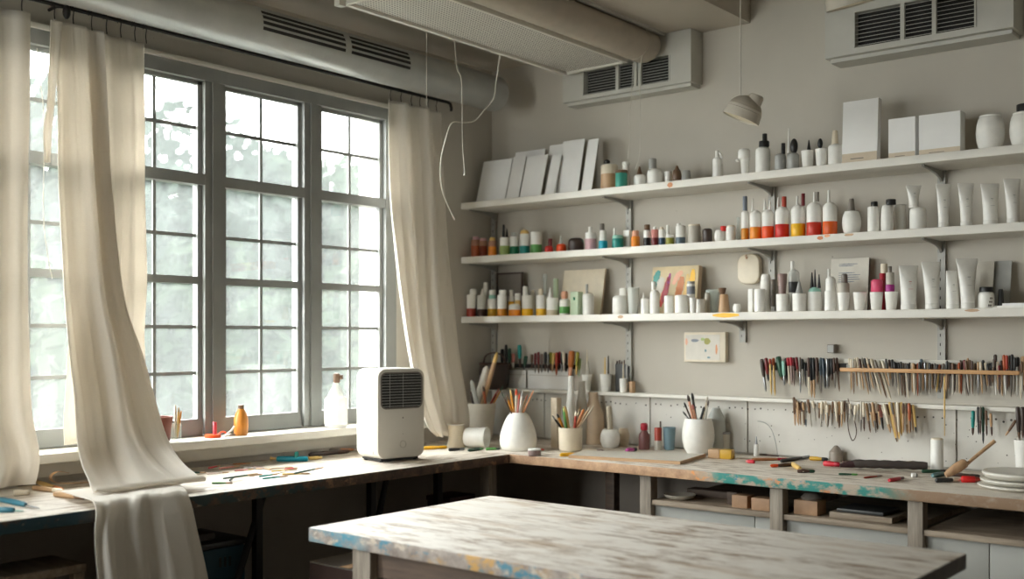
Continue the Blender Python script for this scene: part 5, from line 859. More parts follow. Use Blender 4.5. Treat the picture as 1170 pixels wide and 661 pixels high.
def part(name, shape, dx, dy, z, r, h, col, root, R=None):
    h = max(h, .003); r = max(r, .001)
    if shape == 'box':
        o = BX(name, (-r, r, -r*.8, r*.8, 0, h), col, root, min(.002, r*.2))
    elif shape == 'handle':
        bm = bmesh.new(); pts = [(r*.95*math.sin(PI*k/8)*(1 if dx > 0 else -1)-(.0 if dx > 0 else 0), 0, h*(1-math.cos(PI*k/8))/2) for k in range(9)]
        tube_bm(bm, pts, max(.0022, r*.3), 8); o = link(name, bm, col, root)
        dx = dx-(r if dx > 0 else -r)
    elif shape == 'text':
        bm = bmesh.new()
        for k in range(3):
            a0 = math.radians(-62+6*k); q = R*1.004
            for j in range(3):
                a = a0+j*.16; c, s = math.cos(a), math.sin(a)
                vs = [bm.verts.new((q*math.cos(a+d), q*math.sin(a+d), k*h/3+e)) for d, e in ((0,0),(.12,0),(.12,h*.18),(0,h*.18))]
                bm.faces.new(vs)
        o = link(name, bm, col, root); dx = 0
    else:
        bm = bmesh.new(); lathe_bm(bm, prof(shape, r, h), 24 if r > .012 else 12); o = link(name, bm, col, root)
    o.location = (dx, dy, z)
    return o
def standing(t):
    name, cat, label, group, x, y, z, shape, r, h, col, parts = t
    root = empty(name, (x, y, z), math.radians(rnd.uniform(-8, 8)) if shape == 'box' else 0)
    tag(root, label, cat, group)
    body = part('body', shape, 0, 0, 0, r, h, col, root)
    for p in parts:
        pn, ps, dx, pz, pr, ph, pc = p[:7]; dy = p[7] if len(p) > 7 else 0
        part(pn, ps, dx, dy, pz, pr, ph, pc, body if ps in ('band', 'text') or 'label' in pn or 'mark' in pn else root, r)
    return root
for t in ITEMS: standing(t)
for t in BENCH: standing(t)

# squeeze tubes, standing on their caps, crimp edge up
def squeeze_tube(label, x, y, z, rb, rt, lean, h):
    root = empty('squeeze_tube', (x, y, z), math.radians(39)); tag(root, label, 'tube', 'white squeeze tubes on the shelves')
    bm = bmesh.new(); seg = 28; rings = []
    z0 = .12*h
    for k in range(15):
        t = k/14; zz = z0+(h-z0)*t
        a = rb*.97+(rt-rb*.97)*t**1.6
        if t > .9: a = rt*(.985+.015*(t-.9)/.1)
        b = max(.0009, rb*.97*(1-t**1.9)) if t < .93 else .0009
        rings.append([bm.verts.new((a*math.cos(2*PI*q/seg)+lean*t, b*math.sin(2*PI*q/seg), zz)) for q in range(seg)])
    for a, b in zip(rings, rings[1:]):
        for q in range(seg): bm.faces.new((a[q], a[(q+1) % seg], b[(q+1) % seg], b[q]))
    bm.faces.new(rings[0][::-1]); bm.faces.new(rings[-1])
    tb_ = link('body', bm, 'white', root, ang=50)
    bm = bmesh.new(); lathe_bm(bm, prof('cyl', rb, z0), 28); link('cap', bm, 'plastic_white', root)
    bm = bmesh.new()            # small printed lines on the face of the tube
    for k, (zz, w) in enumerate(((.62, .34), (.58, .22), (.46, .6))):
        t = (zz*h-z0)/(h-z0); a = (rb*.97+(rt-rb*.97)*t**1.6); bb = rb*.97*(1-t**1.9)
        hh = .0022 if k == 0 else .0009
        v = [bm.verts.new((a*s+lean*t, -bb*math.sqrt(max(0,1-s*s))-.0006, zz*h+e)) for s, e in ((-w/2,0),(0,0),(w/2,0),(w/2,hh),(0,hh),(-w/2,hh))]
        bm.faces.new((v[0],v[1],v[4],v[5])); bm.faces.new((v[1],v[2],v[3],v[4]))
    link('print', bm, 'rose' if 'red print' in label else 'grey', tb_)
for t in TUBES: squeeze_tube(*t)

# blank canvases leaning on the wall
for label, xa, xb, y0, y1, h in BOARDS:
    root = empty('canvas_panel', ((xa+xb)/2, y0, 1.93)); tag(root, label, 'canvas', 'blank canvas panels on the top shelf')
    L = math.hypot(h, y1-y0); tilt = math.atan2(y1-y0, h); w = xb-xa
    M = Matrix.Rotation(-tilt, 4, 'X')
    bm = bmesh.new(); vs = box(bm, -w/2, w/2, -.0015, .0015, .002, L, .0006)
    for v in bm.verts: v.co = M @ v.co
    link('canvas_face', bm, 'panel_white', root, smooth=False)
    bm = bmesh.new(); box(bm, -w/2+.004, w/2-.004, .0016, .009, .006, L-.004)
    for v in bm.verts: v.co = M @ v.co
    link('stretcher_frame', bm, 'stone', root, smooth=False)

# hanging tools
for label, grp, xa, za, xb, zb, y, r, fr, c1, c2 in HANG:
    root = empty('hanging_tool', (xb, y, zb)); tag(root, label, 'tool', grp)
    top = Vector((xa-xb, 0, za-zb)); r = max(.0018, r*1.45)
    def at(f): return top*(1-f)
    TUBE('handle', [at(0), at(.04), at(fr*.5), at(fr*.92), at(fr)], [r*.55, r*.95, r, r*.85, r*.6], c1, root, 8)
    TUBE('shaft', [at(fr-.01), at(fr+.02), at(.9), at(1)], [r*.55, r*.75, r*.6, r*.15], c2, root, 6)

# pencils, brushes and sticks standing in pots
for name, label, grp, x0, y0, z0, x1, y1, z1, r, c1, c2 in IN_POTS:
    root = empty(name, (x0, y0, z0)); tag(root, label, name if name in ('pencil', 'stick', 'pestle') else 'brush', grp)
    d = Vector((x1-x0, y1-y0, z1-z0)); r = max(r, .0016)
    TUBE('shaft', [d*0, d*.3, d*.8, d*.86], [r*.8, r, r, r*.9], c1, root, 8)
    if name == 'paintbrush': TUBE('bristles', [d*.855, d*.9, d*.96, d], [r*.9, r*1.25, r*1.0, r*.2], c2, root, 8)
    elif name == 'pestle': TUBE('grip', [d*.855, d*.93, d], [r*.9, r*1.05, r*.7], c2, root, 12)
    else: TUBE('tip', [d*.855, d*.95, d], [r*.88, r*.8, r*.25], c2, root, 8)

# small things lying on the benches
for k, (name, cat, label, grp, x0, y0, x1, y1, r, c1, c2) in enumerate(LAY):
    lift = .0042*(k % 3) if name == 'coloured_pencil' else 0
    r = max(r, .0027) if name == 'coloured_pencil' else min(r*1.12, .0115)
    root = empty(name, (x0, y0, .8805+lift)); tag(root, label, cat, grp)
    d = Vector((x1-x0, y1-y0, 0)); up = Vector((0,0,r*.8))
    fl = Matrix.Diagonal((1,1,.8,1))
    def flat(o):
        for v in o.data.vertices: v.co.z *= .9
    if cat == 'knife' or cat == 'scraper':
        o = TUBE('handle', [d*0+up, d*.05+up, d*.3+up, d*.62+up, d*.66+up], [r*.6, r, r*1.05, r*.9, r*.6], c1, root, 10)
        bm = bmesh.new(); w = Vector((-d.y, d.x, 0)).normalized()*r*.8
        q = [d*.64-w*.6, d*.9-w*.9, d, d*.9+w*.5, d*.64+w*.6]
        lo = [bm.verts.new(p+Vector((0,0,r*.45))) for p in q]; hi = [bm.verts.new(p+Vector((0,0,r*.45+.0015))) for p in q]
        bm.faces.new(lo[::-1]); bm.faces.new(hi)
        for a in range(5): bm.faces.new((lo[a], lo[(a+1) % 5], hi[(a+1) % 5], hi[a]))
        link('blade', bm, c2, root, smooth=False)
    elif cat == 'clamp':
        TUBE('jaw', [d*0+up, d*.04+up, d*.95+up, d+up], [r*.7, r, r*.9, r*.6], c1, root, 10)
        TUBE('lever', [d*.62+up, d*.64+up*2.5+Vector((0,0,.008)), d*.62+Vector((0,0,.034))], [r*.8, r*.7, r*.75], c2, root, 10)
        TUBE('screw', [d*.02+up, d*-.12+up*1.2, d*-.2+up*1.2], [r*.4, r*.4, r*.8], 'straw', root, 8)
    elif cat in ('cap', 'eraser', 'chalk', 'crayon'):
        TUBE('body', [d*0+up, d*.06+up, d*.7+up, d*.72+up], [r*.7, r, r, r*.9], c1, root, 10)
        TUBE('end', [d*.715+up, d*.95+up, d+up], [r*.8, r*.75, r*.4], c2, root, 10)
    else:
        TUBE('handle', [d*0+up, d*.03+up, d*.35+up, d*.68+up], [r*.6, r*.9, r, r*.7], c1, root, 10)
        TUBE('tip', [d*.675+up, d*.7+up, d*.93+up, d+up], [r*.75, r*.85, r*.8, r*.2], c2, root, 10)

# ------------------------------------------------------------------ the room
S = lambda o, label=None: tag(o, label, kind='structure')
WB = .14
def wall_left():
    bm = bmesh.new()
    bays = [(-4.55, -2.95), (-2.36, -.70)]; z0, z1 = .985, 2.272
    box(bm, -WB, 0, -5.2, .14, 0, z0); box(bm, -WB, 0, -5.2, .14, z1, 2.9)
    ys = [-5.2]+[v for b in bays for v in b]+[.14]
    for a, b in zip(ys[::2], ys[1::2]): box(bm, -WB, 0, a, b, z0, z1)
    S(link('wall_left', bm, 'wall', smooth=False))
wall_left()
S(BX('wall_back', (-WB, 4.6, 0, .14, 0, 2.9), 'wall'))
S(BX('wall_right', (4.5, 4.64, -5.2, 0, 0, 2.9), 'wall'))
bm = bmesh.new()
box(bm, 0, 4.5, -5.34, -5.2, 0, .95); box(bm, 0, 4.5, -5.34, -5.2, 2.25, 2.9)
box(bm, 0, .2, -5.34, -5.2, .95, 2.25); box(bm, 1.1, 4.5, -5.34, -5.2, .95, 2.25)
S(link('wall_front', bm, 'wall', smooth=False))
S(BX('floor', (-WB, 4.64, -5.34, .14, -.1, 0), 'floor'))
bm = bmesh.new(); box(bm, 0, 1.31, -5.2, 0, 2.56, 2.9); link_c = link('ceiling', bm, 'ceiling', smooth=False); S(link_c)
S(BX('ceiling_upper', (1.31, 4.5, -5.2, 0, 2.84, 2.9), 'ceiling'))
S(BX('trim_1', (.985, 1.31, -5.2, 0, 2.545, 2.56), 'beam'))
S(BX('trim_2', (.972, .985, -5.2, -.02, 2.535, 2.56), 'vent_white'))
# darker-toned panels on the wall below the benches
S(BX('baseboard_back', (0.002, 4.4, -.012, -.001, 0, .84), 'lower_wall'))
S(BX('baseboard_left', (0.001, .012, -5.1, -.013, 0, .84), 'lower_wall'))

def window(idx, y0, y1, label, rows=True, x_out=-.043):
    """one bay: sash frame, glazing bars, two panes, white outer reveal"""
    w = bpy.data.objects.new('window_%d' % idx, None); C.objects.link(w); S(w, label)
    w.location = (0, y0, .985)
    Y0, Z0 = y0, .985
    def P(name, fn, m):
        bm = bmesh.new(); fn(bm)
        for v in bm.verts: v.co -= Vector((0, Y0, Z0))
        return link(name, bm, m, w, smooth=False)
    def sash(bm):
        for a, b in ((y0, y0+.018), (y1-.018, y1)):
            box(bm, -.020, 0, a, b, 1.035, 2.222)
        box(bm, -.020, .004, y0, y1, .987, 1.045); box(bm, -.020, 0, y0, y1, 2.213, 2.226)
        box(bm, -.020, .002, y0, y1, 1.516, 1.542)
    P('sash', sash, 'frame_grey')
    c = (y0+y1)/2
    def bars(bm):
        box(bm, -.017, -.011, c-.006, c+.006, 1.045, 1.862); box(bm, -.017, -.011, c-.006, c+.006, 1.9, 2.213)
        for z in (1.205, 1.366, 1.685, 2.063): box(bm, -.0165, -.0105, y0+.018, y1-.018, z-.006, z+.006)
    P('glazing_bars', bars, 'frame_grey')
    P('pane', lambda bm: box(bm, -.0155, -.0125, y0+.01, y1-.01, 1.04, 1.87), 'pane')
    P('pane', lambda bm: box(bm, -.0155, -.0125, y0+.01, y1-.01, 1.895, 2.22), 'pane')
    def rev(bm):
        box(bm, x_out, -.0205, y1-.008, y1+.002, .99, 2.226); box(bm, x_out, -.0205, y0-.002, y0+.008, .99, 2.226)
        box(bm, x_out-.05, -.0205, y0, y1, .985, 1.005)
    P('outer_reveal', rev, 'outer_white')
BAYS = [(-2.36, -2.018), (-1.935, -1.573), (-1.49, -1.1285), (-1.0435, -.70)]
for k, (a, b) in enumerate(BAYS):
    window(k+1, a, b, ['tall grey window bay at the far left behind the curtains', 'tall grey window bay beside the middle curtain',
        'tall grey window bay above the orange bottle', 'tall grey window bay behind the air cooler'][k])
for k, (a, b) in enumerate(((-4.50, -4.02), (-3.98, -3.50), (-3.46, -2.98))):  # unseen bays, added to let more daylight into the room
    window(k+5, a, b, 'extra grey window bay added beyond the left edge of the view to admit light')
def frame():
    bm = bmesh.new()
    for a, b in ((BAYS[0][1], BAYS[1][0]), (BAYS[1][1], BAYS[2][0]), (BAYS[2][1], BAYS[3][0])):
        box(bm, -.038, .018, a, b, .99, 2.226)
        box(bm, .018, .026, a+.028, b-.028, .99, 2.226)
    box(bm, -.038, .02, -2.42, -2.36, .985, 2.226); box(bm, -.038, .02, -.70, -.64, .985, 2.226)
    box(bm, -.038, .024, -2.42, -.64, 2.226, 2.272)
    for a, b in BAYS: box(bm, -.038, .0175, a, b, 1.862, 1.9)
    for a, b in ((-4.55, -4.50), (-4.02, -3.98), (-3.50, -3.46), (-2.98, -2.93)): box(bm, -.05, .018, a, b, .99, 2.226)
    box(bm, -.05, .024, -4.55, -2.93, 2.226, 2.272); box(bm, -.05, .0175, -4.50, -2.98, 1.862, 1.9)
    S(link('trim_3', bm, 'frame_grey', smooth=False), 'grey timber posts, head and transom of the long window')
frame()
S(BX('trim_4', (0, .03, -2.5, -.6, 2.273, 2.290), 'trim_white', None, .003), 'white moulding above the long window')
S(BX('trim_5', (-.03, .145, -4.6, -.48, .955, .984), 'trim_white', None, .004), 'white window sill board')
S(BX('trim_6', (0, .022, -4.6, -.48, .90, .955), 'trim_white', None, .002), 'white apron board under the window sill')
# unseen window added in the wall behind the camera as front fill
w = empty('window_8', (.2, -5.27, .95)); S(w, 'unseen window added behind the viewer to brighten the room')
bm = bmesh.new()
for a in (0, .42, .84): box(bm, a, a+.06, -.03, .03, 0, 1.3)
for z in (0, .62, 1.25): box(bm, 0, .9, -.028, .028, z, z+.05)
link('sash', bm, 'frame_grey', w, smooth=False)
BX('pane', (.02, .88, -.003, .003, .02, 1.28), 'pane', w)

# ------------------------------------------------------------------ ceiling services
duct = empty('ventilation_duct', (.2, -.2, 2.39)); tag(duct, 'round galvanised ventilation duct running above the long window', 'duct')
bm = bmesh.new(); R90 = Matrix.Rotation(PI/2, 4, 'X')
lathe_bm(bm, [(0,0),(.055,0),(.07,.006),(.0755,.016),(.0755,4.9),(0,4.9)], 40, R90); link('duct_body', bm, 'galv', duct)
for k in (2, 3):
    bm = bmesh.new(); lathe_bm(bm, [(.0755,0),(.0785,.002),(.0785,.014),(.0755,.016)], 40, Matrix.Translation((0,-.42-1.15*k,0)) @ R90); link('seam_ring', bm, 'galv', duct)
for half, (ya, yb) in enumerate(((-.615, -.92), (-.95, -1.32))):
    g = None
    bm = bmesh.new()
    for j in range(4):
        a = math.radians(34-15*j)
        n = Vector((math.cos(a), 0, math.sin(a))); t = Vector((-math.sin(a), 0, math.cos(a)))
        q = [n*.0765+t*s for s in (-.0055, .0055)]
        lo = [Vector((p.x, yy, p.z)) for yy in (ya, yb) for p in q]
        vs = [bm.verts.new(p) for p in lo]+[bm.verts.new(p-n*.004) for p in lo]
        for f in ((0,1,3,2), (4,6,7,5), (0,2,6,4), (1,5,7,3), (0,4,5,1), (2,3,7,6)): bm.faces.new([vs[i] for i in f])
    link('louvre_slots', bm, 'slot_dark', duct, smooth=False)
for s, yy in ((-1, 0), (1, 0)): pass

unit = empty('perforated_air_diffuser', (.53, -.15, 2.44)); tag(unit, 'long ceiling air diffuser with perforated white panel and rounded beige housing', 'diffuser')
L = 1.24
bm = bmesh.new()
box(bm, 0, .018, -L, 0, -.008, .055, .002); box(bm, .300, .314, -L, 0, -.004, .02, .002)
box(bm, .018, .300, -.014, 0, -.006, .05); box(bm, .018, .300, -L, -L+.014, -.006, .05)
link('frame', bm, 'trim_white', unit, smooth=False)
bm = bmesh.new(); box(bm, .018, .300, -L+.014, -.014, .003, .009); link('perforated_panel', bm, 'perforated', unit, smooth=False)
bm = bmesh.new(); box(bm, .004, .288, -L+.004, -.004, .02, .115); link('casing', bm, 'vent_white', unit, smooth=False)
prof_h = [(.385+.072*math.cos(a), .050+.062*math.sin(a)) for a in [math.radians(-150)+k*math.radians(265)/16 for k in range(17)]]+[(.316, .112)]
bm = bmesh.new()
ra = [bm.verts.new((x, .02, z)) for x, z in prof_h]; rb = [bm.verts.new((x, -L-.02, z)) for x, z in prof_h]
n = len(prof_h)
for k in range(n): bm.faces.new((ra[k], ra[(k+1) % n], rb[(k+1) % n], rb[k]))
bm.faces.new(ra); bm.faces.new(rb[::-1]); link('housing', bm, 'housing', unit, ang=30)
bm = bmesh.new(); cx, cz = .37, .05
ra = [bm.verts.new((cx+(x-cx)*1.02, -.055, cz+(z-cz)*1.03)) for x, z in prof_h]; rb = [bm.verts.new((cx+(x-cx)*1.02, -.062, cz+(z-cz)*1.03)) for x, z in prof_h]
for k in range(n): bm.faces.new((ra[k], ra[(k+1) % n], rb[(k+1) % n], rb[k]))
bm.faces.new(ra); bm.faces.new(rb[::-1]); link('end_collar', bm, 'housing', unit, ang=30)
for yy in (-.3, -1.0):
    TUBE('hanger_rod', [(.15, yy, .10), (.15, yy, .125)], .004, 'upright', unit)
bm = bmesh.new(); box(bm, -.012, .012, -L-.03, -L, -.014, .06, .002); link('end_bracket', bm, 'trim_white', unit, smooth=False)

def wall_vent(x0, x1, d, z0, z1, gx0, gx1, gz0, gz1, divs, label):
    r = empty('wall_air_vent', (x0, 0, z0)); tag(r, label, 'vent', 'white air vent boxes high on the shelf wall')
    bm = bmesh.new(); W = x1-x0; H = z1-z0; a, b, c, e = gx0-x0, gx1-x0, gz0-z0, gz1-z0
    box(bm, 0, a, -d, -.001, 0, H); box(bm, b, W, -d, -.001, 0, H); box(bm, a, b, -d, -.001, 0, c); box(bm, a, b, -d, -.001, e, H)
    link('vent_case', bm, 'vent_white', r, smooth=False)
    bm = bmesh.new(); box(bm, a, b, -d+.03, -.002, c, e); link('dark_recess', bm, 'slot_dark', r, smooth=False)
    bm = bmesh.new(); nl = 9
    for k in range(nl):
        z = c+(e-c)*(k+.5)/nl
        v = [bm.verts.new(p) for p in ((a,-d+.003,z-.003),(b,-d+.003,z-.003),(b,-d+.022,z+.003),(a,-d+.022,z+.003),(a,-d+.003,z-.0015),(b,-d+.003,z-.0015),(b,-d+.022,z+.0045),(a,-d+.022,z+.0045))]
        for f in ((0,1,2,3),(4,7,6,5),(0,4,5,1),(2,6,7,3),(0,3,7,4),(1,5,6,2)): bm.faces.new([v[i] for i in f])
    link('louvres', bm, 'vent_white', r, smooth=False)
    for q in divs: BX('divider', (q-x0-.007, q-x0+.007, -d-.002, -d+.01, c, e), 'vent_white', r)
    for q in (a-.006, b): BX('grille_edge', (q, q+.006, -d-.003, -d, c, e), 'vent_white', r)
    bm = bmesh.new(); box(bm, .01, W-.01, -d*.8, -.001, -.014, 0, .002); link('lower_lip', bm, 'vent_white', r, smooth=False)
wall_vent(.475, 1.10, .09, 2.335, 2.543, .585, 1.0, 2.352, 2.455, (.754, .842, .864), 'white wall vent box partly hidden by the perforated diffuser')
wall_vent(1.662, 2.293, .12, 2.325, 2.56, 1.772, 2.173, 2.346, 2.47, (1.938, 2.044), 'white wall vent box above the upright boxes on the right')

def pendant(x, y, z, top, R, tilt, label):
    r = empty('pendant_lamp', (x, y, z)); tag(r, label, 'lamp', 'small white hanging lamps')
    M = Matrix.Rotation(math.radians(9), 4, Vector((.775, .632, 0))) @ Matrix.Rotation(tilt, 4, Vector((-.632, .775, 0)))
    bm = bmesh.new()
    o = [(R, 0), (R*1.0, .008), (R*.97, .02)]
    for k in range(1, 9):
        a = PI/2*k/9; rr = R*.97*math.cos(a); zz = .02+R*.95*math.sin(a)
        o += [(rr+.0012, zz-.0015), (rr-.0008, zz)]
    o += [(R*.2, .02+R*.95)]
    lathe_bm(bm, o+[(R*.18, R*.9), (R*.85, .02), (R*.94, .001), (R, 0)], 36, M); link('shade', bm, 'lamp_shade', r)
    bm = bmesh.new(); lathe_bm(bm, [(0,.004),(R*.9,.004),(R*.9,.007),(0,.007)], 30, M); link('diffuser_disc', bm, 'lamp_inside', r)
    bm = bmesh.new(); lathe_bm(bm, [(R*.36,R*.55),(R*.4,R*.6),(R*.4,R*1.32),(R*.34,R*1.42),(0,R*1.42)], 20, M @ Matrix.Translation((R*.35,.0,0))); link('socket', bm, 'lamp_shade', r)
    TUBE('cord', [(0,0,R*.8), (0,0,(top-z)*.5), (0,0,top-z)], .0022, 'cord_white', r, 6)
pendant(1.577, -.6, 2.045, 2.84, .062, math.radians(22), 'small white dome lamp hanging in front of the middle of the wall')
pendant(1.957, -.6, 2.345, 2.84, .082, math.radians(-14), 'white dome lamp at the top edge, before the right wall vent')

def cord(pts, label, r=.0018, bulb=False):
    e = empty('pull_cord', pts[0]); tag(e, label, 'cord', 'thin pale cords hanging from the ceiling unit')
    P = [Vector(p)-Vector(pts[0]) for p in pts]
    TUBE('cord_line', smooth_path(P, 5), r, 'cord_white', e, 6)
    if bulb:
        bm = bmesh.new(); lathe_bm(bm, prof('cone', .005, .02), 10, Matrix.Translation(P[-1]-Vector((0,0,.012)))); link('pull_tip', bm, 'cord_white', e)
cord([(.522,-.983,2.434),(.522,-.983,2.3),(.522,-.983,2.17)], 'straight pale cord hanging in front of the right curtain', .0013)
cord([(.522,-.833,2.434),(.53,-.828,2.33),(.53,-.803,2.291),(.53,-.798,2.102),(.53,-.794,2.02),(.53,-.784,1.95)], 'kinked pull cord ending in a small pale tip', .0014, True)
cord([(.522,-.569,2.434),(.5,-.566,2.33),(.5,-.58,2.268),(.5,-.638,2.211),(.5,-.694,2.161),(.5,-.765,2.144),(.5,-.819,2.135),(.49,-.838,2.093),(.42,-.80,1.99),(.34,-.70,1.90),(.33,-.62,1.80)], 'thick pale cable curving toward the right curtain', .0026)
cord([(.887,-.175,2.43),(.887,-.19,2.281),(.874,-.19,2.203),(.883,-.19,2.149),(.87,-.19,2.04)], 'pale cord hanging beside the wall vent, left of two', .0017)
cord([(.972,-.21,2.535),(.945,-.21,2.4),(.94,-.21,2.312),(.94,-.21,2.07),(.924,-.21,2.003),(.915,-.205,1.995)], 'pale cord hanging beside the wall vent, right of two', .0017)

# ------------------------------------------------------------------ curtains
rod = empty('curtain_rod', (.1, -3.2, 2.335)); tag(rod, 'thin black iron curtain rod running above the long window', 'curtain rod')
TUBE('rod', [(0,0,0),(0,1.4,0),(0,2.79,0)], .0065, 'iron', rod, 10)
TUBE('end_hook', [(0,2.788,0),(0,2.805,-.004),(0,2.812,-.022),(0,2.81,-.034)], [.0065,.007,.007,.006], 'iron', rod, 10)
for yy in (.35, 1.07):
    TUBE('wall_bracket', [(-.099,yy,.01),(-.05,yy,.012),(0,yy,0)], .005, 'iron', rod, 8)
bm = bmesh.new(); bmesh.ops.create_uvsphere(bm, u_segments=12, v_segments=8, radius=.014)
for v in bm.verts: v.co = Vector((v.co.x+.008, v.co.y*.8+1.07, v.co.z*1.6-.016))
link('clamp', bm, 'iron', rod)
def crv(rows, t):
    n = len(rows)-1; k = min(int(t*n), n-1); u = t*n-k
    p0, p1, p2, p3 = rows[max(k-1,0)], rows[k], rows[k+1], rows[min(k+2,n)]
    return [.5*((2*b)+(c-a)*u+(2*a-5*b+4*c-d)*u*u+(3*b-a-3*c+d)*u**3) for a, b, c, d in zip(p0,p1,p2,p3)]
def curtain_sheet(name, rows, m, parent, folds, amp, seed, nu=120, nv=90, drift=0, thick=.0025, hem=None):
    """rows: (x, z, y_left, y_right, amplitude factor); folds: list of (count, weight)"""
    r = random.Random(seed); ph = [r.uniform(0, 6.28) for _ in folds]
    bm = bmesh.new(); g = []
    o = Vector(parent.location)
    for j in range(nv+1):
        t = j/nv; x, z, ya, yb, am = crv(rows, t)
        t2 = min(1, t+.004); x2, z2 = crv(rows, t2)[:2]; t1 = max(0, t-.004); x1, z1 = crv(rows, t1)[:2]
        tn = Vector((x2-x1, 0, z2-z1)).normalized(); nr = Vector((-tn.z, 0, tn.x))
        row = []
        for i in range(nu+1):
            u = i/nu
            w = u+drift*t*(math.sin(PI*u))*.25+.02*math.sin(3.1*t*PI+u*4)
            d = 0
            for (c, wt), p in zip(folds, ph):
                s = math.sin(2*PI*c*w+p+1.2*math.sin(2.3*t+p)); d += wt*(math.copysign(abs(s)**.75, s))
            yy = ya+(yb-ya)*u+.25*amp*am*math.cos(2*PI*folds[0][0]*w+ph[0])*math.sin(PI*u)
            n3 = noise.noise(Vector((u*2.5+seed, t*5, seed)))*.012*am
            row.append(bm.verts.new(Vector((x, yy, z))+nr*(amp*am*d+n3)-o))
        g.append(row)
    for a, b in zip(g, g[1:]):
        for i in range(nu): bm.faces.new((a[i], a[i+1], b[i+1], b[i]))
    ob = link(name, bm, m, parent, ang=180)
    so = ob.modifiers.new('thickness', 'SOLIDIFY'); so.thickness = thick; so.offset = 0
    return ob
def hooks(root, ys, x=.1, z0=2.335, z1=2.285):
    o = Vector(root.location)
    for y in ys:
        P = [(x-.008,y,z0-.006),(x-.004,y,z0+.009),(x+.006,y,z0+.008),(x+.009,y+.002,z0-.01),(x+.002,y+.004,z0-.028),(x+.008,y+.003,z1-.004)]
        TUBE('curtain_hook', [Vector(p)-o for p in smooth_path(P, 3)], .0017, 'iron', root, 6)

cm = empty('gathered_curtain', (.11, -2.09, 2.285)); tag(cm, 'cream linen curtain sweeping down and draped over the workbench edge', 'curtain', 'cream curtains at the long window')
rowsA = [(.11,2.285,-2.175,-2.01,.45),(.11,2.0,-2.164,-1.992,.8),(.115,1.81,-2.164,-1.983,.9),(.13,1.47,-2.158,-1.953,1.0),(.155,1.29,-2.161,-1.907,1.05),(.2,1.16,-2.171,-1.889,1.0),(.27,1.03,-2.20,-1.880,.9),(.35,.965,-2.225,-1.885,.7),(.43,.928,-2.245,-1.895,.45),(.482,.910,-2.262,-1.905,.25),(.506,.907,-2.27,-1.915,.12),(.516,.915,-2.268,-1.92,.08),(.508,.922,-2.262,-1.925,.05)]
curtain_sheet('curtain_cloth', rowsA, 'linen', cm, [(1.6,.75),(3.3,.30),(5.7,.08)], .026, 4, 150, 170, drift=.6)
rowsD = [(.36,.9005,-2.28,-1.97,.05),(.48,.9005,-2.30,-1.99,.05),(.575,.9015,-2.318,-2.03,.12),(.612,.896,-2.33,-2.045,.25),(.629,.868,-2.335,-2.045,.4),(.636,.80,-2.338,-2.035,.6),(.642,.6,-2.33,-1.99,.9),(.645,.2,-2.318,-1.93,1.1)]
curtain_sheet('draped_length', rowsD, 'linen', cm, [(1.2,.5),(3.1,.45),(5.3,.16)], .024, 18, 120, 110, drift=.9)
rowsC = [(.12,2.28,-2.186,-2.150,.3),(.13,2.1,-2.199,-2.176,.5),(.13,1.95,-2.213,-2.190,.6),(.13,1.85,-2.215,-2.194,.6)]
curtain_sheet('loose_edge', rowsC, 'linen_thin', cm, [(1.0,.8)], .008, 9, 16, 40)
hooks(cm, [-2.17, -2.11, -2.05, -2.0])
cb = empty('straight_curtain', (.08, -1.95, 2.285)); tag(cb, 'straight thin cream curtain hanging behind the gathered one', 'curtain', 'cream curtains at the long window')
rowsB = [(.085,2.285,-2.06,-1.854,.6),(.085,1.9,-2.06,-1.848,.9),(.085,1.5,-2.085,-1.844,1),(.08,1.3,-2.114,-1.844,1),(.075,1.1,-2.123,-1.832,1),(.075,1.0,-2.123,-1.832,1)]
curtain_sheet('curtain_cloth', rowsB, 'linen_thin', cb, [(2.6,.7),(5.1,.2)], .012, 12, 110, 50)
hooks(cb, [-1.95, -1.90, -1.86], x=.098)
cl = empty('left_curtain', (.11, -2.36, 2.285)); tag(cl, 'cream curtain hanging at the far left edge of the window', 'curtain', 'cream curtains at the long window')
rowsL = [(.11,2.285,-2.62,-2.248,.6),(.12,1.6,-2.62,-2.258,.9),(.14,1.15,-2.62,-2.256,1),(.185,.99,-2.62,-2.258,.8),(.185,.905,-2.62,-2.27,.8)]
curtain_sheet('curtain_cloth', rowsL, 'linen', cl, [(3.1,.7),(6.3,.2)], .016, 21, 130, 60)
hooks(cl, [-2.55, -2.45, -2.35, -2.27])
cr = empty('right_curtain', (.11, -.6, 2.285)); tag(cr, 'cream curtain gathered at the right end of the window by the corner', 'curtain', 'cream curtains at the long window')
rowsR = [(.11,2.285,-.772,-.463,.5),(.12,2.1,-.777,-.463,.8),(.12,1.9,-.772,-.441,.9),(.13,1.7,-.765,-.43,1),(.15,1.5,-.755,-.424,1.05),(.17,1.3,-.735,-.413,1.1),(.2,1.1,-.704,-.397,1),(.22,1.0,-.674,-.403,.8),(.235,.95,-.650,-.43,.5),(.225,.925,-.61,-.46,.3)]
curtain_sheet('curtain_cloth', rowsR, 'linen', cr, [(2.6,.7),(5.2,.28)], .022, 33, 140, 90, drift=.9)
hooks(cr, [-.76, -.70, -.64, -.59, -.54, -.49])

r = empty('blind_cord', (.035, -2.185, 2.21)); tag(r, 'thin loose blind cord hanging in the leftmost window bay', 'cord')
TUBE('cord_line', smooth_path([(0,0,0),(0,.01,-.1),(0,.022,-.22),(0,.02,-.5),(.004,.03,-.62),(.006,.045,-.70)], 5), .0013, 'cord_white', r, 6)
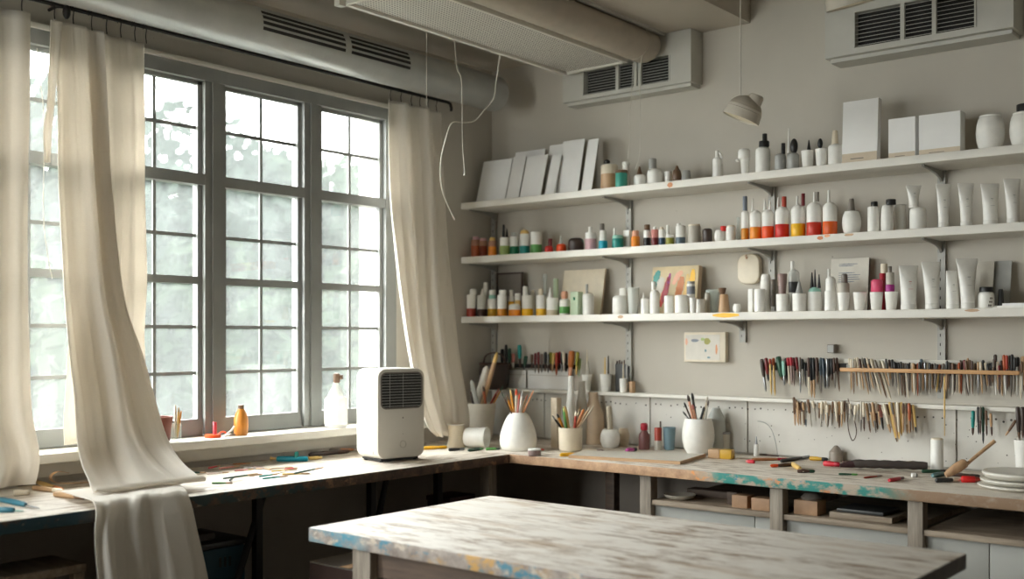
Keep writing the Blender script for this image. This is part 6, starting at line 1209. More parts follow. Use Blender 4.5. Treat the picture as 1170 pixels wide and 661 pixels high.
# ------------------------------------------------------------------ shelves
def upright(x, z0, z1, label, y=0):
    r = empty('shelf_upright', (x, -.001, z0)); tag(r, label, 'shelf upright', 'slotted metal shelf uprights')
    BX('track', (-.013, .013, -.014, 0, 0, z1-z0), 'upright', r)
    bm = bmesh.new(); k = 0; z = .02
    while z < z1-z0-.02:
        box(bm, -.0045, -.0015, -.0145, -.0139, z, z+.010); z += .032
    link('slots', bm, 'slot_dark', r, smooth=False)
upright(.021, 1.12, 1.93, 'slotted metal upright in the room corner')
upright(.76, 1.12, 1.93, 'slotted metal upright above the little ledge cups')
upright(1.405, 1.43, 1.93, 'short slotted metal upright near the orange-banded bottles')
upright(1.283, 1.31, 1.42, 'stub of a metal upright under the hanging tray')
upright(2.034, 1.12, 1.93, 'slotted metal upright behind the squeeze tubes')
def bracket(root, x, zt):
    bm = bmesh.new(); ou = [(-.016, zt-.002), (-.20, zt-.002), (-.205, zt-.008), (-.14, zt-.011), (-.07, zt-.018), (-.03, zt-.028), (-.016, zt-.04)]
    a = [bm.verts.new((x-.004, y, z)) for y, z in ou]; b = [bm.verts.new((x+.004, y, z)) for y, z in ou]; n = len(ou)
    for k in range(n): bm.faces.new((a[k], a[(k+1) % n], b[(k+1) % n], b[k]))
    bm.faces.new(a); bm.faces.new(b[::-1]); link('bracket', bm, 'upright', root, smooth=False)
def shelf(z, label, brs, stains, x1=3.1):
    r = empty('wall_shelf', (0, 0, z)); tag(r, label, 'shelf', 'long white wall shelves')
    bm = bmesh.new(); box(bm, .004, x1, -.22, -.003, -.028, 0, .0025); link('board', bm, 'shelf_white', r)
    for x in brs: bracket(r, x, -.028)
    for xa, xb, za, zb, c in stains:
        bm = bmesh.new(); rr = random.Random(int(xa*1000)); n = 14
        v = [bm.verts.new(((xa+xb)/2+(xb-xa)/2*math.cos(2*PI*k/n)*rr.uniform(.75,1), -.2206, (za+zb)/2+(zb-za)/2*math.sin(2*PI*k/n)*rr.uniform(.75,1))) for k in range(n)]
        bm.faces.new(v); link('paint_stain', bm, c, r, smooth=False)
shelf(1.93, 'top white wall shelf holding canvases and white boxes', (.04, .76, 1.405, 2.034), [(1.07,1.098,-.026,-.004,'copper')])
shelf(1.688, 'middle white wall shelf holding the orange-banded bottles', (.04, .76, 1.405, 2.034), [(1.675,1.70,-.02,-.004,'orangewood'),(1.70,1.725,-.012,-.001,'copper'),(1.77,1.81,-.012,-.002,'tan')])
shelf(1.422, 'lower white wall shelf holding the painting and white cups', (.04, .76, 1.283, 2.034), [(1.259,1.385,-.020,-.001,'yellow'),(2.17,2.22,-.012,-.001,'tan'),(.84,.872,-.018,-.004,'tan')])
led = empty('narrow_ledge', (0, 0, 1.10)); tag(led, 'narrow white ledge above the pegboard holding little cups', 'ledge')
bm = bmesh.new(); box(bm, .004, 3.1, -.06, -.001, -.014, 0, .0015); link('board', bm, 'shelf_white', led)
# pegboard under the ledge: panels with a row of holes
peg = empty('pegboard', (0, 0, .885)); tag(peg, 'white paint-spotted pegboard running above the right workbench', 'pegboard')
for k, (a, b) in enumerate(((.008, .31), (.316, .86), (.866, 1.30), (1.306, 2.08), (2.086, 3.1))):
    BX('panel', (a, b, -.009, -.0015, 0, .198), 'pegboard', peg)
bm = bmesh.new(); rr = random.Random(3); x = .05
while x < 3.0:
    q = rr.uniform(.0022, .0042); z = .168+rr.uniform(-.004, .004)
    lathe_bm(bm, [(0,0),(q,0),(q,.0006),(0,.0006)], 8, Matrix.Translation((x, -.0092, z)) @ R90); x += rr.choice((.024, .024, .03, .048))
for k in range(60):
    q = rr.uniform(.001, .003); lathe_bm(bm, [(0,0),(q,0),(q,.0005),(0,.0005)], 6, Matrix.Translation((rr.uniform(.9, 2.6), -.0092, rr.uniform(.02, .15))) @ R90)
link('holes', bm, 'hole_dark', peg, smooth=False)['kind'] = 'stuff'
# ---- rails that hold the tools
r = empty('tool_rail', (1.698, -.07, 1.213)); tag(r, 'light wooden bar in front of the tools at the upper right', 'rail')
bm = bmesh.new(); box(bm, 0, .60, -.006, .006, -.006, .008, .0025); link('bar', bm, 'bar_wood', r)
for x in (.02, .33, .58): TUBE('standoff', [(x,.005,.001),(x,.068,.001)], .003, 'iron', r)
r = empty('magnetic_strip', (1.37, -.004, 1.205)); tag(r, 'dark strip behind the left half of the upper right tools', 'rail', 'dark tool strips on the wall')
BX('strip', (0, .33, -.012, 0, 0, .03), 'dark_bar', r, .002); BX('end_clip', (.33, .336, -.014, 0, .002, .028), 'upright', r)
r = empty('magnetic_strip', (.065, -.004, 1.192)); tag(r, 'black strip holding the tools near the room corner', 'rail', 'dark tool strips on the wall')
BX('strip', (0, .43, -.013, 0, 0, .018), 'dark_bar', r, .002); BX('end_clip', (.43, .436, -.015, 0, 0, .018), 'upright', r)
r = empty('white_rail', (1.69, -.004, 1.236)); tag(r, 'white rail behind the wooden bar at the upper right', 'rail')
BX('rail_body', (0, .40, -.012, 0, 0, .016), 'trim_white', r, .002); BX('rail_cap', (.40, .406, -.013, 0, 0, .016), 'stone', r)
for k, (xa, xb, label) in enumerate(((.03, .213, 'white card leaning under the black strip, nearer the corner'), (.223, .466, 'wide white card leaning under the black strip, further from the corner'))):
    r = empty('paper_card', (xa, -.014, 1.10)); tag(r, label, 'card', 'white cards on the ledge'); bm = bmesh.new(); box(bm, 0, xb-xa, -.0015, .0015, .0005, .082); link('card', bm, 'panel_white', r, smooth=False)
    bm = bmesh.new(); box(bm, .01, xb-xa-.01, -.0022, -.0016, .06, .062); link('pencil_line', bm, 'stone', r, smooth=False)
r = empty('hanging_basket', (.085, -.085, 1.095)); tag(r, 'dark brown basket hanging in the room corner behind the large pot', 'basket')
bm = bmesh.new(); lathe_bm(bm, [(0,0),(.055,0),(.065,.02),(.07,.08),(.066,.115),(.06,.117),(.06,.02),(0,.01)], 24); link('basket_body', bm, 'darkbrown', r)
bm = bmesh.new(); lathe_bm(bm, [(.064,.108),(.070,.112),(.068,.12),(.062,.118)], 24); link('basket_rim', bm, 'umber', r)
TUBE('basket_handle', smooth_path([(-.064,0,.11),(-.05,0,.15),(0,0,.165),(.05,0,.15),(.064,0,.11)], 5), .004, 'umber', r)
# long thin brush hanging from the bar, leather cord loop, wall switch, brush case
r = empty('hanging_long_brush', (2.067, -.085, .998)); tag(r, 'very long thin straw brush hanging by itself below the wooden bar', 'brush')
TUBE('handle', [(0,0,.06),(0,0,.2)], .0028, 'straw', r); TUBE('thin_rod', [(0,0,.0),(0,0,.062)], .0014, 'straw', r)
r = empty('hanging_cord_loop', (1.745, -.072, .962)); tag(r, 'dark cord loop hanging low among the ledge brushes', 'cord')
TUBE('loop', smooth_path([(-.022,0,.133),(-.016,0,.04),(0,0,0),(.013,0,.042),(-.018,0,.149)], 6), .0018, 'umber', r)
r = empty('wall_switch', (1.632, -.002, 1.272)); tag(r, 'small grey box fixed to the wall above the upper right tools', 'switch')
BX('housing', (0, .028, -.03, 0, 0, .032), 'greybrown', r, .003); BX('front_plate', (.003, .025, -.032, -.0305, .003, .029), 'grey', r)
r = empty('brush_case', (.693, -.002, 1.10)); tag(r, 'dark grey case of brushes standing behind the ledge cups', 'case')
BX('case', (0, .06, -.012, 0, .001, .118), 'charcoal', r, .002)
for k in range(5): TUBE('brush', [(.006+.012*k, -.006, .117), (.006+.012*k, -.006, .13+.004*(k % 2))], .003, 'umber', r, 6)
# small framed sketch
r = empty('framed_sketch', (1.033, -.002, 1.232)); tag(r, 'small landscape sketch panel fixed to the wall below the painting', 'picture')
BX('panel', (0, .184, -.026, 0, 0, .118), 'cream', r, .002)
bm = bmesh.new(); box(bm, .008, .160, -.0268, -.0262, .008, .108); link('paper', bm, 'stonew', r, smooth=False)
for nm_, c, cx, cz, rx, rz in (('yellow_blot','olive',.105,.082,.016,.013),('green_blot','lime',.085,.09,.01,.006),('grey_blot','tealgrey',.098,.045,.005,.006),('grey_blot','tealgrey',.112,.018,.008,.004),('brush_mark','copper',.146,.05,.005,.02),('blue_blot','greyblue',.05,.085,.02,.006),('peach_blot','peach',.012,.08,.006,.014)):
    bm = bmesh.new(); v = [bm.verts.new((cx+rx*math.cos(2*PI*k/12)*(1+.2*math.sin(5*k)), -.0272, cz+rz*math.sin(2*PI*k/12))) for k in range(12)]; bm.faces.new(v); link(nm_, bm, c, r, smooth=False)
# hanging tray
r = empty('hanging_tray', (1.269, -.003, 1.534)); tag(r, 'rounded square cream tray hanging on the wall under the middle shelf', 'tray')
bm = bmesh.new(); prism(bm, [(u+.047, v+.058) for u, v in rrect(.094, .116, .035, 8)], 0, .028, Matrix(((1,0,0,0),(0,0,-1,0),(0,1,0,0),(0,0,0,1))), .006); link('tray_body', bm, 'cream', r)
TUBE('hook', smooth_path([(.04,-.028,.112),(.04,-.034,.106),(.042,-.034,.098),(.046,-.03,.104)], 4), .0014, 'copper', r)

# painting, blank canvas, framed notice, dark frame, grey boards, booklets
def leaning(name, cat, label, xa, xb, y0, y1, z, h, m, d=.016, edge='kraft'):
    r = empty(name, (xa, y0, z)); tag(r, label, cat)
    tilt = math.atan2(y1-y0, h); M = Matrix.Rotation(-tilt, 4, 'X'); L = math.hypot(h, y1-y0); w = xb-xa
    bm = bmesh.new(); box(bm, 0, w, 0, .002, .001, L)
    for v in bm.verts: v.co = M @ v.co
    link('face', bm, m, r, smooth=False)
    bm = bmesh.new(); box(bm, .0, w, .0021, d, .001+d*math.tan(tilt)*.0, L)
    for v in bm.verts: v.co = M @ v.co
    link('stretcher', bm, edge, r, smooth=False)
    return r, M, w, L
def stroke(r, M, name, pts, wid, c, off=-.0006):
    bm = bmesh.new(); P = smooth_path([(a, 0, b) for a, b in pts], 6); n = len(P); Lr, Rr = [], []
    for k, p in enumerate(P):
        t = (P[min(k+1,n-1)]-P[max(k-1,0)]).normalized(); q = Vector((-t.z, 0, t.x)); s = wid*(.35+.65*math.sin(PI*(k+.6)/(n+.2)))*(1+.12*math.sin(k*2.3))
        Lr.append(bm.verts.new(M @ (p+q*s+Vector((0,off,0))))); Rr.append(bm.verts.new(M @ (p-q*s+Vector((0,off,0)))))
    for k in range(n-1): bm.faces.new((Lr[k], Lr[k+1], Rr[k+1], Rr[k]))
    link(name, bm, c, r, smooth=False)
r, M, w, L = leaning('abstract_painting', 'painting', 'small canvas with teal, crimson, orange and yellow strokes on the lower shelf', .904, 1.115, -.075, -.055, 1.422, .192, 'paint_bg', .03)
for nm_, pts, wd, c in (('teal_stroke', [(.015,.11),(.02,.15),(.032,.178)], .014, 'tealp'), ('mint_stroke', [(.01,.04),(.03,.1),(.05,.15)], .02, 'stonew'), ('crimson_stroke', [(.055,.05),(.066,.09),(.078,.15)], .013, 'crimson'), ('magenta_stroke', [(.07,.10),(.078,.13),(.084,.165)], .007, 'magenta'),
    ('red_stroke', [(.045,.03),(.055,.07),(.06,.1)], .01, 'brick2'), ('orange_stroke', [(.12,.06),(.13,.1),(.14,.15)], .016, 'orangewood'), ('peach_stroke', [(.10,.12),(.12,.155),(.14,.17)], .012, 'peach'), ('yellow_stroke', [(.182,.10),(.186,.14),(.188,.178)], .012, 'yellow'), ('straw_stroke', [(.14,.03),(.16,.08),(.165,.16)], .012, 'straw')):
    stroke(r, M, nm_, pts, wd, c, -.0005-.0002*len(nm_) % .001)
leaning('blank_canvas', 'canvas', 'blank cream canvas behind the bottles on the lower shelf', .443, .658, -.075, -.035, 1.422, .198, 'cream', .012)
r, M, w, L = leaning('notice_board', 'notice', 'white notice panel with faint blue print behind the cups', 1.652, 1.792, -.06, -.04, 1.422, .192, 'stonew', .014, 'greybrown')
for k, (za, wd) in enumerate(((.172,.07),(.166,.055),(.14,.06),(.132,.08),(.124,.075),(.116,.08),(.108,.06))): stroke(r, M, 'print_line', [(.03,za),(.03+wd*.5,za),(.03+wd,za)], .0018, 'greyblue')
r = empty('dark_picture_frame', (.069, -.05, 1.422)); tag(r, 'thin dark picture frame behind the paint bottles in the corner', 'picture frame')
bm = bmesh.new()
for d in ((0,.006,0,.012,0,.2),(.142,.148,0,.012,0,.2),(.006,.142,0,.012,.192,.2),(.006,.142,0,.012,0,.008)): box(bm, *d)
link('frame', bm, 'darkbrown', r, smooth=False); BX('backing', (.006,.142,.004,.008,.008,.192), 'greybrown', r)
leaning('display_board', 'panel', 'grey panel leaning behind the black-lidded cream jar, left of two', 2.13, 2.215, -.08, -.045, 1.422, .16, 'stone', .004, 'stone')
leaning('display_board', 'panel', 'larger grey panel leaning behind the black-lidded cream jar, right of two', 2.18, 2.265, -.062, -.03, 1.422, .16, 'grey', .004, 'grey')
r = empty('booklet', (2.185, -.13, 1.422)); tag(r, 'small white booklet lying at the right end of the lower shelf', 'booklet', 'booklets on the lower shelf')
BX('cover', (0,.07,-.03,.03,0,.004), 'white', r); BX('pages', (.002,.068,-.028,.028,.004,.009), 'stone', r)
r = empty('booklet', (2.262, -.12, 1.422)); tag(r, 'stacked white sheets beyond the booklet on the lower shelf', 'paper', 'booklets on the lower shelf')
BX('sheets', (0,.14,-.07,.06,0,.008), 'white', r); BX('top_sheet', (.01,.13,-.05,.05,.0081,.016), 'panel_white', r)
# upright boxes on the top shelf
def upbox(x0, x1, y, z, h, d, label, tilt=0):
    r = empty('product_box', (x0, y, z)); tag(r, label, 'box', 'upright white boxes on the top shelf')
    w = x1-x0; M = Matrix.Rotation(-tilt, 4, 'X')
    bm = bmesh.new(); box(bm, 0, w, 0, d, .0, h, .001)
    for v in bm.verts: v.co = M @ v.co
    link('box_body', bm, 'panel_white', r, smooth=False)
    bm = bmesh.new(); box(bm, .001, w-.001, -.0006, .001, .003, h*.17)
    for v in bm.verts: v.co = M @ v.co
    link('beige_band', bm, 'beige', r, smooth=False)
    bm = bmesh.new(); box(bm, w*.25, w*.62, -.0012, -.0007, h*.075, h*.09)
    for v in bm.verts: v.co = M @ v.co
    link('print_line', bm, 'greybrown', r, smooth=False)
upbox(1.744, 1.869, -.17, 1.93, .222, .03, 'tallest upright white box, left of three on the top shelf', .06)
upbox(1.906, 1.996, -.165, 1.93, .140, .045, 'small upright white box, middle of three on the top shelf')
upbox(2.008, 2.142, -.165, 1.93, .140, .05, 'wide white box, right of three on the top shelf')

# ------------------------------------------------------------------ benches
def slab(name, x0, x1, y0, y1, z0, z1, mats, parent, bev=.003, order=None):
    """slots: top, edges, (end)"""
    bm = bmesh.new(); box(bm, x0, x1, y0, y1, z0, z1, bev)
    o = link(name, bm, mats, parent, ang=30)
    for p in o.data.polygons:
        if p.normal.z > .7: p.material_index = 0
        elif len(mats) > 2 and abs(p.normal.x) > .7 and p.normal.x > 0: p.material_index = 2
        else: p.material_index = 1
    return o
bl = empty('left_workbench', (0, 0, 0)); tag(bl, 'long paint-worn workbench under the window', 'workbench')
slab('worktop', .024, .60, -4.4, -.602, .846, .880, ['bench_top_left', 'bench_edge_left'], bl)
for y in (-.64,): BX('leg', (.52, .565, y-.045, y, 0, .845), 'post_wood', bl, .002)
for y, m in ((-2.57, 'post_wood'), (-3.5, 'post_wood')): BX('leg', (.535, .58, y-.045, y, 0, .845), m, bl, .002)
for y in (-1.69, -1.20, -.86):
    BX('leg', (.45, .475, y-.012, y+.012, 0, .845), 'iron', bl)
TUBE('brace', [(.46,-1.66,.84),(.475,-1.84,.42),(.48,-1.99,0)], .011, 'iron', bl, 6)
TUBE('brace', [(.46,-1.12,.84),(.46,-1.22,.5),(.46,-1.33,.2)], .011, 'iron', bl, 6)
TUBE('brace', [(.16,-2.66,.84),(.14,-2.4,.6),(.12,-2.15,.3)], .03, 'post_wood', bl, 6)
br = empty('right_workbench', (0, 0, 0)); tag(br, 'long paint-spotted workbench under the wall shelves', 'workbench')
slab('worktop', .024, 3.3, -.60, -.014, .846, .880, ['bench_top_right', 'bench_edge_right'], br)
for x in (1.172, 1.668, 2.112, 2.62): BX('leg', (x, x+.045, -.575, -.53, 0, .845), 'post_wood', br, .002)
BX('leg', (.905, .945, -.40, -.36, 0, .845), 'plank_dark', br, .002)
for a, b in ((1.218, 1.667), (1.714, 2.111), (2.158, 2.619)): BX('lower_shelf', (a, b, -.57, -.02, .742, .760), 'board_wood', br, .002)
for a, b in ((1.218, 1.60), (1.603, 1.667), (1.714, 2.111), (2.158, 2.335), (2.338, 2.619)): BX('cabinet_panel', (a, b, -.548, -.535, .03, .741), 'cabinet', br, .001)
# foreground table
tb = empty('work_table', (0, 0, 0)); tag(tb, 'whitewashed wooden table with blue and orange painted edge in the foreground', 'table')
slab('tabletop', 1.022, 2.47, -1.955, -1.215, .793, .83, ['table_top', 'table_edge', 'table_end'], tb, .004)
for x in (1.165, 2.28):
    for y in (-1.93, -1.31): BX('leg', (x, x+.065, y, y+.065, 0, .792), 'post_wood', tb, .003)
BX('apron', (1.23, 2.28, -1.905, -1.885, .72, .792), 'plank_dark', tb); BX('apron', (1.23, 2.28, -1.27, -1.25, .72, .792), 'plank_dark', tb)

# things below the benches
def block(name, cat, label, d, m, part2=None, grp=None, bev=.002):
    r = empty(name, (d[0], d[2], d[4])); tag(r, label, cat, grp)
    bm = bmesh.new(); box(bm, 0, d[1]-d[0], 0, d[3]-d[2], 0, d[5]-d[4], bev); link('body', bm, m, r)
    return r
block('wooden_block', 'block', 'dark brown wooden block on the under-bench shelf, left of three', (1.474,1.512,-.50,-.46,.760,.803), 'plank_dark', grp='blocks on the under-bench shelf')
block('wooden_block', 'block', 'light wooden block on the under-bench shelf, middle of three', (1.516,1.572,-.545,-.49,.760,.802), 'block_wood', grp='blocks on the under-bench shelf')
block('wooden_block', 'block', 'light wooden block next to the second bench post, right of three', (1.590,1.655,-.55,-.49,.760,.800), 'block_wood', grp='blocks on the under-bench shelf')
r = block('wooden_box', 'box', 'small wooden box on the shelf right of the second bench post', (1.735,1.815,-.54,-.47,.760,.806), 'block_wood')
bm = bmesh.new(); lathe_bm(bm, [(0,.0),(.03,.0),(.034,.008),(.022,.02),(0,.024)], 16, Matrix.Translation((.045,.035,.046))); link('grey_lump', bm, 'greybrown', r)
r = block('flat_board', 'board', 'thick pale board lying on the shelf under the right workbench', (1.85,2.05,-.53,-.36,.760,.778), 'board_wood')
bm = bmesh.new(); box(bm, .02, .17, .01, .15, .018, .03, .004); link('dark_sheet', bm, 'charcoal', r)
r = block('plank', 'plank', 'long dark plank lying behind the wooden blocks under the bench', (1.26,1.45,-.40,-.34,.760,.785), 'plank_dark')
r = empty('shallow_bowl', (1.29,-.50,.760)); tag(r, 'shallow pale bowl on the under-bench shelf beside the first post', 'bowl')
bm = bmesh.new(); lathe_bm(bm, [(0,0),(.03,0),(.05,.008),(.056,.018),(.053,.018),(.03,.006),(0,.005)], 28); link('bowl_body', bm, 'stone', r)
r = empty('sponge_box', (1.30,-.215,.88)); tag(r, 'small yellow and tan sponge block beside the white brush jar', 'sponge')
r.rotation_euler = (0,0,math.radians(10)); BX('tan_side', (-.045,.0,-.022,.022,0,.034), 'tan', r, .003); BX('yellow_side', (.0005,.045,-.022,.022,0,.034), 'mustard', r, .003)
# stool, crate, cartons under the left bench
r = empty('wooden_stool', (.42,-2.40,0)); tag(r, 'pale wooden stool pushed under the left workbench', 'stool')
BX('seat', (-.09,.09,-.11,.11,.70,.722), 'board_wood', r, .004)
for sx in (-1,1):
    for sy in (-1,1): BX('leg', (sx*.075-.013, sx*.075+.013, sy*.09-.015, sy*.09+.015, 0, .699), 'board_wood', r, .002)
BX('rail', (.062,.088,-.075,.075,.5,.53), 'board_wood', r)
r = empty('storage_crate', (.31,-1.84,0)); tag(r, 'dark teal storage crate under the left workbench', 'crate')
BX('body', (-.12,.12,-.13,.13,.30,.68), 'crate_teal', r, .01); BX('lid', (-.13,.13,-.14,.14,.682,.70), 'charcoal', r, .006)
BX('handle', (-.03,.09,-.08,.04,.701,.725), 'leather', r, .01); BX('base_box', (-.12,.12,-.13,.13,0,.298), 'charcoal', r, .01)
for k in range(3): BX('vent_slit', (.1205,.1225,.03+.018*k,.037+.018*k,.62,.65), 'black', r)
r = empty('cardboard_carton', (.79,-1.42,0)); tag(r, 'dark brown carton standing between the left bench and the table', 'carton')
BX('body', (-.16,.16,-.2,.2,0,.63), 'box_brown', r, .003); BX('lid_flap', (-.16,.16,-.2,.2,.631,.636), 'greybrown', r); BX('tape', (-.02,.02,-.2,.2,.6365,.638), 'tan', r)
r = empty('dark_red_box', (.40,-.72,0)); tag(r, 'dark red box under the corner of the left workbench', 'box')
BX('body', (-.06,.06,-.07,.07,0,.70), 'dark_red', r, .003); BX('lid', (-.063,.063,-.073,.073,.701,.72), 'dark_red', r, .003)

# ------------------------------------------------------------------ air cooler
ac = empty('air_cooler', (.371, -1.018, .88), math.radians(-11.6)); tag(ac, 'white upright portable air cooler with dark grille on the left workbench', 'air cooler')
W_, H_, D_ = .205, .326, .15
MF = Matrix(((0,0,1,0),(1,0,0,0),(0,1,0,0),(0,0,0,1)))     # (u,v,w) -> (y,z,x): front face looks to +x
zc = .011+H_/2
bm = bmesh.new(); prism(bm, [(u, v+zc) for u, v in rrect(W_, H_, .034, 9)], -D_/2, D_/2-.006, MF, .012, 4); link('body', bm, 'plastic_white', ac, ang=50)
bm = bmesh.new(); prism(bm, [(u, v+zc) for u, v in rrect(W_-.003, H_-.003, .033, 9)], D_/2-.012, D_/2, MF, .004, 3); fp_ = link('front_panel', bm, 'plastic_front', ac, ang=50)
gz = .011+H_*.755; gw, gh = W_*.84, H_*.385
bm = bmesh.new(); o1 = rrect(gw+.008, gh+.008, .024, 7); o2 = rrect(gw-.002, gh-.002, .019, 7); n = len(o1)
a = [bm.verts.new((D_/2-.001, u, v+gz)) for u, v in o1]; b = [bm.verts.new((D_/2+.002, u, v+gz)) for u, v in o1]
c = [bm.verts.new((D_/2+.002, u, v+gz)) for u, v in o2]; d = [bm.verts.new((D_/2-.001, u, v+gz)) for u, v in o2]
for k in range(n):
    q = (k+1) % n
    for p1, p2 in ((a,b),(b,c),(c,d)): bm.faces.new((p1[k], p1[q], p2[q], p2[k]))
link('grille_rim', bm, 'greybrown', fp_, ang=50)
bm = bmesh.new(); prism(bm, [(u, v+gz) for u, v in rrect(gw, gh, .02, 7)], D_/2-.001, D_/2+.0004, MF); link('grille_opening', bm, 'black', fp_, smooth=False)
bm = bmesh.new()
for k in range(12):
    z = gz-gh/2+gh*(k+.6)/12.2; ww = gw/2-(.008 if k in (0, 11) else .001)
    box(bm, D_/2+.0005, D_/2+.0022, -ww, ww, z-.0008, z+.0008)
link('grille_slats', bm, 'grey', fp_, smooth=False)
bm = bmesh.new()
for y in (-gw*.3, gw*.03): box(bm, D_/2+.0022, D_/2+.003, y-.0006, y+.0006, gz-gh/2+.002, gz+gh/2-.002)
link('grille_wires', bm, 'grey', fp_, smooth=False)
bm = bmesh.new(); lathe_bm(bm, [(.0115,0),(.0115,.0014),(.0135,.0014),(.0135,0)], 28, Matrix.Translation((D_/2, .006, .011+H_*.155)) @ Matrix.Rotation(PI/2, 4, 'Y')); link('power_button_ring', bm, 'stone', fp_)
bm = bmesh.new(); lathe_bm(bm, [(0,.001),(.0105,.001),(.0113,0)], 24, Matrix.Translation((D_/2, .006, .011+H_*.155)) @ Matrix.Rotation(PI/2, 4, 'Y')); link('power_button', bm, 'plastic_front', fp_)
for z, q in ((.45, .0026), (.27, .0013)):
    bm = bmesh.new(); lathe_bm(bm, [(0,.0008),(q,.0008),(q,0)], 12, Matrix.Translation((D_/2, .006, .011+H_*z)) @ Matrix.Rotation(PI/2, 4, 'Y')); link('indicator', bm, 'greybrown', fp_)
bm = bmesh.new(); box(bm, -D_*.22, -D_*.205, -W_/2-.0006, -W_/2+.001, .045, .31); box(bm, D_*.30, D_*.31, -W_/2-.0006, -W_/2+.001, .03, .33); link('side_seam', bm, 'grey', ac, smooth=False)
BX('base_plate', (-D_/2+.012, D_/2-.012, -W_/2+.022, W_/2-.022, .004, .0115), 'charcoal', ac)
for sx in (-1, 1):
    for sy in (-1, 1):
        bm = bmesh.new(); lathe_bm(bm, [(0,0),(.007,0),(.008,.006),(0,.006)], 12, Matrix.Translation((sx*.052, sy*.072, 0))); link('foot', bm, 'black', ac)

# ------------------------------------------------------------------ larger bench things
def mug(x, y, rz, R, h, label, c):
    r = empty('toppled_mug', (x, y, .88+R), rz); tag(r, label, 'mug', 'toppled mugs in the bench corner')
    M = Matrix.Rotation(PI/2, 4, 'Y'); bm = bmesh.new()
    lathe_bm(bm, [(0,0),(R*.78,0),(R*.85,.004),(R*.9,h*.2),(R*.92,h*.7),(R,h*.96),(R*.97,h),(R*.9,h*.97),(R*.82,h*.6),(R*.78,.02),(0,.014)], 30, M); link('mug_body', bm, c, r)
    bm = bmesh.new(); lathe_bm(bm, [(R*.3,.0145),(R*.5,.0155),(R*.3,.0165)], 20, M); link('base_ring', bm, 'stone', r)
mug(.308, -.528, math.radians(20), .044, .092, 'white mug toppled on its side in front of the off-white pot', 'white')
r = empty('flared_cup', (.262, -.537, .88)); tag(r, 'small white flared cup between the curtain and the toppled mug', 'cup')
bm = bmesh.new(); lathe_bm(bm, [(0,0),(.038,0),(.039,.004),(.031,.035),(.030,.06),(.035,.093),(.033,.095),(.028,.065),(.028,.02),(0,.012)], 28); link('cup_body', bm, 'cream', r)
bm = bmesh.new(); lathe_bm(bm, [(.0355,.0915),(.0365,.094),(.035,.0955)], 28); link('rim', bm, 'white', r)
r = empty('drawing_board', (0, 0, .881)); tag(r, 'thin pale drawing board lying in front of the white brush jar', 'board')
bm = bmesh.new(); q = [(1.235,-.215),(1.285,-.49),(.86,-.575),(.80,-.40)]
lo = [bm.verts.new((x, y, .0)) for x, y in q]; hi = [bm.verts.new((x, y, .011)) for x, y in q]
bm.faces.new(lo[::-1]); top = bm.faces.new(hi)
for k in range(4): bm.faces.new((lo[k], lo[(k+1) % 4], hi[(k+1) % 4], hi[k]))
link('board_core', bm, 'tan', r, smooth=False)
bm = bmesh.new(); q2 = [(x*.985+.0158, y*.985-.006) for x, y in q]; v = [bm.verts.new((x, y, .0114)) for x, y in q2]; bm.faces.new(v); link('paper_sheet', bm, 'stonew', r, smooth=False)
# stack of plates
for k, (R, z, h) in enumerate(((.112, .88, .013), (.106, .8935, .016), (.104, .910, .022))):
    r = empty('plate', (2.372+.003*k, -.38-.002*k, z)); tag(r, ['lowest and widest plate of the white stack at the right edge', 'middle plate of the white stack at the right edge', 'thick topmost plate of the white stack at the right edge'][k], 'plate', 'stacked white plates')
    bm = bmesh.new(); lathe_bm(bm, [(0,0),(R*.8,0),(R*.93,h*.25),(R,h*.7),(R*.995,h*.92),(R*.96,h),(R*.9,h*.96),(0,h*.94)], 48); link('plate_body', bm, 'plate', r)
    bm = bmesh.new(); lathe_bm(bm, [(R*.955,h+.0002),(R*.965,h+.0008),(R*.975,h+.0002)], 48); link('rim_line', bm, 'stone', r)
# mallet leaning over the tools
r = empty('wooden_mallet', (2.168, -.27, .895)); tag(r, 'wooden mallet with long handle raised to the right', 'mallet')
TUBE('handle', [(.0,0,.01),(.03,.03,.045),(.085,.085,.105)], [.0055,.0055,.0065], 'mallet_wood', r, 10)
TUBE('head', [(-.032,-.026,-.002),(-.024,-.02,.004),(-.002,-.004,.022),(.014,.012,.036),(.018,.016,.04)], [.008,.012,.0165,.015,.010], 'mallet_wood', r, 14)
# long rolled dark cloth / tool roll
r = empty('tool_roll', (1.80, -.225, .899)); tag(r, 'long dark brown rolled cloth lying along the right workbench', 'tool roll')
bm = bmesh.new(); d = Vector((.225,.095,0)); P = [d*(k/16) for k in range(17)]
tube_bm(bm, P, [.010]+[.0150+.0012*math.sin(k*2.2) for k in range(15)]+[.012], 14)
for v in bm.verts: v.co.z *= .95
link('roll', bm, 'leather', r)
TUBE('end_flap', [(-.03,-.022,-.008),(.0,-.002,-.003),(.02,.008,.0)], [.006,.012,.013], 'dark_red', r, 10)
# bent wire
r = empty('bent_wire', (1.44, -.035, .882)); tag(r, 'thin grey wire arching up from the right workbench', 'wire')
TUBE('wire', smooth_path([(0,0,0),(-.008,0,.05),(-.025,0,.098),(-.05,0,.122),(-.082,0,.128)], 6), .0016, 'grey', r); TUBE('wire_base', [(-.09,0,.001),(.004,0,.001)], .0026, 'umber', r)
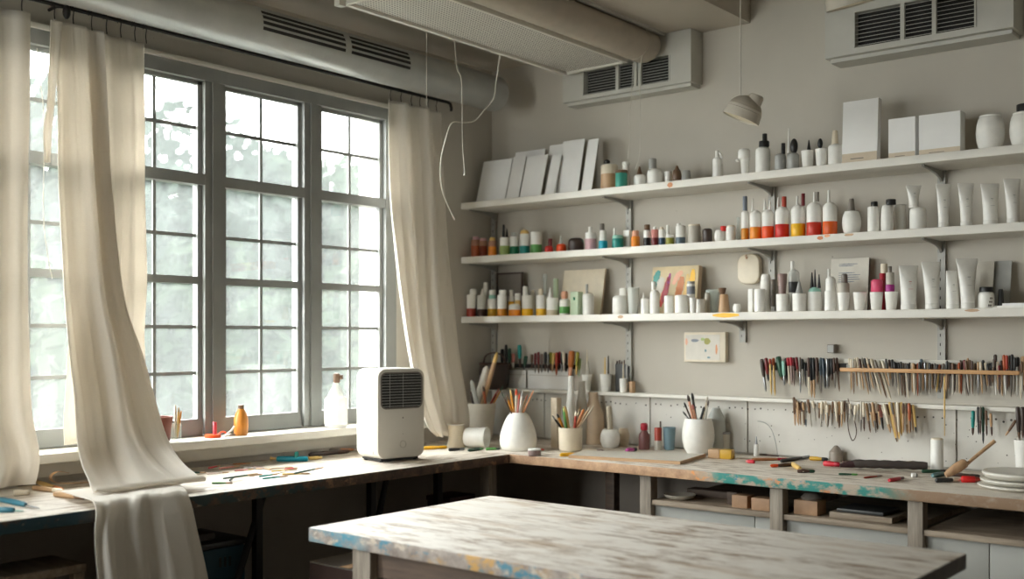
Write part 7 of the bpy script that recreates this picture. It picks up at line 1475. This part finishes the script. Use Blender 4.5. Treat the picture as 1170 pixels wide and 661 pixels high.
# strap loop on left bench, tape on sill
r = empty('curled_strap', (.16, -2.14, .884)); tag(r, 'tan curled strap lying behind the gathered curtain', 'strap')
bm = bmesh.new(); pts = smooth_path([(0,-.055,.03),(.0,-.03,.012),(.0,.0,.006),(.0,.07,.006),(.0,.12,.006)], 5)+[]
pts = smooth_path([(0,.1,.004),(0,.02,.008),(0,-.045,.014),(0,-.068,.03),(0,-.05,.046),(0,-.015,.04)], 6)
A_ = [bm.verts.new(p+Vector((-.008,0,0))) for p in pts]; B_ = [bm.verts.new(p+Vector((.008,0,0))) for p in pts]
for k in range(len(pts)-1): bm.faces.new((A_[k], A_[k+1], B_[k+1], B_[k]))
o = link('strap', bm, 'tan', r); o.modifiers.new('t', 'SOLIDIFY').thickness = .0018
TUBE('strap_end', [(-.008,.1,.006),(.008,.1,.006)], .004, 'brown', r)
r = empty('paper_clippings', (.09, -1.535, .985)); tag(r, 'small red and white scraps beside the red stamp on the sill', 'scraps')
TUBE('white_strip', [(0,-.01,.003),(.0,.02,.02),(0,.032,.034)], .0035, 'white', r); TUBE('white_strip', [(.01,-.015,.003),(.01,.01,.008)], .0035, 'white', r)
TUBE('red_ring', smooth_path([(-.01,-.03,.004),(-.01,-.015,.016),(-.01,.0,.014),(-.01,.004,.004)], 4), .003, 'orangered', r); TUBE('mauve_scrap', [(.0,.01,.003),(.0,.035,.003)], .003, 'mauve', r)

# ------------------------------------------------------------------ outside
S(BX('ground_outside', (-40, 10, -20, 40, -3.2, -3.0), 'lawn'))
def crown(seed, N_, R, squash=1.15):
    rr = random.Random(seed); bm = bmesh.new(); cl = []
    for k in range(46):
        v = Vector((rr.gauss(0,1), rr.gauss(0,1), rr.gauss(0,1))).normalized()*R*rr.uniform(.35,1); v.z *= squash
        cl.append((v, rr.uniform(.28,.48)*R))
    for k in range(N_):
        c, q = cl[rr.randrange(len(cl))]
        p = c+Vector((rr.gauss(0,1), rr.gauss(0,1), rr.gauss(0,1))).normalized()*q*rr.uniform(.6,1.05)
        s = rr.uniform(.07,.15); n = Vector((rr.gauss(0,1), rr.gauss(0,1), rr.gauss(0,1))).normalized(); t = n.orthogonal().normalized(); b = n.cross(t)
        f = bm.faces.new([bm.verts.new(p+t*s), bm.verts.new(p+b*s*.6), bm.verts.new(p-t*s), bm.verts.new(p-b*s*.6)])
    return bm
def tree(x, y, R, top, seed, m, label, N_=15000):
    zc = top-R*1.15
    r = empty('garden_tree', (x, y, -3.0)); tag(r, label, 'tree', 'garden trees outside the window')
    bm = crown(seed, N_, R)
    for v in bm.verts: v.co.z += zc+3.0
    link('foliage', bm, m, r, smooth=False)['kind'] = 'stuff'
    TUBE('trunk', [(0,0,0),(.1,0,1.5),(0,.1,zc+3.0)], [.16,.12,.06], 'bark', r, 8)
tree(-7.5, 1.0, 1.9, 3.3, 1, 'leaf_grey', 'dense grey-green tree seen through the far left bay')
tree(-9.5, 4.2, 2.2, 4.6, 2, 'leaf_grey', 'tallest tree, seen just right of the middle curtain')
tree(-6.6, 3.2, 1.7, 2.6, 3, 'leaf_pale', 'pale rounded tree seen through the second bay')
tree(-9.5, 7.2, 2.2, 3.9, 4, 'leaf_green', 'green tree seen through the third bay from the left')
tree(-6.2, 5.0, 1.5, 2.3, 5, 'leaf_pale', 'low pale tree in front of the green one')
tree(-12.5, 10.6, 2.4, 4.6, 6, 'leaf_grey', 'distant tree seen through the rightmost bay')
tree(-5.6, -.9, 1.7, 2.6, 7, 'leaf_pale', 'pale tree seen beside the left curtain')
tree(-12, -2.5, 2.8, 4.2, 8, 'leaf_grey', 'distant tree left of the window view', 6000)
r = empty('hedge', (-11, 5, -3)); tag(r, 'tall hedge closing the garden behind the trees', 'hedge')
rr = random.Random(55); bm = bmesh.new()
for k in range(32000):
    p = Vector((rr.uniform(-1.2,1.2), rr.uniform(-13,7), rr.uniform(0,5.9)))
    p.z = min(p.z, 5.4+.5*math.sin(p.y*1.3)+.3*math.sin(p.y*3.1))
    s = rr.uniform(.18,.34); n = Vector((rr.gauss(0,1), rr.gauss(0,1), rr.gauss(0,1))).normalized(); t = n.orthogonal().normalized(); b = n.cross(t)
    bm.faces.new([bm.verts.new(p+t*s), bm.verts.new(p+b*s*.6), bm.verts.new(p-t*s), bm.verts.new(p-b*s*.6)])
link('foliage', bm, 'leaf_grey', r, smooth=False)['kind'] = 'stuff'
bd_ = empty('white_building', (-5.6, 4.7, -3)); tag(bd_, 'white rendered neighbouring building at the right of the window view', 'building')
BX('wall', (0, 9, 0, 6, 0, 9), 'render_wall', bd_)
for z in (2.0, 5.0):
    BX('window_frame', (.9, 1.9, -.04, .0, z, z+1.5), 'outer_white', bd_); BX('window_glass', (1.0, 1.8, -.045, -.041, z+.1, z+1.4), 'far_glass', bd_)
TUBE('downpipe', [(.38,-.06,0),(.38,-.06,9)], .05, 'grey', bd_)

# ------------------------------------------------------------------ light
wd = bpy.data.worlds.new('overcast sky'); SC.world = wd; wd.use_nodes = True
nt = wd.node_tree; bg = nt.nodes['Background']
tc = nt.nodes.new('ShaderNodeTexCoord'); sx = nt.nodes.new('ShaderNodeSeparateXYZ'); nt.links.new(tc.outputs['Generated'], sx.inputs[0])
rp = ramp(nt, sx.outputs[2], [(0.0, (.69,.69,.69)), (.25, (.95,.95,.95)), (1.0, (1.0,.99,.98))])
# the veiled sun stands to the south-west, so the overcast is much brighter on that side
dp = N(nt, 'ShaderNodeVectorMath', operation='DOT_PRODUCT'); dp.inputs[1].default_value = Vector((-.70, -.62, .36)).normalized()
nt.links.new(tc.outputs['Generated'], dp.inputs[0])
mr = N(nt, 'ShaderNodeMapRange', interpolation_type='SMOOTHSTEP'); mr.inputs['From Min'].default_value = .45; mr.inputs['From Max'].default_value = 1.0
mr.inputs['To Min'].default_value = 7.0; mr.inputs['To Max'].default_value = 9.0
nt.links.new(dp.outputs['Value'], mr.inputs[0])
nt.links.new(rp.outputs[0], bg.inputs[0]); nt.links.new(mr.outputs[0], bg.inputs[1])
def portal(loc, rot, sx_, sy_):
    l = bpy.data.lights.new('window_portal', 'AREA'); l.shape = 'RECTANGLE'; l.size = sx_; l.size_y = sy_; l.cycles.is_portal = True
    o = bpy.data.objects.new('window_portal', l); C.objects.link(o); o.location = loc; o.rotation_euler = rot
portal((-.16, -1.53, 1.62), (0, -PI/2, 0), 1.3, 1.7)
portal((-.16, -3.75, 1.62), (0, -PI/2, 0), 1.3, 1.6)
portal((.65, -5.36, 1.6), (PI/2, 0, 0), .9, 1.3)
SC.cycles.max_bounces = 10; SC.cycles.diffuse_bounces = 6; SC.cycles.transparent_max_bounces = 16
SC.cycles.sample_clamp_indirect = 6
SC.cycles.caustics_reflective = False; SC.cycles.caustics_refractive = False
SC.cycles.use_denoising = True

# ------------------------------------------------------------------ camera
cd = bpy.data.cameras.new('camera'); cam = bpy.data.objects.new('camera', cd); C.objects.link(cam); SC.camera = cam
cam.location = (3.232, -3.816, 1.33); cam.rotation_euler = (PI/2, 0, math.radians(39.2))
cd.sensor_width = 36; cd.lens = 1232/1170*36; cd.shift_y = (385-330.5)/1170; cd.clip_start = .05; cd.clip_end = 200
cd.dof.use_dof = True; cd.dof.focus_distance = 3.6; cd.dof.aperture_fstop = 1.8
SC.view_settings.view_transform = 'Standard'; SC.view_settings.look = 'None'; SC.view_settings.gamma = 1
SC.view_settings.exposure = 1.92
try: SC.view_settings.use_curve_mapping = False
except Exception: pass
